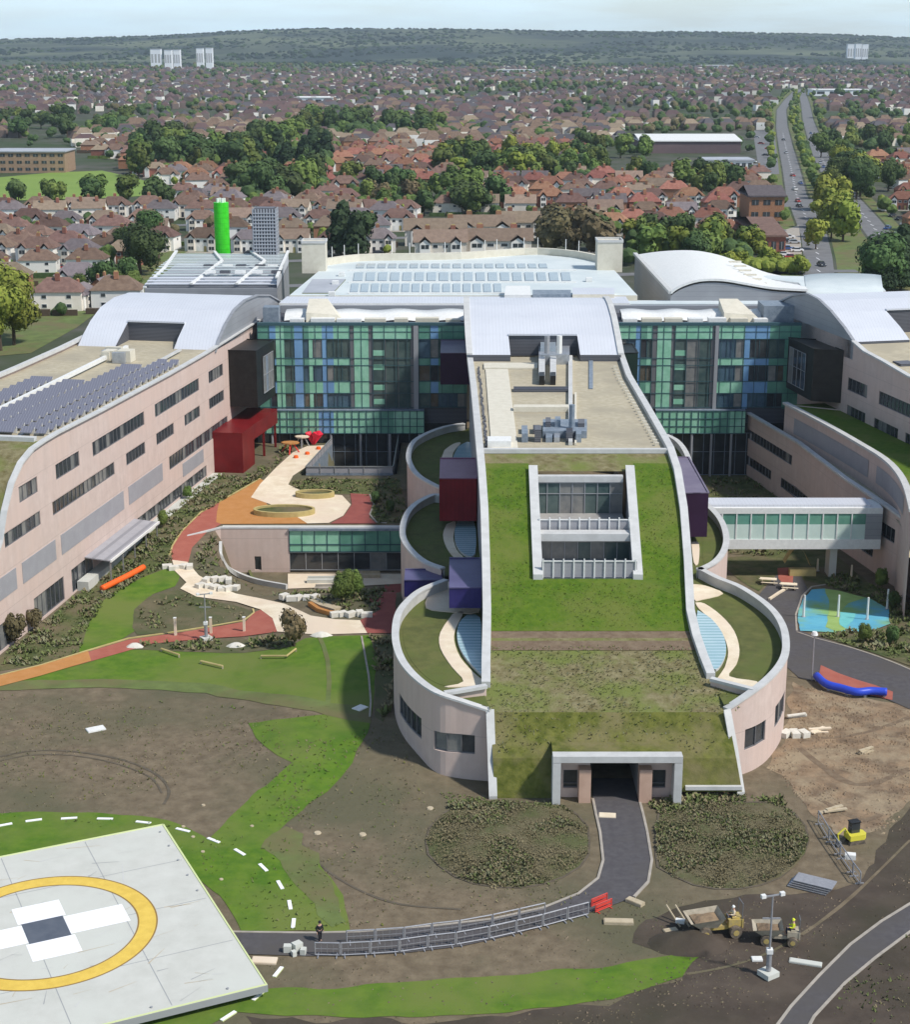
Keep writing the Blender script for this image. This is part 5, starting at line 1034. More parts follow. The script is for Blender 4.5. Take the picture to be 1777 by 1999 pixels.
# tubes
def tubething(nm, pts, r, m, label, cat):
    q = [GP(*p) for p in pts]; s2 = smooth_line([(a, b, c + r + .25) for a, b, c in q], 5); t = thing(nm, label, cat, q[0]); mb = MB(); mb.tube(s2, r, m, 12); mb.build('seat', t, smooth=True)
    for k in range(0, len(s2), 6): mb = MB(); mb.box((s2[k].x, s2[k].y, q[0][2] + .15), (.25, .25, .5), 'galv'); mb.build('leg', t)
tubething('tube_bench', [(200, 1158), (222, 1147), (250, 1133), (281, 1116)], .38, 'orangetube', 'bright orange tube bench on the lawn by the left wing canopy', 'bench')
tubething('tube_bench', [(1594, 1330), (1612, 1346), (1640, 1354), (1672, 1362), (1700, 1360), (1731, 1362)], .42, 'bluetube', 'royal blue curved tube bench by the dark red play patch', 'bench')
for pts, lab in (([(315, 1272), (350, 1284)], 'thin low green beam left in the lawn'), ([(392, 1296), (435, 1306)], 'thin low green beam right of the first in the lawn'), ([(510, 1286), (560, 1286), (578, 1272)], 'thin bent green beam by the lone sapling')):
    q = [Vector(GP(*p)) + Vector((0, 0, .35)) for p in pts]; mb = MB(); mb.tube(q, .12, 'tan', 6); mb.box((q[0].x, q[0].y, q[0].z - .2), (.15, .15, .4), 'timber'); mb.box((q[-1].x, q[-1].y, q[-1].z - .2), (.15, .15, .4), 'timber'); tag(mb.build('balance_beam', loc=tuple(GP(*pts[0]))), lab, 'beam')
# posts
for i, (x, y, hh) in enumerate([(343, 1241, 2.2), (412, 1237, 2.0), (477, 1233, 1.8)]):
    p = GP(x, y); mb = MB(); mb.box((p[0], p[1], p[2] + hh / 2), (.28, .28, hh), 'cream'); mb.box((p[0], p[1], p[2] + hh), (.34, .34, .08), 'whitepaint'); tag(mb.build('marker_post', loc=p), 'short cream timber post at the red path edge, ' + ['left of three', 'middle of three', 'right of three'][i], 'post', 'cream posts along the red path')
for i, (x, y, hh) in enumerate([(1596, 1115, 1.8), (1662, 1130, 2.0), (1713, 1145, 2.1), (1569, 1205, 3.0), (1636, 1205, 3.0), (1693, 1210, 3.0), (1732, 1190, 2.8)]):
    p = GP(x, y); mb = MB(); mb.tube([(p[0], p[1], p[2]), (p[0], p[1], p[2] + hh)], .17, 'cream' if i < 3 else 'whitepaint', 8, r2=.12); mb.tube([(p[0], p[1], p[2]), (p[0], p[1], p[2] + .15)], .3, 'galv', 8); tag(mb.build('play_post', loc=p), 'white round post ' + ['under the right end of the footbridge', 'behind the playground by the podium wall', 'further right along the podium wall', 'at the left edge of the playground', 'in the middle of the playground', 'on the right half of the playground', 'at the far right corner of the playground'][i], 'post', 'white posts round the playground')
# masts
def mast(px, py, ht, label, arms=True, block=True, r=.1):
    p = GP(px, py); t = thing('light_mast', label, 'lamp mast', p)
    if block:
        MB().box((p[0], p[1], p[2] + .25), (1.15, 1.15, .4), 'concrete', .6).build('base_block', t); MB().tube([(p[0], p[1], p[2] + .5), (p[0], p[1], p[2] + 2.0)], .2, 'galv', 10).build('lower_post', t); MB().box((p[0], p[1], p[2] + 2.1), (.45, .45, .35), 'whitepaint').build('control_box', t)
    MB().tube([(p[0], p[1], p[2]), (p[0], p[1], p[2] + ht)], r, 'galv', 8, r2=r * .6).build('pole', t)
    if arms:
        MB().box((p[0], p[1], p[2] + ht * .72), (1.3, .1, .1), 'galv').build('cross_arm', t); MB().box((p[0], p[1], p[2] + ht), (1.5, .1, .1), 'galv', .3).build('cross_arm', t)
        for s in (-1, 1): MB().box((p[0] + s * .72, p[1] + s * .2, p[2] + ht + .05), (.34, .28, .26), 'whitepaint', .3).build('lamp_head', t)
    else: MB().tube([(p[0], p[1], p[2] + ht), (p[0], p[1], p[2] + ht + .35)], .38, 'whitepaint', 12, r2=.25).build('lamp_head', t)
    return t
mast(1500, 1905, 6.6, 'tall twin-lamp mast on a concrete block in front of the dumpers')
t = mast(403, 1250, 5.6, 'thin mast with a cross arm by the red garden path', block=True)
mast(1585, 1328, 5.2, 'slim round-headed lamp post beside the dark path on the right', arms=False, block=False)
mast(1150, 262, 9, 'slender lamp column in the far retail street', arms=False, block=False)
# crowd barriers along the asphalt path
BL = [Vector(GP(x, y)) for x, y in ((614, 1866), (665, 1867), (723, 1864), (780, 1860), (835, 1852), (890, 1846), (955, 1834), (1008, 1822), (1060, 1810), (1108, 1797), (1150, 1786))]
b0 = None
def barrier(a, b, label, m='galv', grp='galvanised crowd barriers along the path edge', two=True):
    ctr = (a + b) / 2; L = (b - a).length - .12; rz = math.atan2((b - a).y, (b - a).x); t = thing('crowd_barrier', label, 'barrier', (0, 0, 0)); t.location = (0, 0, 0)
    mb = MB(); fr_ = [(-L / 2, 0, .15), (-L / 2, 0, 1.15), (L / 2, 0, 1.15), (L / 2, 0, .15)]
    for p, q in zip(fr_, fr_[1:]): mb.tube([p, q], .055, m, 6)
    mb.tube([fr_[0], fr_[3]], .05, m, 6); mb.build('frame', t)
    mb = MB()
    for k in range(1, 4): x = -L / 2 + L * k / 4; mb.box((x, 0, .65), (.018, .018, 1.0), m)
    mb.box((0, 0, .65), (L * .98, .02, .04), m)
    if m == 'redplastic': mb.box((0, 0, .8), (L * .9, .05, .35), m); mb.box((0, 0, .35), (L * .9, .05, .2), m)
    mb.build('infill_bars', t)
    for s in (-1, 1): MB().box((s * L * .38, 0, .06), (.08, .75, .1), m).build('foot', t)
    t.location = ctr; t.rotation_euler.z = rz
    if m == 'redplastic': t.scale = (.9, .8, .62)
    if grp: t['group'] = grp
    return t
for i in range(len(BL) - 1):
    barrier(BL[i], BL[i + 1], 'galvanised crowd barrier, %s from the left along the lower path edge' % onth(i))
BU = [p + Vector((.3, 1.75, 0)) for p in BL[1:9]]
for i in range(len(BU) - 1): barrier(BU[i], BU[i + 1], 'galvanised crowd barrier, %s from the left in the row standing on the asphalt' % onth(i), grp='galvanised crowd barriers standing on the path')
barrier(Vector(GP(1152, 1772)), Vector(GP(1188, 1757)), 'red plastic barrier, upper of two at the path bend', 'redplastic', None); barrier(Vector(GP(1160, 1783)), Vector(GP(1197, 1768)), 'red plastic barrier, lower of two at the path bend', 'redplastic', None)
p = GP(575, 1858); mb = MB()
for k, (dx, dy, s) in enumerate(((-.5, 0, .6), (.2, .2, .7), (.7, -.3, .5), (0, -.5, .4))): mb.box((p[0] + dx, p[1] + dy, s / 2), (s, s * .8, s), 'concrete', k * .7)
tag(mb.build('sandbag_heap', loc=p), 'heap of pale sandbags at the left end of the barrier row', 'sandbags')
# site fence line and pallets right
FP = [GP(*q) for q in ((1597, 1605), (1618, 1640), (1640, 1672), (1665, 1708), (1680, 1728))]
for i, (a, b) in enumerate(zip(FP, FP[1:])): barrier(Vector(a), Vector(b), 'grey site fence panel right of the planted mound, %s from the back' % onth(i), grp='grey site fence panels right of the mound')
p = GP(1580, 1732); t = thing('stacked_mesh_panels', 'stack of grey mesh fence panels lying flat on dark soil', 'fence panels', p)
for k in range(4): mb = MB(); mb.box((p[0] + k * .15, p[1], .1 + k * .16), (3.2, 1.5, .08), 'galv', -.5); mb.build('mesh_panel', t)
# vehicles
def wheel(t, x, y, r, w_, z=None):
    o = MB().tube([(x, y - w_ / 2, r), (x, y + w_ / 2, r)], r, 'tyre', 16).build('wheel', t); MB().tube([(x, y - w_ / 2 - .02, r), (x, y + w_ / 2 + .02, r)], r * .5, 'dumperyellow', 10).build('rim', o)
def skinmesh(name, V_, E_, Rr, m, parent):
    me = bpy.data.meshes.new(name); me.from_pydata(V_, E_, []); o = bpy.data.objects.new(name, me); COL.objects.link(o); me.materials.append(M(m))
    md = o.modifiers.new('skin', 'SKIN'); sv = me.skin_vertices[0].data
    for i, r in enumerate(Rr): sv[i].radius = (r, r)
    sv[0].use_root = True; md.use_smooth_shade = True; sb = o.modifiers.new('sub', 'SUBSURF'); sb.levels = 1; sb.render_levels = 1; o.parent = parent; return o
def person(label, loc, rz, pose, jacket, trousers, hat):
    t = thing('person', label, 'person', (0, 0, 0)); s = pose == 'sit'; V_ = []; E_ = []; Rr = []
    def v(p, r, e=None): V_.append(p); Rr.append(r); (E_.append((e, len(V_) - 1)) if e is not None else None); return len(V_) - 1
    z = .5 if s else .95
    pel = v((0, 0, z), .13); ch = v((0, .02, z + .25), .13, pel); sh = v((0, .02, z + .47), .12, ch); nk = v((0, 0, z + .58), .055, sh); hd = v((0, -.01, z + .68), .09, nk); v((0, -.02, z + .78), .08, hd); v((0, -.11, z + .69), .02, hd)
    for q in (-1, 1):
        hp_ = v((q * .1, 0, z - .03), .09, pel)
        if s: kn = v((q * .14, -.45, z), .07, hp_); an = v((q * .14, -.5, z - .42), .045, kn); v((q * .14, -.66, z - .45), .04, an)
        else: kn = v((q * .11, -.02 + q * .08, .5), .062, hp_); an = v((q * .12, .02 + q * .1, .09), .04, kn); v((q * .13, -.13 + q * .1, .05), .04, an)
        s1 = v((q * .19, .02, z + .45), .065, sh); el_ = v((q * .27, -.06 if s else .04, z + .18), .045, s1); wr = v((q * .2, -.35, z + .2) if s else (q * .28, -.06, z - .06), .03, el_); pm = v(tuple(Vector(V_[wr]) + (Vector((0, -.08, .01)) if s else Vector((0, -.02, -.08)))), .035, wr)
        for k in range(5): d_ = Vector((q * (k - 2) * .018, -.07, -.02)) if s else Vector((0, (k - 2) * .018, -.08 + .012 * abs(k - 2))); v(tuple(Vector(V_[pm]) + d_), .009, pm)
    skinmesh('body', V_, E_, Rr, 'skin', t)
    jv = [(0, 0, z + .02), (0, .02, z + .25), (0, .02, z + .47)]; je = [(0, 1), (1, 2)]; jr = [.165, .165, .15]
    for q in (-1, 1): jv += [(q * .19, .02, z + .46), (q * .27, -.06 if s else .04, z + .18), (q * .2, -.33, z + .2) if s else (q * .28, -.05, z - .02)]; b = len(jv) - 3; je += [(2, b), (b, b + 1), (b + 1, b + 2)]; jr += [.09, .07, .05]
    skinmesh('jacket', jv, je, jr, jacket, t)
    tv = [(0, 0, z + .04)]; te = []; tr = [.15]
    for q in (-1, 1):
        b = len(tv); tv += [(q * .1, 0, z - .04)] + ([(q * .14, -.45, z), (q * .14, -.5, z - .4)] if s else [(q * .11, -.02 + q * .08, .5), (q * .12, .02 + q * .1, .1)]); te += [(0, b), (b, b + 1), (b + 1, b + 2)]; tr += [.11, .085, .065]
    skinmesh('trousers', tv, te, tr, trousers, t)
    MB().tube([(0, -.01, z + .74), (0, -.02, z + .8), (0, -.02, z + .86)], .135, hat, 12, r2=.07).build('helmet' if hat == 'helmet' else 'hair', t)
    t.location = loc; t.rotation_euler.z = rz; return t
def dumper(label, px, py, rz, m):
    x, y, z = GP(px, py); t = thing('site_dumper', label, 'dumper', (0, 0, 0))
    for a in (-1.15, 1.15):
        for b in (-.75, .75): wheel(t, a, b, .5 if a < 0 else .45, .36)
    mb = MB(); mb.box((0, 0, .62), (2.6, .6, .28), m); mb.box((-1.15, 0, .5), (.2, 1.4, .2), 'frame'); mb.box((1.15, 0, .5), (.2, 1.4, .2), 'frame'); mb.build('chassis', t)
    mb = MB(); mb.box((1.25, 0, 1.0), (1.1, 1.0, .6), m); mb.box((1.35, 0, 1.35), (.7, .8, .12), m); mb.box((1.75, 0, .95), (.12, 1.1, .7), m); mb.build('engine_cover', t)
    mb = MB(); x0, x1, X0, X1 = -1.5, -.2, -2.35, .3
    bt = [(x0, -.6, .85), (x1, -.6, .85), (x1, .6, .85), (x0, .6, .85)]; tp_ = [(X0, -1.0, 1.55), (X1, -1.0, 1.75), (X1, 1.0, 1.75), (X0, 1.0, 1.55)]
    mb.poly(bt, 'dumpergrey')
    for i in range(4): j = (i + 1) % 4; mb.poly([bt[i], bt[j], tp_[j], tp_[i]], 'dumpergrey')
    mb.build('skip', t); mb = MB()
    rows = [[(-1.9 + 1.9 * i / 4, -.8 + 1.6 * j / 4, 1.25 + .3 * math.sin(math.pi * i / 4) * math.sin(math.pi * j / 4) + rnd.random() * .1) for j in range(5)] for i in range(5)]; mb.grid(rows, 'sandy'); mb.build('spoil_load', t)
    MB().box((.75, 0, 1.25), (.08, .4, .5), 'frame').build('steering_column', t); MB().box((1.2, 0, 1.2), (.5, .5, .3), 'darkcloth').build('seat', t)
    mb = MB(); mb.tube([(1.7, -.45, 1.2), (1.75, -.45, 2.5), (1.75, .45, 2.5), (1.7, .45, 1.2)], .04, 'frame', 6); mb.build('roll_bar', t)
    t.location = (x, y, z); t.rotation_euler.z = rz; t.scale = (1.05, 1.05, 1.05); return t
def seat_on(t, dx, dz): ca, sa = math.cos(t.rotation_euler.z), math.sin(t.rotation_euler.z); return (t.location.x + dx * ca, t.location.y + dx * sa, t.location.z + dz)
d1 = dumper('muddy yellow site dumper with a loaded skip, left of the twin-lamp mast', 1400, 1822, .18, 'dumperyellow'); person('driver in a cream hi-vis top and white helmet on the muddy yellow dumper', seat_on(d1, 1.25, .95), -math.pi / 2 + .18, 'sit', 'cream', 'navy', 'helmet')
d2 = dumper('grey-skipped site dumper right behind the twin-lamp mast', 1520, 1838, -.1, 'dumpergrey'); d2.scale = (.86, .86, .86); person('driver in a lime yellow hi-vis jacket on the grey dumper', seat_on(d2, 1.05, .7), -math.pi / 2 - .1, 'sit', 'hivis', 'navy', 'hivis')
person('person in dark clothes standing on the asphalt path near the helipad', GP(625, 1838), .6, 'stand', 'darkcloth', 'darkcloth', 'darkcloth')
# forks / rails left of the first dumper
p = GP(1325, 1805); t = thing('timber_trestle', 'pair of pale rails with a white clamp leaning left of the yellow dumper', 'trestle', p)
for k in (0, .7): MB().tube([(p[0] - .9 + k, p[1] + .8, p[2] + 1.3), (p[0] + .1 + k, p[1] - .4, p[2] + .05)], .07, 'timber', 6).build('rail', t)
MB().box((p[0] + .1, p[1] - .1, p[2] + .4), (.7, .35, .3), 'whitepaint', -.3).build('clamp', t)
# earth mound
p = GP(1345, 1842); mb = MB(); rows = []
for i in range(9):
    for_ = []
    for j in range(17): a = 2 * math.pi * j / 16; r = i / 8; q = noise.noise(Vector((math.cos(a) * r * 2, math.sin(a) * r * 2, 3))); for_.append((p[0] + math.cos(a) * r * 3.2, p[1] + math.sin(a) * r * 2.0, max(-.1, .9 * math.cos(r * 1.57) + q * .3 * (1 - r))))
    rows.append(for_)
mb.grid(rows, 'darksoil'); tag(mb.build('earth_mound', loc=p, smooth=True), 'low heap of dark dug soil left of the yellow dumper', 'soil heap')
# mini excavator
x, y, z = GP(1668, 1643); t = thing('mini_excavator', 'small yellow tracked excavator with a black cab on sandy soil', 'excavator', (0, 0, 0))
for s in (-.6, .6): mb = MB(); mb.hexa([(-1.1, s - .2, 0), (1.1, s - .2, 0), (1.1, s + .2, 0), (-1.1, s + .2, 0), (-.9, s - .2, .5), (.9, s - .2, .5), (.9, s + .2, .5), (-.9, s + .2, .5)], 'tyre'); mb.build('track', t)
mb = MB(); mb.prism([(-1, -.8), (.9, -.8), (1.3, -.4), (1.3, .4), (.9, .8), (-1, .8)], .55, 1.2, 'trackyellow'); mb.build('body', t)
mb = MB(); mb.prism([(-.5, -.1), (.6, -.1), (.6, .75), (-.5, .75)], 1.2, 2.5, 'darkglass'); mb.build('cab', t); MB().box((.05, .32, 2.55), (1.3, 1.0, .1), 'black').build('cab_roof', t)
MB().tube([(-.9, -.4, 1.1), (-1.7, -.5, 2.3), (-2.6, -.5, 1.6)], .13, 'trackyellow', 8).build('boom', t); MB().tube([(-2.6, -.5, 1.65), (-2.4, -.5, .6)], .1, 'trackyellow', 8).build('dipper_arm', t); mb = MB(); mb.hexa([(-2.7, -.85, .2), (-2.1, -.85, .2), (-2.1, -.15, .2), (-2.7, -.15, .2), (-2.5, -.85, .8), (-2.2, -.85, .7), (-2.2, -.15, .7), (-2.5, -.15, .8)], 'frame'); mb.build('bucket', t)
t.location = (x, y, z); t.rotation_euler.z = .3; t.scale = (.72, .72, .72)
# garden structures
def ring_planter(px, py, rx, ry, label):
    p = GP(px, py); q = GP(px + rx, py); w_ = abs(q[0] - p[0]); l_ = w_ * .5; t = thing('planter', label, 'planter', p)
    pts = [(p[0] + math.cos(k * math.pi / 12) * w_, p[1] + math.sin(k * math.pi / 12) * l_, p[2] + .05) for k in range(25)]; mb = MB(); coping(mb, pts, .35, .75, 'tan'); mb.build('planter_wall', t)
    mb = MB(); mb.prism([(a, b) for a, b, c in pts[:-1]], p[2] + .1, p[2] + .5, 'olive'); mb.build('soil_fill', t)
ring_planter(555, 1003, 58, 14, 'long oval timber-walled planter on the orange path'); ring_planter(615, 970, 36, 12, 'smaller oval timber-walled planter on the cream path')
p = GP(612, 868); t = thing('play_sculpture', 'crimson red angular play sculpture by the left glazed wall', 'sculpture', p)
for k in range(5):
    a = k * 1.25; MB().hexa([(p[0] - .2, p[1] - .2, p[2]), (p[0] + .2, p[1] - .2, p[2]), (p[0] + .2, p[1] + .2, p[2]), (p[0] - .2, p[1] + .2, p[2]), (p[0] + math.cos(a) * 1.2 - .3, p[1] + math.sin(a) * .8 - .3, p[2] + 1.6 + .2 * k), (p[0] + math.cos(a) * 1.2 + .5, p[1] + math.sin(a) * .8, p[2] + 1.8), (p[0] + math.cos(a) * .8 + .3, p[1] + math.sin(a) * .8 + .5, p[2] + 2.3), (p[0] + math.cos(a) * .8 - .3, p[1] + math.sin(a) * .8 + .5, p[2] + 2.2)], 'brightred').build('petal', t)
for x, y, sc_, lab, m in ((567, 884, 1.5, 'rust-orange play frame on the garden terrace, left of the crimson sculpture', 'orangetube'), (590, 872, 1.2, 'pale pink play canopy between the rust-orange frame and the crimson sculpture', 'cream')):
    p = GP(x, y); t = thing('climbing_structure', lab, 'play equipment', p)
    for k in range(4): a = k * 1.57; MB().tube([(p[0] + math.cos(a) * sc_, p[1] + math.sin(a) * sc_, p[2]), (p[0] + math.cos(a) * .4, p[1] + math.sin(a) * .4, p[2] + 1.7)], .12, 'redplastic' if m == 'orangetube' else 'steel', 6).build('leg', t)
    mb = MB(); mb.prism([(p[0] + math.cos(a * .785) * sc_, p[1] + math.sin(a * .785) * sc_ * .7) for a in range(8)], p[2] + 1.6, p[2] + 1.8, m if m == 'cream' else 'orangepath'); mb.build('top', t)
for x, y, L_, rz, lab, m in ((650, 1138, 7, .02, 'grey stone seating steps in the sunken garden', 'concrete'), (655, 1152, 5.5, .05, 'second grey stone seating step in the sunken garden', 'kerb'), (700, 1128, 6, 0, 'dark timber bench wall under the pavilion windows', 'timber')):
    p = GP(x, y); mb = MB(); mb.box((p[0], p[1], p[2] + .3), (L_, .8, .6), m, rz); mb.box((p[0], p[1] + .3, p[2] + .75), (L_ * .98, .2, .3), m, rz); tag(mb.build('stone_step', loc=p), lab, 'step')
p = GP(640, 1192); t = thing('timber_boat', 'orange-brown timber play bed curving beside the cream path', 'play bed', p)
pts = [GP(605, 1182), GP(622, 1194), GP(642, 1200), GP(662, 1202)]; mb = MB(); coping(mb, pts, .5, .5, 'orangepath'); mb.build('edging', t); mb = MB(); coping(mb, [GP(612, 1174), GP(632, 1184), GP(660, 1192)], 1.2, .35, 'timber'); mb.build('deck', t)
t = thing('curved_wall', 'pale curved retaining wall round the sunken lawn by the pavilion', 'wall', GP(440, 1110)); cp_ = smooth_line([GP(431, 1066), GP(432, 1090), GP(444, 1112), GP(470, 1128), GP(505, 1140), GP(560, 1150)], 4); mb = MB(); coping(mb, cp_, .4, .7, 'coping'); mb.build('wall', t)
mb = MB(); q = GP(478, 1118); c_ = [Vector(GP(x_, y_)) for x_, y_ in ((487, 1118), (492, 1130), (510, 1140))]; coping(mb, c_, .35, .4, 'lawn_dull'); mb.build('low_kerb', t)
t = thing('tan_shelter', 'tan curved shelter with a yellow bench beside the footbridge pier', 'shelter', GP(1565, 1130)); p = Vector(GP(1560, 1118)); mb = MB()
mb.grid([[(p.x - 2.0 + 3.6 * k / 10 * (1 if j else 1), p.y + (0 if j == 0 else 1.6), p.z + 3.6 * math.sin(math.pi * (.12 + .8 * k / 10))) for j in (0, 1)] for k in range(11)], 'tan'); mb.build('roof', t)
mb = MB(); mb.box((p.x + .2, p.y - 1.2, p.z + .5), (3.6, 1.0, 1.0), 'tan'); mb.build('bench', t)
for x, y, lab in ((1500, 1140, 'pale slatted picnic table left on the court soil'), (1540, 1150, 'pale pink picnic table beside the dark path')):
    p = GP(x, y); t = thing('picnic_table', lab, 'table', p); MB().box((p[0], p[1], p[2] + .75), (2.2, .9, .08), 'cream', -.2).build('tabletop', t)
    for s in (-1, 1): MB().box((p[0], p[1] + s * .8, p[2] + .45), (2.2, .3, .06), 'cream', -.2).build('seat', t); MB().box((p[0] + s * .8, p[1], p[2] + .37), (.1, 1.3, .74), 'timber', -.2).build('leg', t)
kerbline([(1502, 1172), (1520, 1160), (1540, 1148)], m='cream', wd=.35, ht=.3)
# ================================================================== PLANTING
def blades(mb, x, y, z, s, m, n=5):
    for k in range(n):
        a = rnd.random() * 6.28; l = s * (.5 + rnd.random() * .7); hgt = s * (.5 + rnd.random() * .9); w_ = s * .34; dx, dy = math.cos(a), math.sin(a)
        mb.poly([(x - dy * w_, y + dx * w_, z), (x + dy * w_, y - dx * w_, z), (x + dx * l * .8 + dy * w_ * .5, y + dy * l * .8 - dx * w_ * .5, z + hgt), (x + dx * l - dy * w_ * .4, y + dy * l + dx * w_ * .4, z + hgt * .85)], m)
def planting(label, pts, n, s, ms, mound=0., clump=.3):
    w2 = [GP(*p)[:2] for p in pts]; x0, x1 = min(p[0] for p in w2), max(p[0] for p in w2); y0, y1 = min(p[1] for p in w2), max(p[1] for p in w2); cxm, cym = (x0 + x1) / 2, (y0 + y1) / 2
    mb = MB(); k = 0; tries = 0
    while k < n and tries < n * 12:
        tries += 1; x = x0 + rnd.random() * (x1 - x0); y = y0 + rnd.random() * (y1 - y0)
        if not pip(x, y, w2): continue
        q = noise.noise(Vector((x * clump, y * clump, 7.7)))
        if not mound and q < -.12 + rnd.random() * .15 - .05 and rnd.random() < .8: continue
        e = max(0, 1 - ((x - cxm) / (x1 - x0) * 2) ** 2 - ((y - cym) / (y1 - y0) * 2) ** 2) if mound else 0
        blades(mb, x, y, h(x, y) + mound * e ** .5, s * (.6 + rnd.random() * .8) * (1 + q), ms[0] if q < .05 and len(ms) > 1 else rnd.choice(ms), 4); k += 1
    return tag(mb.build('planting'), label, 'planting', None, 'stuff')
def scatter(label, name, pts, n, ms, s, zf=None, kind='clod', parent=None):
    w2 = [(GP(*p) if zf is None else CP(*p))[:2] for p in pts]; x0, x1 = min(p[0] for p in w2), max(p[0] for p in w2); y0, y1 = min(p[1] for p in w2), max(p[1] for p in w2); mb = MB(); k = 0
    ys_ = [CP(1150, y)[1] for y in range(1560, 880, -8)][::1] if zf else None; zs_ = [zt(y) for y in range(1560, 880, -8)] if zf else None
    for _ in range(n * 4):
        if k >= n: break
        x = x0 + rnd.random() * (x1 - x0); y = y0 + rnd.random() * (y1 - y0)
        if not pip(x, y, w2) or noise.noise(Vector((x * .25, y * .25, 4.4))) < rnd.uniform(-.5, .35): continue
        z = h(x, y) if zf is None else float(np.interp(y, ys_, zs_)); q = s * rnd.uniform(.4, 1.5) ** 1.6; k += 1
        if kind == 'clod':
            a = rnd.random() * 6.28; ca, sa = math.cos(a) * q, math.sin(a) * q; t = q * rnd.uniform(.3, .7); e = rnd.uniform(.5, 1); mb.poly([(x + ca, y + sa, z - .02), (x - sa * e, y + ca * e, z - .02), (x, y, z + t)], rnd.choice(ms)); mb.poly([(x - sa * e, y + ca * e, z - .02), (x - ca, y - sa, z - .02), (x, y, z + t)], ms[0]); mb.poly([(x - ca, y - sa, z - .02), (x + sa * e, y - ca * e, z - .02), (x, y, z + t)], rnd.choice(ms)); mb.poly([(x + sa * e, y - ca * e, z - .02), (x + ca, y + sa, z - .02), (x, y, z + t)], ms[0])
        else: blades(mb, x, y, z + .02, q, rnd.choice(ms), 2)
    return tag(mb.build(name, parent), None if parent else label, None if parent else 'ground cover', None, 'stuff')
def ell(cx_, cy_, rx, ry, n=22): return [(cx_ + rx * math.cos(2 * math.pi * k / n), cy_ + ry * math.sin(2 * math.pi * k / n)) for k in range(n)]
for (cx_, cy_, rx, ry), lab in (((994, 1642, 162, 92), 'left oval mound of low scrub in front of the meadow bank'), ((1420, 1640, 158, 96), 'right oval mound of low scrub beside the tunnel path')):
    e_ = ell(cx_, cy_, rx, ry)
    e_ = [(min(x, 1150) if cx_ < 1100 else max(x, 1282), max(y, 1566)) for x, y in e_]
    w2 = [Vector(GP(*p)) for p in e_]; ctr = sum(w2, Vector()) / len(w2); mb = MB(); rows = []
    for i in range(12):
        r = i / 11; rows.append([tuple(ctr.lerp(w, r) + Vector((0, 0, .55 * (1 - r ** 2.2) + .02 + .12 * noise.noise(Vector((w.x * r, w.y * r, i)))))) for w in w2 + [w2[0]]])
    mb.grid(rows, 'moundsoil'); tag(mb.build('planted_mound', smooth=True), lab.replace('mound of low scrub', 'earth mound under the scrub'), 'mound')
    planting(lab, e_, 6500, .12, ['tuft_olive', 'tuft_green', 'tuft_olive', 'tuft_pale', 'bedsoil'], mound=.55, clump=.35)
    cc_ = w2 + [w2[0]]; mb = MB(); coping(mb, [(a.x + .25 * noise.noise(a * .8), a.y + .25 * noise.noise(a * .8 + Vector((9, 0, 0))), .0) for a in cc_], .2, .06, 'soil_dark'); tag(mb.build('bed_edge'), kind='structure')
planting('shrubs and grasses along the foot of the left wing', [(415, 928), (500, 938), (470, 955), (425, 985), (385, 1010), (350, 1045), (336, 1070), (334, 1105), (270, 1130), (200, 1180), (165, 1240), (155, 1275), (60, 1300), (10, 1300), (5, 1284), (140, 1175), (262, 1068)], 2300, .27, ['tuft_green', 'tuft_olive', 'tuft_pale'], clump=.5)
planting('planting strip on the upper garden by the light well', [(560, 945), (600, 935), (780, 935), (800, 1018), (740, 1022), (724, 1000), (724, 975), (700, 963), (640, 962), (585, 957)], 700, .26, ['tuft_green', 'tuft_olive'], clump=.6)
planting('scrub in the sunken garden slope', [(380, 1075), (425, 1040), (430, 1110), (470, 1135), (560, 1155), (700, 1150), (770, 1150), (740, 1190), (700, 1200), (620, 1180), (520, 1160), (430, 1140), (385, 1110)], 900, .3, ['tuft_green', 'tuft_olive', 'tuft_pale'], clump=.6)
planting('weeds in the soil strip left of the largest round terrace', [(728, 1245), (780, 1245), (765, 1310), (770, 1380), (745, 1405), (735, 1300)], 120, .4, ['tuft_olive', 'tuft_green'])
planting('shrub beds of the right court', [(1592, 1240), (1660, 1234), (1777, 1228), (1840, 1235), (1840, 1325), (1777, 1300), (1650, 1256)], 900, .33, ['tuft_green', 'tuft_olive', 'tuft_pale'], clump=.5)
planting('rough planting between the playground and the podium', [(1600, 1140), (1640, 1120), (1720, 1150), (1840, 1215), (1840, 1230), (1745, 1222), (1735, 1188), (1690, 1165)], 650, .33, ['tuft_green', 'tuft_olive'], clump=.5)
planting('rough grass under the right glazed wall', [(1385, 905), (1450, 915), (1560, 1000), (1600, 1055), (1500, 1090), (1420, 1080), (1385, 950)], 700, .33, ['tuft_green', 'tuft_olive'], clump=.5)
planting('scrub at the feet of the bank walls', [(860, 1545), (965, 1562), (1080, 1572), (1100, 1600), (1000, 1590), (880, 1580)], 500, .22, ['tuft_green', 'tuft_olive', 'tuft_pale'])
planting('scrub right of the tunnel mouth', [(1262, 1565), (1450, 1552), (1530, 1560), (1550, 1600), (1300, 1600)], 600, .22, ['tuft_green', 'tuft_olive'])
planting('weeds on the edge of the meadow lawn', [(262, 1258), (420, 1250), (560, 1240), (575, 1262), (480, 1272), (330, 1270)], 130, .35, ['tuft_green', 'tuft_olive'])
planting('thin plants on the soil circle inside the red path', [(272, 1192), (345, 1156), (400, 1172), (470, 1188), (480, 1208), (350, 1230), (270, 1232)], 110, .25, ['tuft_olive', 'tuft_green'])

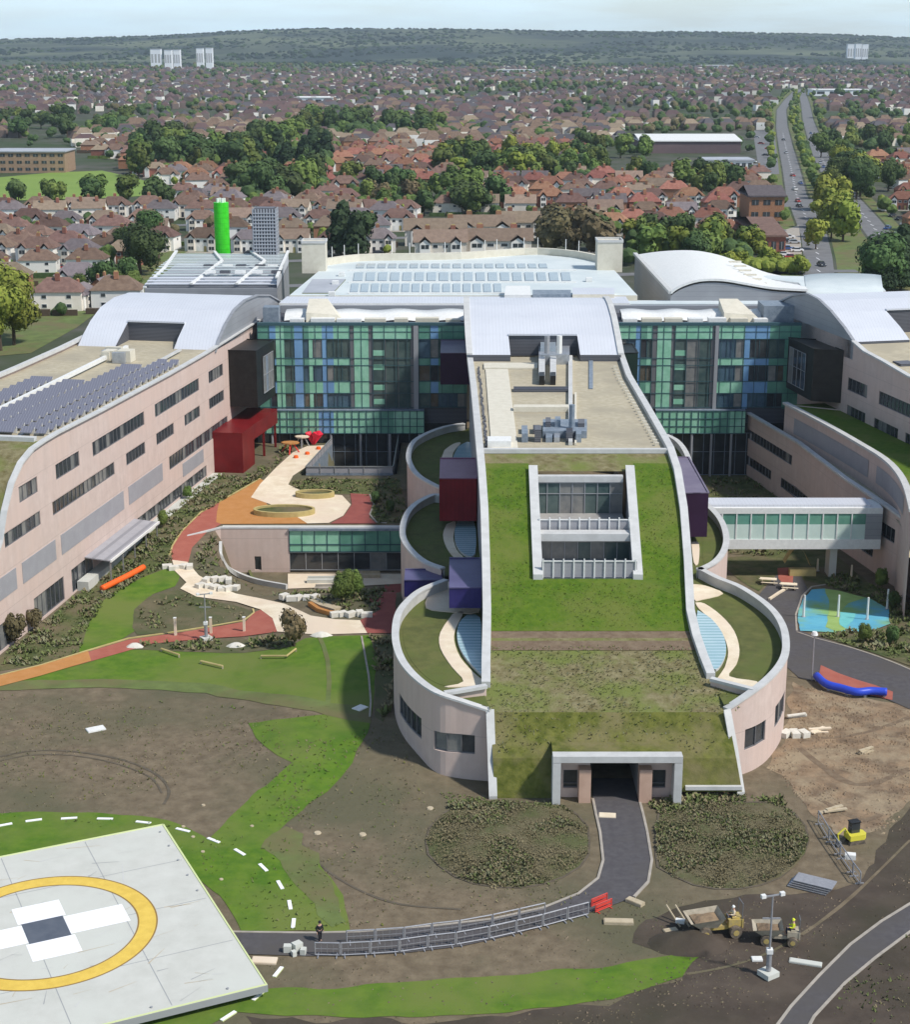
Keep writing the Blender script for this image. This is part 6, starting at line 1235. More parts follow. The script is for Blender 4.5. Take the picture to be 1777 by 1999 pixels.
scatter('crumbled clods and stones on the sandy dug ground', 'clods', [(1545, 1335), (1700, 1370), (1820, 1400), (1820, 1540), (1720, 1630), (1600, 1600), (1500, 1500), (1540, 1440)], 3000, ['sandy', 'sandy', 'clod', 'brownband'], .16)
scatter('small stones and clods over the bare brown soil', 'loose_stones', [(0, 1350), (640, 1400), (760, 1400), (860, 1600), (1180, 1760), (1300, 1740), (1580, 1750), (1700, 1640), (1700, 1760), (1450, 1999), (600, 1999), (480, 1870), (560, 1820), (680, 1820), (500, 1500), (0, 1590)], 5200, ['soil', 'clod', 'darksoil', 'bedsoil'], .11)
scatter('weeds dotted over the bare soil around the lawns', 'weeds', [(0, 1350), (640, 1400), (760, 1400), (860, 1600), (1180, 1760), (900, 1790), (680, 1815), (500, 1500), (0, 1590)], 2600, ['tuft_olive', 'meadow2', 'tuft_green'], .10, kind='tuft')
scatter('rough longer grass tufts on the lawns', 'grass_tufts', [(0, 1336), (640, 1385), (725, 1398), (700, 1480), (560, 1605), (680, 1815), (470, 1815), (330, 1600), (0, 1600), (0, 1590), (420, 1640), (560, 1490), (490, 1420), (640, 1390)], 1800, ['lawn', 'lawn_dull', 'tuft_green'], .12, kind='tuft')
scatter('', 'meadow_tufts', [(955, 1262), (1360, 1262), (1392, 1330), (1450, 1350), (1440, 1470), (970, 1470), (958, 1390), (930, 1352), (952, 1342)], 3600, ['meadow', 'meadow', 'meadow', 'tuft_pale'], .1, zf=1, kind='tuft', parent=cw)
scatter('', 'sedum_tufts', [(948, 915), (1028, 915), (1045, 1140), (1255, 1140), (1245, 915), (1318, 915), (1342, 1225), (955, 1225)], 3600, ['sedum', 'sedum', 'lawn_dull'], .07, zf=1, kind='tuft', parent=cw)
scatter('weeds and rough grass beyond the curving road', 'rough_grass', RB + [(1900, 1790), (1900, 2100), (1560, 2100)], 600, ['tuft_olive', 'tuft_green', 'bedsoil'], .14, kind='tuft')
scatter('stones on the dark churned soil', 'dark_stones', [(1777, 1580), (1640, 1740), (1330, 1770), (1340, 1870), (1180, 1965), (900, 1995), (1500, 1999), (1640, 1850), (1777, 1760)], 2400, ['darksoil', 'soil', 'clod'], .12)

planting('low planting left of the cream path by the play equipment', [(478, 932), (520, 905), (556, 872), (575, 868), (560, 890), (535, 914), (505, 940)], 240, .28, ['tuft_green', 'tuft_olive'], clump=.6)
for i, (x, y, lb) in enumerate(((600, 888, 'small orange play stool nearest the cream path'), (578, 895, 'small orange play stool below the rust-orange play table'), (622, 878, 'small orange play stool right of the pale canopy'))):
    p = GP(x, y); mb = MB(); mb.tube([(p[0], p[1], p[2]), (p[0], p[1], p[2] + .45), (p[0], p[1], p[2] + .5)], .42, 'orangetube', 12, r2=.3); tag(mb.build('garden_stool', loc=p), lb, 'stool')
for x, y, m, lb in ((1625, 1585, 'timber', 'short pile of planks on the sandy ground above the site fence'), (1600, 1430, 'cream', 'scattered pale boards on the sandy ground'), (1690, 1470, 'timber', 'lone plank on the sandy ground near the right edge'), (1560, 1400, 'rock', 'pale rubble heap close to the right terrace wall')):
    p = GP(x, y); mb = MB()
    for k in range(4): mb.box((p[0] + rnd.uniform(-.3, .3), p[1] + rnd.uniform(-.2, .2), p[2] + .08 + k * .1), (1.6 + rnd.random() * .8, .3, .14), m, .4 + rnd.uniform(-.4, .4))
    tag(mb.build('plank_pile', loc=p), lb, 'planks')
# ================================================================== TREES
def crown(seed, w_, ht, n, leaf, m, kind='round'):
    r_ = random.Random(seed); mb = MB(); lobes = []
    for k in range(9 if kind == 'round' else 6):
        if kind == 'round': a = r_.random() * 6.28; d = r_.random() ** .6 * w_ * .3; lobes.append((math.cos(a) * d, math.sin(a) * d, ht * (.36 + .42 * r_.random()), w_ * (.18 + .13 * r_.random()), ht * (.17 + .12 * r_.random())))
        else: z = .2 + .14 * k; lobes.append((r_.uniform(-.05, .05) * w_, r_.uniform(-.05, .05) * w_, ht * z, w_ * (.42 - .055 * k) + .1, ht * .13))
    for lx, ly, lz, lr, lh in lobes:              # inner body of each bough
        rows = []
        for i in range(6):
            ph = math.pi * (i + .02) / 5.04; rows.append([(lx + lr * .78 * math.sin(ph) * math.cos(t * 1.0472) * (1 + .2 * r_.random()), ly + lr * .78 * math.sin(ph) * math.sin(t * 1.0472) * (1 + .2 * r_.random()), lz + lh * .8 * math.cos(ph)) for t in range(6)]); rows[-1].append(rows[-1][0])
        mb.grid(rows, m)
    for k in range(n):
        lx, ly, lz, lr, lh = r_.choice(lobes); d = Vector((r_.gauss(0, 1), r_.gauss(0, 1), r_.gauss(.25, 1))).normalized(); q = .8 + .34 * r_.random()
        c = Vector((lx + d.x * lr * q, ly + d.y * lr * q, lz + d.z * lh * q)); u = Vector((r_.gauss(0, 1), r_.gauss(0, 1), r_.gauss(0, .7))).normalized(); v = d.cross(u)
        if v.length < .1: continue
        v.normalize(); u = (v.cross(d) + d * r_.uniform(-.5, .5)).normalized(); s = leaf * (.55 + r_.random() * .8)
        mb.poly([c - u * s - v * s * .6, c + u * s * .3 - v * s, c + u * s + v * s * .4, c - u * s * .2 + v * s], m)
    me = bpy.data.meshes.new('crown'); me.from_pydata(mb.v, [], mb.f); me.materials.append(M(m)); return me
def trunk_mesh(ht, r):
    mb = MB(); mb.tube([(0, 0, -.2), (.05, 0, ht * .3), (.1, .05, ht * .62)], r, 'bark', 7, r2=r * .35)
    for k in range(4): a = k * 1.6 + .4; mb.tube([(.05, 0, ht * (.26 + .05 * k)), (math.cos(a) * ht * .2, math.sin(a) * ht * .2, ht * (.5 + .05 * k))], r * .4, 'bark', 5, r2=r * .12)
    me = bpy.data.meshes.new('trunk'); me.from_pydata(mb.v, [], mb.f); me.materials.append(M('bark')); return me
CR = {k: [crown(i * 10 + j, 10, 12, 620, .62, m, kd) for j in range(nv)] for i, (k, m, kd, nv) in enumerate((('dark', 'leafdark', 'round', 4), ('mid', 'leafmid', 'round', 4), ('lime', 'leaflime', 'round', 2), ('brown', 'leafbrown', 'round', 2), ('conifer', 'leafconifer', 'cone', 2)))}
BIG = {k: crown(90 + i, 10, 12, 3400, .3, m, kd) for i, (k, m, kd) in enumerate((('lime', 'leaflime', 'round'), ('mid', 'leafmid', 'round'), ('conifer', 'leafconifer', 'cone'), ('dark', 'leafdark', 'round')))}
TR = trunk_mesh(12, .35)
WORD = {'dark': 'dark green', 'mid': 'mid green', 'lime': 'yellowish', 'brown': 'brownish', 'conifer': 'dark pointed'}
TREES = []
def tree(x, y, z, ht, kind, label, group=None, wide=1.0, big=False, nm='tree'):
    t = bpy.data.objects.new(nm, None); COL.objects.link(t); t.location = (x, y, z); t.rotation_euler.z = rnd.random() * 6.28; s = ht / 12; t.scale = (s * wide, s * wide, s); t.empty_display_size = .5
    tag(t, label, 'tree' if nm == 'tree' else 'shrub', group)
    c = bpy.data.objects.new('crown', BIG[kind] if big else rnd.choice(CR[kind])); COL.objects.link(c); c.parent = t
    k = bpy.data.objects.new('trunk', TR); COL.objects.link(k); k.parent = t
    TREES.append((x, y)); return t
CL = [  # name, centre px, half size px, count, height, kinds
 ('in the clump left of the hospital', 45, 668, 62, 26, 3, 15, 'lime', True), ('beside the white-gabled bungalow', 215, 560, 70, 25, 5, 9, 'mid dark', True), ('left of the plant building', 262, 505, 26, 40, 4, 13, 'dark mid', True),
 ('along the near edge of the sports field', 165, 405, 165, 12, 11, 11, 'dark mid', False), ('in the wood beside the sports field', 450, 318, 190, 30, 48, 17, 'dark dark mid conifer', False), ('in the wood above the school', 110, 255, 150, 16, 22, 15, 'dark mid', False),
 ('in the far wood above the estate', 710, 262, 150, 14, 30, 16, 'dark mid dark', False), ('in the copse behind the green chimney', 545, 385, 90, 18, 14, 15, 'dark mid dark', False), ('among the red roofs right of the copse', 790, 395, 110, 30, 20, 10, 'mid dark brown', False),
 ('in the mid-estate tree belt', 1010, 340, 150, 26, 34, 14, 'mid dark lime', False), ('near the brown terraces', 935, 412, 55, 15, 7, 14, 'mid dark', False), ('in front of the brown terraces', 1115, 482, 75, 26, 9, 13, 'brown dark brown', False),
 ('left of the near carriageway', 1350, 500, 120, 24, 20, 12, 'mid lime dark mid', False), ('in the hedge by the wavy roof', 1490, 532, 80, 8, 9, 6, 'lime', False), ('on the central reservation', 1620, 450, 32, 42, 10, 12, 'lime lime mid', False),
 ('right of the near carriageway', 1715, 562, 60, 14, 6, 15, 'conifer dark', True), ('right of the dual carriageway', 1678, 375, 60, 18, 9, 17, 'mid dark lime', True), ('left of the retail shed', 1200, 320, 80, 40, 14, 12, 'dark mid', False),
 ('beside the long retail shed', 1390, 375, 60, 20, 8, 12, 'dark mid', False), ('in the far right streets', 1690, 300, 90, 22, 14, 13, 'dark mid brown', False), ('just behind the rooflights', 680, 498, 30, 10, 3, 14, 'conifer dark', False)]
ntree = 0
for nm_, cx_, cy_, rx, ry, n, ht, kinds, big in CL:
    pts = []
    for k in range(n):
        for _ in range(30):
            x = cx_ + rnd.uniform(-1, 1) * rx; y = cy_ + rnd.uniform(-1, 1) * ry
            if all(abs(x - a) > rx * .5 / n ** .6 or abs(y - b) > ry * .3 / n ** .5 for a, b in pts): break
        pts.append((x, y))
    pts.sort()
    for i, (x, y) in enumerate(pts):
        kd = rnd.choice(kinds.split()); p = P(x, y, 0)
        if p[1] < 292: continue
        tree(p[0], p[1], 0, ht * rnd.uniform(.75, 1.2), kd, '%s tree, %s from the left %s' % (WORD[kd], onth(i), nm_), 'trees ' + nm_, rnd.uniform(.85, 1.15), big and kd in BIG); ntree += 1
# garden saplings and shrubs
for x, y, ht, kd, lab in ((575, 1262, 4.5, 'brown', 'thin bare-looking sapling where the red and cream paths meet'), (668, 1180, 4.5, 'mid', 'loose green sapling beside the orange timber play bed'), (692, 1168, 4.0, 'mid', 'leafy green sapling by the sunken garden steps'), (30, 1262, 4.2, 'brown', 'straggly brown shrub against the left wing, far left'),
                          (68, 1232, 3.0, 'brown', 'low brown shrub at the foot of the left wing, right of the straggly one'), (318, 1030, 2.6, 'mid', 'round green shrub beside the bend of the red path'), (365, 975, 2.2, 'mid', 'small green shrub above the red path'), (465, 1112, 2.6, 'lime', 'bright green bush on the sunken lawn'),
                          (735, 985, 2.2, 'dark', 'dark shrub right of the maroon path, upper'), (760, 1005, 2.4, 'dark', 'dark shrub right of the maroon path, lower'), (1530, 1060, 3.4, 'brown', 'brownish bush under the footbridge'), (1605, 1065, 3.2, 'mid', 'green bush near the bridge pier'),
                          (1580, 985, 4.0, 'brown', 'brown tree in front of the podium wall, left'), (1545, 965, 3.4, 'dark', 'dark bush in front of the podium wall'), (1690, 1255, 2.6, 'mid', 'round green bush in the bed below the playground'), (1745, 1262, 2.8, 'dark', 'dark bush in the bed below the playground, further right'), (1745, 1190, 2.8, 'dark', 'dark bush at the right edge of the playground'),
                          (1722, 1150, 3.2, 'mid', 'green bush against the podium base')):
    p = GP(x, y); tree(p[0], p[1], p[2], ht, kd, lab, None, .8, kd in BIG, 'shrub' if ht < 4 else 'tree')
# ================================================================== HOUSES
def house_meshes(kind):
    """semi-detached pair: list of (part, mesh, parent part)"""
    wm, rm, gm = kind; L, W_, e = 13.5, 8.5, 5.4; parts = []
    def add(name, mb, par=None):
        me = bpy.data.meshes.new(name); me.from_pydata(mb.v, [], mb.f)
        for m in mb.mats: me.materials.append(M(m))
        me.polygons.foreach_set('material_index', mb.m); parts.append((name, me, par))
    mb = MB(); mb.box((0, 0, e / 2), (L, W_, e), wm)
    if gm == 'gable':
        for s in (-1, 1): mb.poly([(s * L / 2, -W_ / 2, e), (s * L / 2, W_ / 2, e), (s * L / 2, 0, e + 3.3)], wm)
    add('walls', mb)
    mb = MB(); o = .45; z = e - .15; R_ = 3.6; a, b = L / 2 + o, W_ / 2 + o
    if gm == 'gable': mb.poly([(-a, -b, z), (a, -b, z), (a, 0, z + R_), (-a, 0, z + R_)], rm); mb.poly([(a, b, z), (-a, b, z), (-a, 0, z + R_), (a, 0, z + R_)], rm)
    else:
        r = L / 2 - W_ / 2 + .6; mb.poly([(-a, -b, z), (a, -b, z), (r, 0, z + R_), (-r, 0, z + R_)], rm); mb.poly([(a, b, z), (-a, b, z), (-r, 0, z + R_), (r, 0, z + R_)], rm); mb.poly([(a, -b, z), (a, b, z), (r, 0, z + R_)], rm); mb.poly([(-a, b, z), (-a, -b, z), (-r, 0, z + R_)], rm)
    for s in (-1, 1): # bay gablets over the front
        x = s * L * .3; mb.poly([(x - 1.7, -b - .9, z), (x, -b - .9, z + 1.9), (x, -1.5, z + 1.9), (x - 1.7, -1.5, z)], rm); mb.poly([(x + 1.7, -b - .9, z), (x + 1.7, -1.5, z), (x, -1.5, z + 1.9), (x, -b - .9, z + 1.9)], rm)
    add('roof', mb)
    for x in ((-.0,) if gm != 'gable' else (-L * .25, L * .25)): mb = MB(); mb.box((x, 1.0, e + 3.6), (1.3, .8, 2.0), 'brick'); mb.box((x, 1.0, e + 4.75), (.9, .4, .35), 'tan'); add('chimney', mb, 1)
    for s in (-1, 1):
        mb = MB(); x = s * L * .3; y = -W_ / 2 - .35; mb.box((x, y, 2.4), (2.7, .9, 4.8), 'whiterender' if wm != 'whiterender' else 'render'); mb.poly([(x - 1.35, y - .46, 4.8), (x + 1.35, y - .46, 4.8), (x, y - .46, 6.2)], 'whiterender')
        add('bay', mb); bi = len(parts) - 1
        for zz_ in (1.4, 3.9): mb = MB(); mb.box((x, y - .47, zz_), (2.0, .06, 1.25), 'glass'); mb.box((x, y - .49, zz_), (.1, .06, 1.25), 'whitepaint'); add('window', mb, bi)
        for yy in (-W_ / 2 - .02, W_ / 2 + .02):
            for zz_ in (1.5, 4.0):
                if yy < 0 and zz_ == 1.5: continue
                mb = MB(); xx = s * (L * .1 if yy < 0 else L * .25); mb.box((xx, yy, zz_), (1.5, .1, 1.15), 'whitepaint'); mb.box((xx, yy + math.copysign(.03, yy), zz_), (1.25, .1, .9), 'glass'); add('window', mb)
        mb = MB(); mb.box((s * L * .1, -W_ / 2 - .03, 1.05), (1.0, .1, 2.1), rnd.choice(['whitepaint', 'cardark', 'tan'])); add('door', mb)
        mb = MB(); mb.box((s * (L / 2 + .02), .5, 4.0), (.1, 1.0, .9), 'glass'); add('window', mb)
    return parts
HK = [(('render', 'rooftile', 'hip'), 'cream-walled', 'red-brown hipped roof'), (('whiterender', 'rooftile', 'hip'), 'white-walled', 'red-brown hipped roof'), (('brick', 'rooftile', 'hip'), 'brick-walled', 'red-brown hipped roof'), (('brick', 'roofslate', 'gable'), 'brick-walled', 'grey gabled roof'),
      (('render', 'roofbrown', 'gable'), 'cream-walled', 'brown gabled roof'), (('whiterender', 'roofslate', 'hip'), 'white-walled', 'grey hipped roof'), (('brick', 'roofbrown', 'hip'), 'brick-walled', 'brown hipped roof'), (('brick', 'rooforange', 'hip'), 'brick-walled', 'orange-red hipped roof'), (('render', 'rooforange', 'hip'), 'cream-walled', 'orange-red hipped roof')]
HM = [house_meshes(k) for k, _, _ in HK]
def house(x, y, rz, ki, label, group, full=True, sc_=1.0, sx=1.0):
    t = bpy.data.objects.new('house', None); COL.objects.link(t); t.location = (x, y, 0); t.rotation_euler.z = rz; t.scale = (sc_ * sx, sc_, sc_); t.empty_display_size = 1; tag(t, label, 'house', group); made = []
    for nm, me, par in HM[ki]:
        if not full and nm in ('door', 'window'): made.append(None); continue
        o = bpy.data.objects.new(nm, me); COL.objects.link(o); o.parent = made[par] if par is not None and made[par] else t; made.append(o)
    return t
fieldpoly = [P(x, y, 0)[:2] for x, y in ((-150, 425), (20, 420), (335, 395), (345, 372), (200, 322), (-150, 315), (-150, 270), (150, 272), (150, 320))]
fieldpoly = [P(x, y, 0)[:2] for x, y in ((-200, 408), (345, 408), (350, 370), (215, 322), (160, 290), (-200, 290))]
road1 = [(1600, 560), (1597, 500), (1590, 460), (1572, 420), (1555, 380), (1545, 330), (1535, 290), (1527, 250), (1526, 215), (1540, 195), (1560, 175)]
road2 = [(1880, 590), (1777, 520), (1730, 475), (1695, 430), (1660, 390), (1625, 345), (1605, 310), (1590, 270), (1578, 235), (1573, 205), (1566, 180)]
rw_ = lambda pts: [P(x, y, 0)[:2] for x, y in pts]
R1, R2 = rw_(road1), rw_(road2)
def rx(Rr, y): return float(np.interp(y, [p[1] for p in Rr], [p[0] for p in Rr]))
def blocked(x, y):
    if pip(x, y, fieldpoly): return True
    if 330 < y < 2500:
        a, b = rx(R1, y), rx(R2, y)
        if a - 16 < x < b + 16: return True
    u, v = x / (y / F) / .97 + CX, 0
    q = proj(x, y)
    for nm_, cx_, cy_, rx_, ry_, n, ht, kinds, big in CL:
        if n >= 8 and ((q[0] - cx_) / (rx_ * .96)) ** 2 + ((q[1] - cy_) / (ry_ * .9)) ** 2 < 1 and rnd.random() < .93: return True
    for a, b, c, d in ((1225, 255, 1490, 345), (-50, 270, 150, 345), (1440, 400, 1560, 530), (790, 425, 1080, 520), (1280, 335, 1500, 352)):
        if a < q[0] < c and b < q[1] < d: return True
    return False
def proj(x, y, z=0):
    dep = y * math.cos(TH) + (H - z) * math.sin(TH); up = y * math.sin(TH) - (H - z) * math.cos(TH); return (CX + F * x / dep, CY - F * up / dep)
cand = []
y = 392.0; row = 0
while y < 1350:
    ang = .10 * math.sin(y * .006 + 1.2) + (.08 if row % 5 == 0 else 0); x = -.31 * y - 20; rr = []
    while x < .31 * y + 30:
        xx, yy = x + rnd.uniform(-1, 1), y + math.tan(ang) * x + rnd.uniform(-1.2, 1.2) + 9 * math.sin(x * .018 + row)
        if yy > 384 and not (proj(xx, yy)[1] > 498 and proj(xx, yy)[0] > 262) and not blocked(xx, yy) and rnd.random() < .93: rr.append((xx, yy, ang + (math.pi if row % 2 else 0) + rnd.uniform(-.03, .03) + math.atan(.16 * math.cos(x * .018 + row))))
        x += 14.2 + (6 if rnd.random() < .12 else 0)
    cand.append(rr); y += 21.5 if row % 2 else 28; row += 1
flat = [(x, y, a, ri) for ri, rr in enumerate(cand) for x, y, a in rr if -40 < proj(x, y, 8)[0] < 1817]
flat.sort(key=lambda q: q[1]); near, rest = flat[:298], flat[298:]
allh = [(x, y) for x, y, a, ri in flat]
rest += [(x, y, a, ri) for ri, rr in enumerate(cand) for x, y, a in rr if not (-40 < proj(x, y, 8)[0] < 1817)]
zone = lambda x, y: proj(x, y)
near.sort(key=lambda q: (q[3], q[0])); cnt = {}; carq = []; hedges = []
for i, (x, y, a, ri) in enumerate(near):
    u = proj(x, y)[0]; zn = 'left' if u < 500 else 'middle' if u < 1250 else 'right'; k = cnt.get((ri, zn), 0); cnt[(ri, zn)] = k + 1
    pool = [0, 1, 1, 1, 5, 4, 6] if u < 900 and y < 720 else ([7, 7, 8, 2, 3, 4, 0, 1, 7] if u > 560 and y > 560 else [2, 0, 1, 6, 7, 1, 5]); ki = rnd.choice(pool)
    house(x, y, a, ki, '%s house, %s roof, %s from left in %s row, %s part' % (HK[ki][1], HK[ki][2].split()[0], onth(k), onth(ri), zn), 'semi-detached houses beyond the hospital', y < 700, rnd.uniform(.8, .95))
    if y < 640 and i % 3 == 0: carq.append((x + math.sin(a) * 9.5 + rnd.uniform(-4, 4), y - math.cos(a) * 9.5, a + 1.57 + rnd.uniform(-.1, .1), 'outside the house %s from left in %s row, %s part' % (onth(k), onth(ri), zn)))
    if rnd.random() < .8: hedges.append((x, y, a))
# special near houses
def shouse(px, py, ki, rz, label, s=1., sx=1.): p = P(px, py, 0); house(p[0], p[1], rz, ki, label, None, True, s, sx)
shouse(160, 600, 5, 1.35, 'white-gabled bungalow with a dark roof beside the large near trees', .72); shouse(205, 585, 3, 1.4, 'dark-roofed bungalow right of the white-gabled one', .7)
for i, (x, y, s) in enumerate(((850, 478, 1.5), (945, 470, 1.5), (1020, 462, 1.3), (860, 503, 1.2), (970, 500, 1.6))): shouse(x, y, 4, .02, '%s long brown-roofed terrace block from the left right behind the rooflights' % onth(i), 1.0, s)
# distant housing as one object
def far_houses(lst, name, label):
    n = len(lst); vs = []; fs = []; ms = []; b = 0
    for x, y, a, _ in lst:
        L, W_, e, R_ = rnd.uniform(8, 14.5) / 2, rnd.uniform(6.5, 8) / 2, rnd.uniform(4.6, 5.8), rnd.uniform(2.6, 3.6); ca, sa = math.cos(a), math.sin(a); wmx = rnd.choice([0, 0, 1, 1, 2] if y < 1200 else [0, 0, 0, 0, 0, 0, 1, 2]); rmx = rnd.choice([3, 3, 6, 4, 5]) if y < 1350 else rnd.choice([3, 4, 6, 6, 6, 6, 4])
        loc_ = [(-L, -W_, 0), (L, -W_, 0), (L, W_, 0), (-L, W_, 0), (-L, -W_, e), (L, -W_, e), (L, W_, e), (-L, W_, e), (-L * .5, 0, e + R_), (L * .5, 0, e + R_)]
        vs += [(x + p * ca - q * sa, y + p * sa + q * ca, r) for p, q, r in loc_]
        for f, m in (((0, 1, 5, 4), wmx), ((1, 2, 6, 5), wmx), ((2, 3, 7, 6), wmx), ((3, 0, 4, 7), wmx), ((4, 5, 9, 8), rmx), ((6, 7, 8, 9), rmx), ((5, 6, 9), rmx), ((7, 4, 8), rmx)): fs.append(tuple(b + i for i in f)); ms.append(m)
        b += 10
    me = bpy.data.meshes.new(name); me.from_pydata(vs, [], fs)
    for m in ('farwall', 'render', 'whiterender', 'rooftile', 'farroof2', 'roofbrown', 'farroof'): me.materials.append(M(m))
    me.polygons.foreach_set('material_index', ms); o = bpy.data.objects.new(name, me); COL.objects.link(o); tag(o, label, 'houses', None, 'stuff')
y = 1350.; row = 0
while y < 4300:
    x = -.31 * y; ang = .25 * math.sin(y * .0021 + math.floor(y / 300)); step = 15 + (y - 1350) * .004
    blk = noise.noise(Vector((y * .01, 3, 0)))
    while x < .31 * y:
        q = noise.noise(Vector((x * .004, y * .004, 5.5)))
        if q > -.27 and not (330 < y < 2300 and rx(R1, y) - 16 < x < rx(R2, y) + 16) and rnd.random() < .88:
            pr = proj(x, y)
            if not any(((pr[0] - c[1]) / c[3]) ** 2 + ((pr[1] - c[2]) / c[4]) ** 2 < 1 for c in CL if c[5] >= 14): rest.append((x + rnd.uniform(-2, 2), y + rnd.uniform(-3, 3) + 20 * math.sin(x * .006 + row), ang + rnd.uniform(-.1, .1) + (1.57 if math.sin(x * .011 + y * .003) > .6 else 0), 0))
        x += step * rnd.uniform(.95, 1.3)
    y += 30 + (y - 1350) * .012; row += 1
print('far houses', len(rest), 'near', len(near))
far_houses(rest, 'distant_housing', 'mass of small red and grey roofed houses stretching to the hills')
# distant and scattered trees as one object: lumpy low crowns
def far_trees(lst, name, label):
    vs = []; fs = []; ms = []; b = 0
    base = []
    for x, y, r, m in lst:
        for lob in range(3 if y < 1600 else 2):
            dx, dy, dz = rnd.uniform(-.5, .5) * r, rnd.uniform(-.5, .5) * r, rnd.uniform(-.1, .35) * r; rr = r * rnd.uniform(.55, .85); k6 = 7
            ring_ = [(0, 0, 1.0), *[(math.cos(t * 6.283 / k6) * .75 * rnd.uniform(.75, 1.2), math.sin(t * 6.283 / k6) * .75 * rnd.uniform(.75, 1.2), .6 * rnd.uniform(.8, 1.25)) for t in range(k6)], *[(math.cos((t + .5) * 6.283 / k6) * rnd.uniform(.8, 1.2), math.sin((t + .5) * 6.283 / k6) * rnd.uniform(.8, 1.2), rnd.uniform(-.35, .1)) for t in range(k6)], *[(math.cos(t * 6.283 / k6) * .5, math.sin(t * 6.283 / k6) * .5, -.95) for t in range(k6)]]
            vs += [(x + dx + p * rr, y + dy + q * rr, r * 1.05 + dz + s * rr) for p, q, s in ring_]
            for t in range(k6):
                u = (t + 1) % k6; fs += [(b, b + 1 + t, b + 1 + u), (b + 1 + t, b + 1 + k6 + t, b + 1 + u), (b + 1 + u, b + 1 + k6 + t, b + 1 + k6 + u), (b + 1 + k6 + t, b + 1 + 2 * k6 + t, b + 1 + 2 * k6 + u, b + 1 + k6 + u)]; ms += [m] * 4
            b += 1 + 3 * k6
    me = bpy.data.meshes.new(name); me.from_pydata(vs, [], fs)
    for m in ('leafdark', 'leafmid', 'leafbrown', 'leaflime'): me.materials.append(M(m))
    me.polygons.foreach_set('material_index', ms); o = bpy.data.objects.new(name, me); COL.objects.link(o); tag(o, label, 'trees', None, 'stuff')
ft = []
for x, y in allh:                       # garden trees
    for k in range(1 if rnd.random() < .8 else 0): ft.append((x + rnd.uniform(-10, 10), y + rnd.choice([-1, 1]) * rnd.uniform(9, 13), rnd.uniform(1.6, 3.4), rnd.choice([0, 0, 1, 1, 2, 3])))
for x, y, a, _ in rest:
    if rnd.random() < .62: ft.append((x + rnd.uniform(-12, 12), y + rnd.choice([-1, 1]) * rnd.uniform(9, 14), rnd.uniform(1.8, 3.9), rnd.choice([0, 0, 1, 2, 0])))
for k in range(5600):
    y = 1000 + 3500 * rnd.random() ** 1.0; x = rnd.uniform(-.31, .31) * y; q = noise.noise(Vector((x * .004, y * .004, 5.5))); q2 = noise.noise(Vector((x * .0016, y * .0016, 1.5)))
    if 330 < y < 2300 and rx(R1, y) - 9 < x < rx(R2, y) + 9: continue
    if pip(x, y, fieldpoly): continue
    if rnd.random() < (.2 + (.6 if q < -.25 else 0) + max(0, q2) * .5): ft.append((x, y, rnd.uniform(2.2, 4.6) * (1 + (y - 1000) / 5000), rnd.choice([0, 0, 0, 1, 2])))
for nm_, cx_, cy_, rx_, ry_, n, ht, kinds, big in CL:
    if n >= 14:
        for k in range(n * 2): p = P(cx_ + rnd.uniform(-1, 1) * rx_, cy_ + rnd.uniform(-1, 1) * ry_, 0); ft.append((p[0], p[1], ht * .27, rnd.choice([0, 0, 1])))
for k in range(60): p = P(1500 + rnd.uniform(-40, 70) , 532 + rnd.uniform(-3, 4), 0); ft.append((p[0], p[1], 2.1, 3))
for Rr in (R1, R2):                     # small trees lining the dual carriageway
    for k in range(70):
        y = 620 + k * 24 + rnd.uniform(-5, 5)
        for s_ in (-1, 1):
            if rnd.random() < .75: ft.append((rx(Rr, y) + s_ * rnd.uniform(8, 11.5), y, rnd.uniform(1.6, 3.2), rnd.choice([0, 1, 3, 1])))
print('far trees', len(ft))
far_trees(ft, 'distant_trees', 'mass of garden and street trees among the houses to the hills')
# ================================================================== ROADS, FIELD, LARGE BUILDINGS
def ribbon(name, pts, wl_, wr, z, m):
    mb = MB(); mb.grid([[(x - wl_, y, z), (x + wr, y, z)] for x, y in pts], m); return tag(mb.build(name), kind='structure')
ribbon('road', R1, 4.6, 4.6, .05, 'road'); ribbon('road', R2, 4.6, 4.6, .05, 'road'); mb = MB(); mb.grid([[(rx(R1, y) + 5.6, y, .02), (rx(R2, y) - 5.6, y, .02)] for y in np.arange(400, 1900, 40)], 'lawn_dull'); tag(mb.build('median'), kind='structure')
ribbon('verge', R1, 11, -5.5, .03, 'lawn_dull'); ribbon('verge', R2, -5.5, 10, .03, 'lawn_dull')
mb = MB()
for Rr in (R1, R2):
    for k in range(60): y = 420 + k * 14; mb.box((rx(Rr, y), y, .07), (.25, 5, .02), 'whitemark')
tag(mb.build('lane_marking'), kind='structure')
mb = MB(); mb.poly([*[P(x, y, .06) for x, y in ((1490, 405), (1640, 402), (1640, 388), (1490, 391))]], 'road'); mb.poly([*[P(x, y, .055) for x, y in ((1470, 470), (1560, 440), (1570, 530), (1500, 530))]], 'kerb'); mb.poly([*[P(x, y, .055) for x, y in ((1470, 255), (1512, 255), (1522, 340), (1400, 345), (1400, 325), (1480, 320))]], 'road'); tag(mb.build('car_park'), kind='structure')
sheet('field', [(-250, 395), (60, 392), (200, 388), (330, 381), (328, 368), (270, 350), (200, 334), (100, 338), (0, 347), (-250, 350)], .12, 'field', jit=.5, step=8)
sheet('field', [(1700, 352), (1850, 350), (1850, 366), (1720, 364)], .12, 'lawn', step=8)
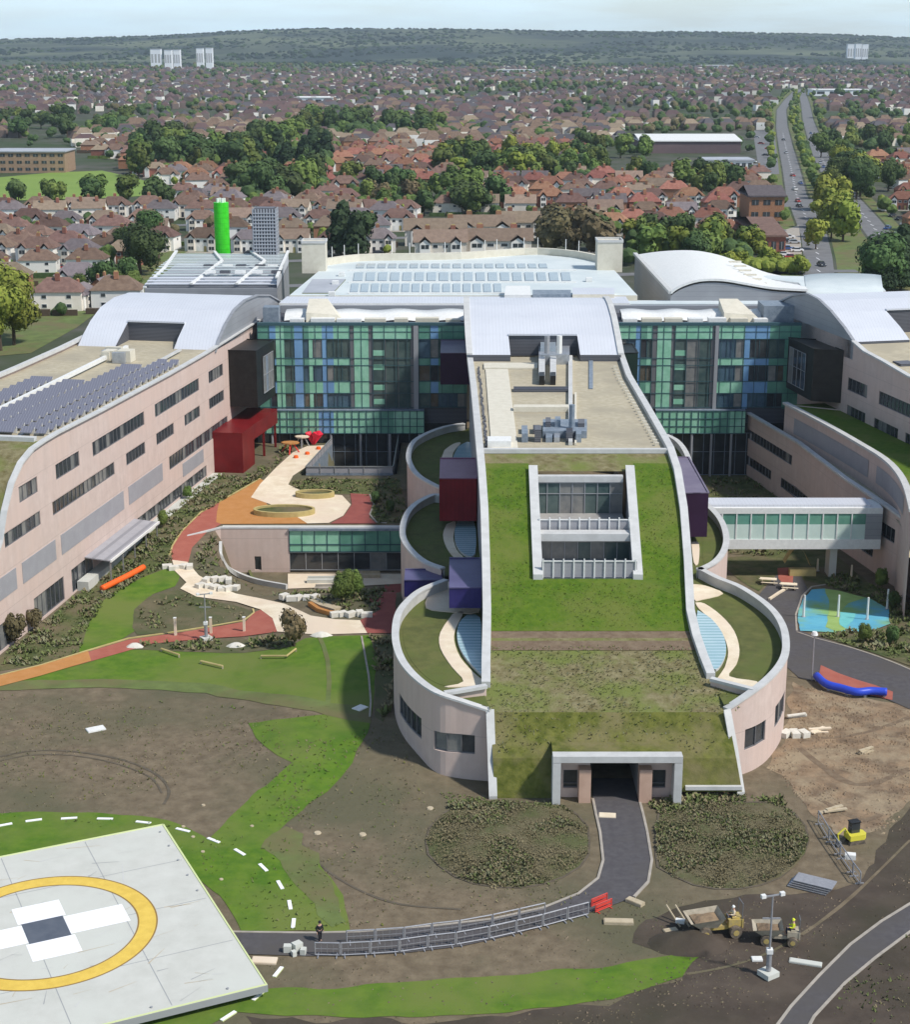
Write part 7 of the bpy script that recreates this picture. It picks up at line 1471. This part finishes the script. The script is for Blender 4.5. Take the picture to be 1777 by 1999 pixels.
for pts_ in ([(-60, 700), (60, 690), (150, 640), (190, 610), (80, 600), (-60, 620)], [(130, 600), (260, 580), (330, 560), (420, 480), (-50, 530), (-50, 640)]): sheet('verge', pts_, .03, 'lawn_dull', step=6)
for k in range(5):  # residential streets between the rows, far left
    y = 455 + 55 * k + 12; mb = MB(); mb.grid([[(x, y + .1 * x + 9 * math.sin(x * .018), .06), (x, y + 6 + .1 * x + 9 * math.sin(x * .018), .06)] for x in range(-260, 130, 10)], 'road'); tag(mb.build('street'), kind='structure')
def bldg(label, px0, px1, py, depth, hgt, wm, rm, cat='building', nwin=0, floors=1, roofh=0, nm='building', winm='glass'):
    a, b = P(px0, py, 0), P(px1, py, 0); t = thing(nm, label, cat, ((a[0] + b[0]) / 2, a[1], 0)); x0, x1, y0 = a[0], b[0], a[1]
    MB().box(((x0 + x1) / 2, y0 + depth / 2, hgt / 2), (x1 - x0, depth, hgt), wm).build('walls', t)
    mb = MB(); mb.box(((x0 + x1) / 2, y0 + depth / 2, hgt + .3), (x1 - x0 + 1.4, depth + 1.4, .6), rm)
    if roofh: mb.poly([(x0 - .7, y0 - .7, hgt + .6), (x1 + .7, y0 - .7, hgt + .6), (x1 + .7, y0 + depth / 2, hgt + .6 + roofh), (x0 - .7, y0 + depth / 2, hgt + .6 + roofh)], rm); mb.poly([(x0 - .7, y0 + depth + .7, hgt + .6), (x1 + .7, y0 + depth + .7, hgt + .6), (x1 + .7, y0 + depth / 2, hgt + .6 + roofh), (x0 - .7, y0 + depth / 2, hgt + .6 + roofh)], rm)
    mb.build('roof', t)
    for f in range(floors):
        z = hgt * (f + .55) / floors
        for k in range(nwin): x = x0 + (x1 - x0) * (k + .5) / nwin; mb = MB(); mb.box((x, y0 - .03, z), ((x1 - x0) / nwin * .6, .14, hgt / floors * .42), winm); mb.box((x, y0 - .06, z), (.15, .14, hgt / floors * .42), 'greyframe'); mb.build('window', t)
    return t
bldg('three-storey brown school block beside the sports field', -130, 128, 338, 24, 10.5, 'brickschool', 'roofgrey', nwin=16, floors=3); bldg('long white-roofed retail shed left of the dual carriageway', 1250, 1446, 300, 60, 7, 'roofmauve', 'whitepaint', nwin=0, roofh=2.5)
bldg('lower white-fronted shop unit in front of the retail shed', 1375, 1470, 333, 20, 5, 'whitepaint', 'roofgrey', nwin=8); bldg('pink-roofed school annexe beside the near carriageway', 1487, 1533, 500, 55, 6, 'brick', 'rooftile', nwin=3, roofh=3)
bldg('dark brick building with a white-framed window above the pink-roofed annexe', 1462, 1530, 432, 22, 9, 'brick', 'roofslate', nwin=3, floors=2, roofh=3)
for i, (x, w_, y0, hh, lab) in enumerate(((305, 20, 137, 47, 'white tower block on the far left skyline, first of three'), (329, 14, 137, 45, 'white tower block on the far left skyline, middle of three'), (346, 13, 138, 46, 'white tower block on the far left skyline, third of three'), (391, 13, 137, 49, 'white tower block right of the skyline trio, left of its pair'), (409, 13, 138, 50, 'white tower block right of the skyline trio, right of its pair'), (1661, 15, 124, 45, 'far white tower block near the right edge, left of three'), (1675, 12, 125, 46, 'far white tower block near the right edge, middle of three'), (1688, 12, 125, 45, 'far white tower block near the right edge, right of three'))):
    t = bldg(lab, x - w_ / 2, x + w_ / 2, y0, 18, hh * (1 if x < 500 else 1.25), 'towerwhite', 'towergrey', 'tower block', nwin=3, floors=1, nm='tower_block', winm='towergrey')
for i, (x0, x1, y) in enumerate(((655, 712, 132), (575, 650, 205), (1370, 1440, 134), (885, 935, 100), (1590, 1690, 188), (1380, 1400, 152), (945, 1045, 144), (530, 545, 152))):
    bldg('far pale flat-roofed shed, %s of those scattered in the distance' % onth(i), x0, x1, y, 40, 7, 'towerwhite', 'whitepaint', nwin=4)
# cars
def car_meshes(m):
    parts = []; L, W_ = 4.3, 1.75
    def add(n_, mb):
        me = bpy.data.meshes.new(n_); me.from_pydata(mb.v, [], mb.f)
        for q in mb.mats: me.materials.append(M(q))
        me.polygons.foreach_set('material_index', mb.m); parts.append((n_, me))
    mb = MB(); mb.hexa([(-.86, -L / 2, .3), (.86, -L / 2, .3), (.86, L / 2, .3), (-.86, L / 2, .3), (-.84, -L / 2 + .1, .85), (.84, -L / 2 + .1, .85), (.84, L / 2 - .1, .9), (-.84, L / 2 - .1, .9)], m); mb.box((0, .15, 1.42), (1.25, 1.6, .06), m); add('body', mb)
    mb = MB(); mb.hexa([(-.8, -1.0, .86), (.8, -1.0, .86), (.8, 1.6, .86), (-.8, 1.6, .86), (-.62, -.5, 1.4), (.62, -.5, 1.4), (.62, 1.1, 1.4), (-.62, 1.1, 1.4)], 'darkglass'); add('window', mb)
    for x in (-.8, .8):
        for y in (-1.35, 1.35): mb = MB(); mb.tube([(x - .1, y, .32), (x + .1, y, .32)], .32, 'tyre', 10); add('wheel', mb)
    for x in (-.6, .6): mb = MB(); mb.box((x, -L / 2 + .03, .68), (.35, .08, .16), 'whitepaint'); add('headlight', mb)
    return parts
CM = {c: car_meshes(c) for c in ('carred', 'carsilver', 'cardark', 'carblue', 'carwhite')}; CW = {'carred': 'red', 'carsilver': 'silver', 'cardark': 'black', 'carblue': 'blue', 'carwhite': 'white'}
def car(x, y, rz, c, label, group):
    t = bpy.data.objects.new('car', None); COL.objects.link(t); t.location = (x, y, .06); t.rotation_euler.z = rz; tag(t, label, 'car', group)
    for n_, me in CM[c]: o = bpy.data.objects.new(n_, me); COL.objects.link(o); o.parent = t
for x, y, a, lb in carq: c = rnd.choice(list(CM)); car(x, y, a, c, '%s car %s' % (CW[c], lb), 'cars parked outside the near houses')
mb = MB()
for x, y, a in hedges:
    for s_ in (-1, 1):
        cx_, cy_ = x - math.sin(a) * 11 + math.cos(a) * s_ * 3.4, y + math.cos(a) * 11 + math.sin(a) * s_ * 3.4; mb.box((cx_, cy_, .8), (6.2, .7 + rnd.random() * .6, 1.2 + rnd.random() * .9), rnd.choice(['leafdark', 'leafmid', 'bark']), a)
    mb.box((x - math.sin(a) * 8, y + math.cos(a) * 8, .7), (.25, 6, 1.4), rnd.choice(['timber', 'leafdark', 'bark']), a); mb.box((x + math.sin(a) * 6.4, y - math.cos(a) * 6.4, .08), (9, 3, .06), 'kerb', a)
    if rnd.random() < .4: mb.box((x - math.sin(a) * 9 + 3, y + math.cos(a) * 9, 1.1), (2.6, 2.2, 2.2), rnd.choice(['timber', 'roofgrey', 'render']), a)
tag(mb.build('garden_hedges'), 'hedges, fences, sheds and drives between the near houses', 'garden boundaries', None, 'stuff')
for nm_, pts_, rz, cs in (('parked in the yard beside the near carriageway', [(1540, 466), (1536, 474), (1551, 476), (1527, 486), (1538, 488), (1556, 492), (1530, 500), (1545, 505)], 1.5, None), ('on the left carriageway', [(1558, 395), (1552, 372), (1563, 360), (1548, 345), (1561, 405), (1535, 300), (1530, 275), (1604, 520)], .1, None),
                          ('on the right carriageway', [(1608, 328), (1614, 336), (1602, 320), (1650, 395), (1590, 285), (1583, 262), (1640, 372)], -.2, None), ('parked along the houses on the far right', [(1755, 430), (1765, 440), (1748, 462), (1733, 448), (1772, 470), (1725, 410), (1742, 424), (1768, 455)], -.6, None), ('in the retail car park', [(1478, 270), (1486, 282), (1500, 292), (1495, 305), (1510, 318), (1470, 318), (1482, 330)], 1.2, None)):
    pts_ = sorted(pts_)
    for i, (x, y) in enumerate(pts_): c = rnd.choice(list(CM)); p = P(x, y, 0); car(p[0], p[1], rz + rnd.uniform(-.1, .1), c, '%s car, %s from the left %s' % (CW[c], onth(i), nm_), 'cars ' + nm_)
p = P(1722, 412, 0); t = thing('van', 'large white box van among the houses on the right', 'van', (p[0], p[1], 0)); MB().box((p[0], p[1], 1.9), (2.4, 5.5, 2.8), 'carwhite').build('cargo_box', t); MB().box((p[0], p[1] - 3.5, 1.3), (2.2, 1.6, 1.8), 'carwhite').build('cab', t)
# ================================================================== HILLS AND HAZE
mb = MB(); rows = []
prof_ = lambda u: float(np.interp(u, [-3000, -900, 0, 200, 350, 480, 560, 640, 900, 1100, 1250, 1400, 1600, 1777, 2600, 5000], [70, 72, 79, 76, 72, 64, 61, 59, 60, 63, 64, 66, 70, 78, 80, 82]))
for j in range(26):
    t = j / 25; Y = 4200 + 3200 * t; r = []
    for i in range(150):
        u = -1400 + 4600 * i / 149; X = (u - CX) / F * Y * 1.02; zc = H + (HOR - prof_(u)) / F * 7300; z = zc * sm(t * 1.05) ** 1.15 + 10 * noise.noise(Vector((X * .0022, Y * .002, 0))) * (1 - t) * min(1, t * 4) + 3 * noise.noise(Vector((X * .011, Y * .01, 2)))* min(1, t * 4); r.append((X, Y, z - (3 if j == 0 else 0)))
    rows.append(r)
mb.grid(rows, 'hill'); tag(mb.build('hills', smooth=True), kind='structure')
def hz(u, Y):                                  # height of the hills at that place
    t = (Y - 4200) / 3200; return (H + (HOR - prof_(u)) / F * 7300) * sm(t * 1.05) ** 1.15
ht_ = []
for k in range(7000):
    Y = 4300 + 3000 * rnd.random(); u = rnd.uniform(-60, 1840); X = (u - CX) / F * Y * 1.02
    q = noise.noise(Vector((X * .0018, Y * .003, 9)))
    if q > -.12: ht_.append((X, Y, rnd.uniform(2.5, 5.5), rnd.choice([0, 0, 0, 1]), hz(u, Y)))
vs, fs, ms = [], [], []
for x, y, r, m, z in ht_:
    b = len(vs); k6 = 6; vs.append((x, y, z + r * 1.3)); vs += [(x + math.cos(t * 1.047) * r * 1.5 * rnd.uniform(.7, 1.3), y + math.sin(t * 1.047) * r, z + r * .6 * rnd.uniform(.5, 1.3)) for t in range(6)] + [(x + math.cos(t * 1.047) * r * 1.7, y + math.sin(t * 1.047) * r, z - 4) for t in range(6)]
    for t in range(6): u = (t + 1) % 6; fs += [(b, b + 1 + t, b + 1 + u), (b + 1 + t, b + 7 + t, b + 7 + u, b + 1 + u)]; ms += [m, m]
me = bpy.data.meshes.new('hill_woods'); me.from_pydata(vs, [], fs); [me.materials.append(M(m)) for m in ('hillwood', 'leafdark')]; me.polygons.foreach_set('material_index', ms); o = bpy.data.objects.new('hill_woods', me); COL.objects.link(o); tag(o, 'dark woods covering the far hills', 'woods', None, 'stuff')
hm = bpy.data.materials.new('haze'); hm.use_nodes = True; n_ = hm.node_tree; n_.nodes.clear(); ho = n_.nodes.new('ShaderNodeOutputMaterial'); pv_ = n_.nodes.new('ShaderNodeVolumePrincipled')
pv_.inputs['Color'].default_value = (.76, .88, 1, 1); pv_.inputs['Density'].default_value = 5.8e-5; pv_.inputs['Anisotropy'].default_value = .2; n_.links.new(pv_.outputs[0], ho.inputs['Volume'])
mb = MB(); mb.box((0, 3950, 74), (9600, 8900, 164), 'soil'); o = mb.build('haze'); o.data.materials.clear(); o.data.materials.append(hm); tag(o, 'thin pale air haze over the town', 'haze', None, 'stuff')
hm.cycles.homogeneous_volume = True
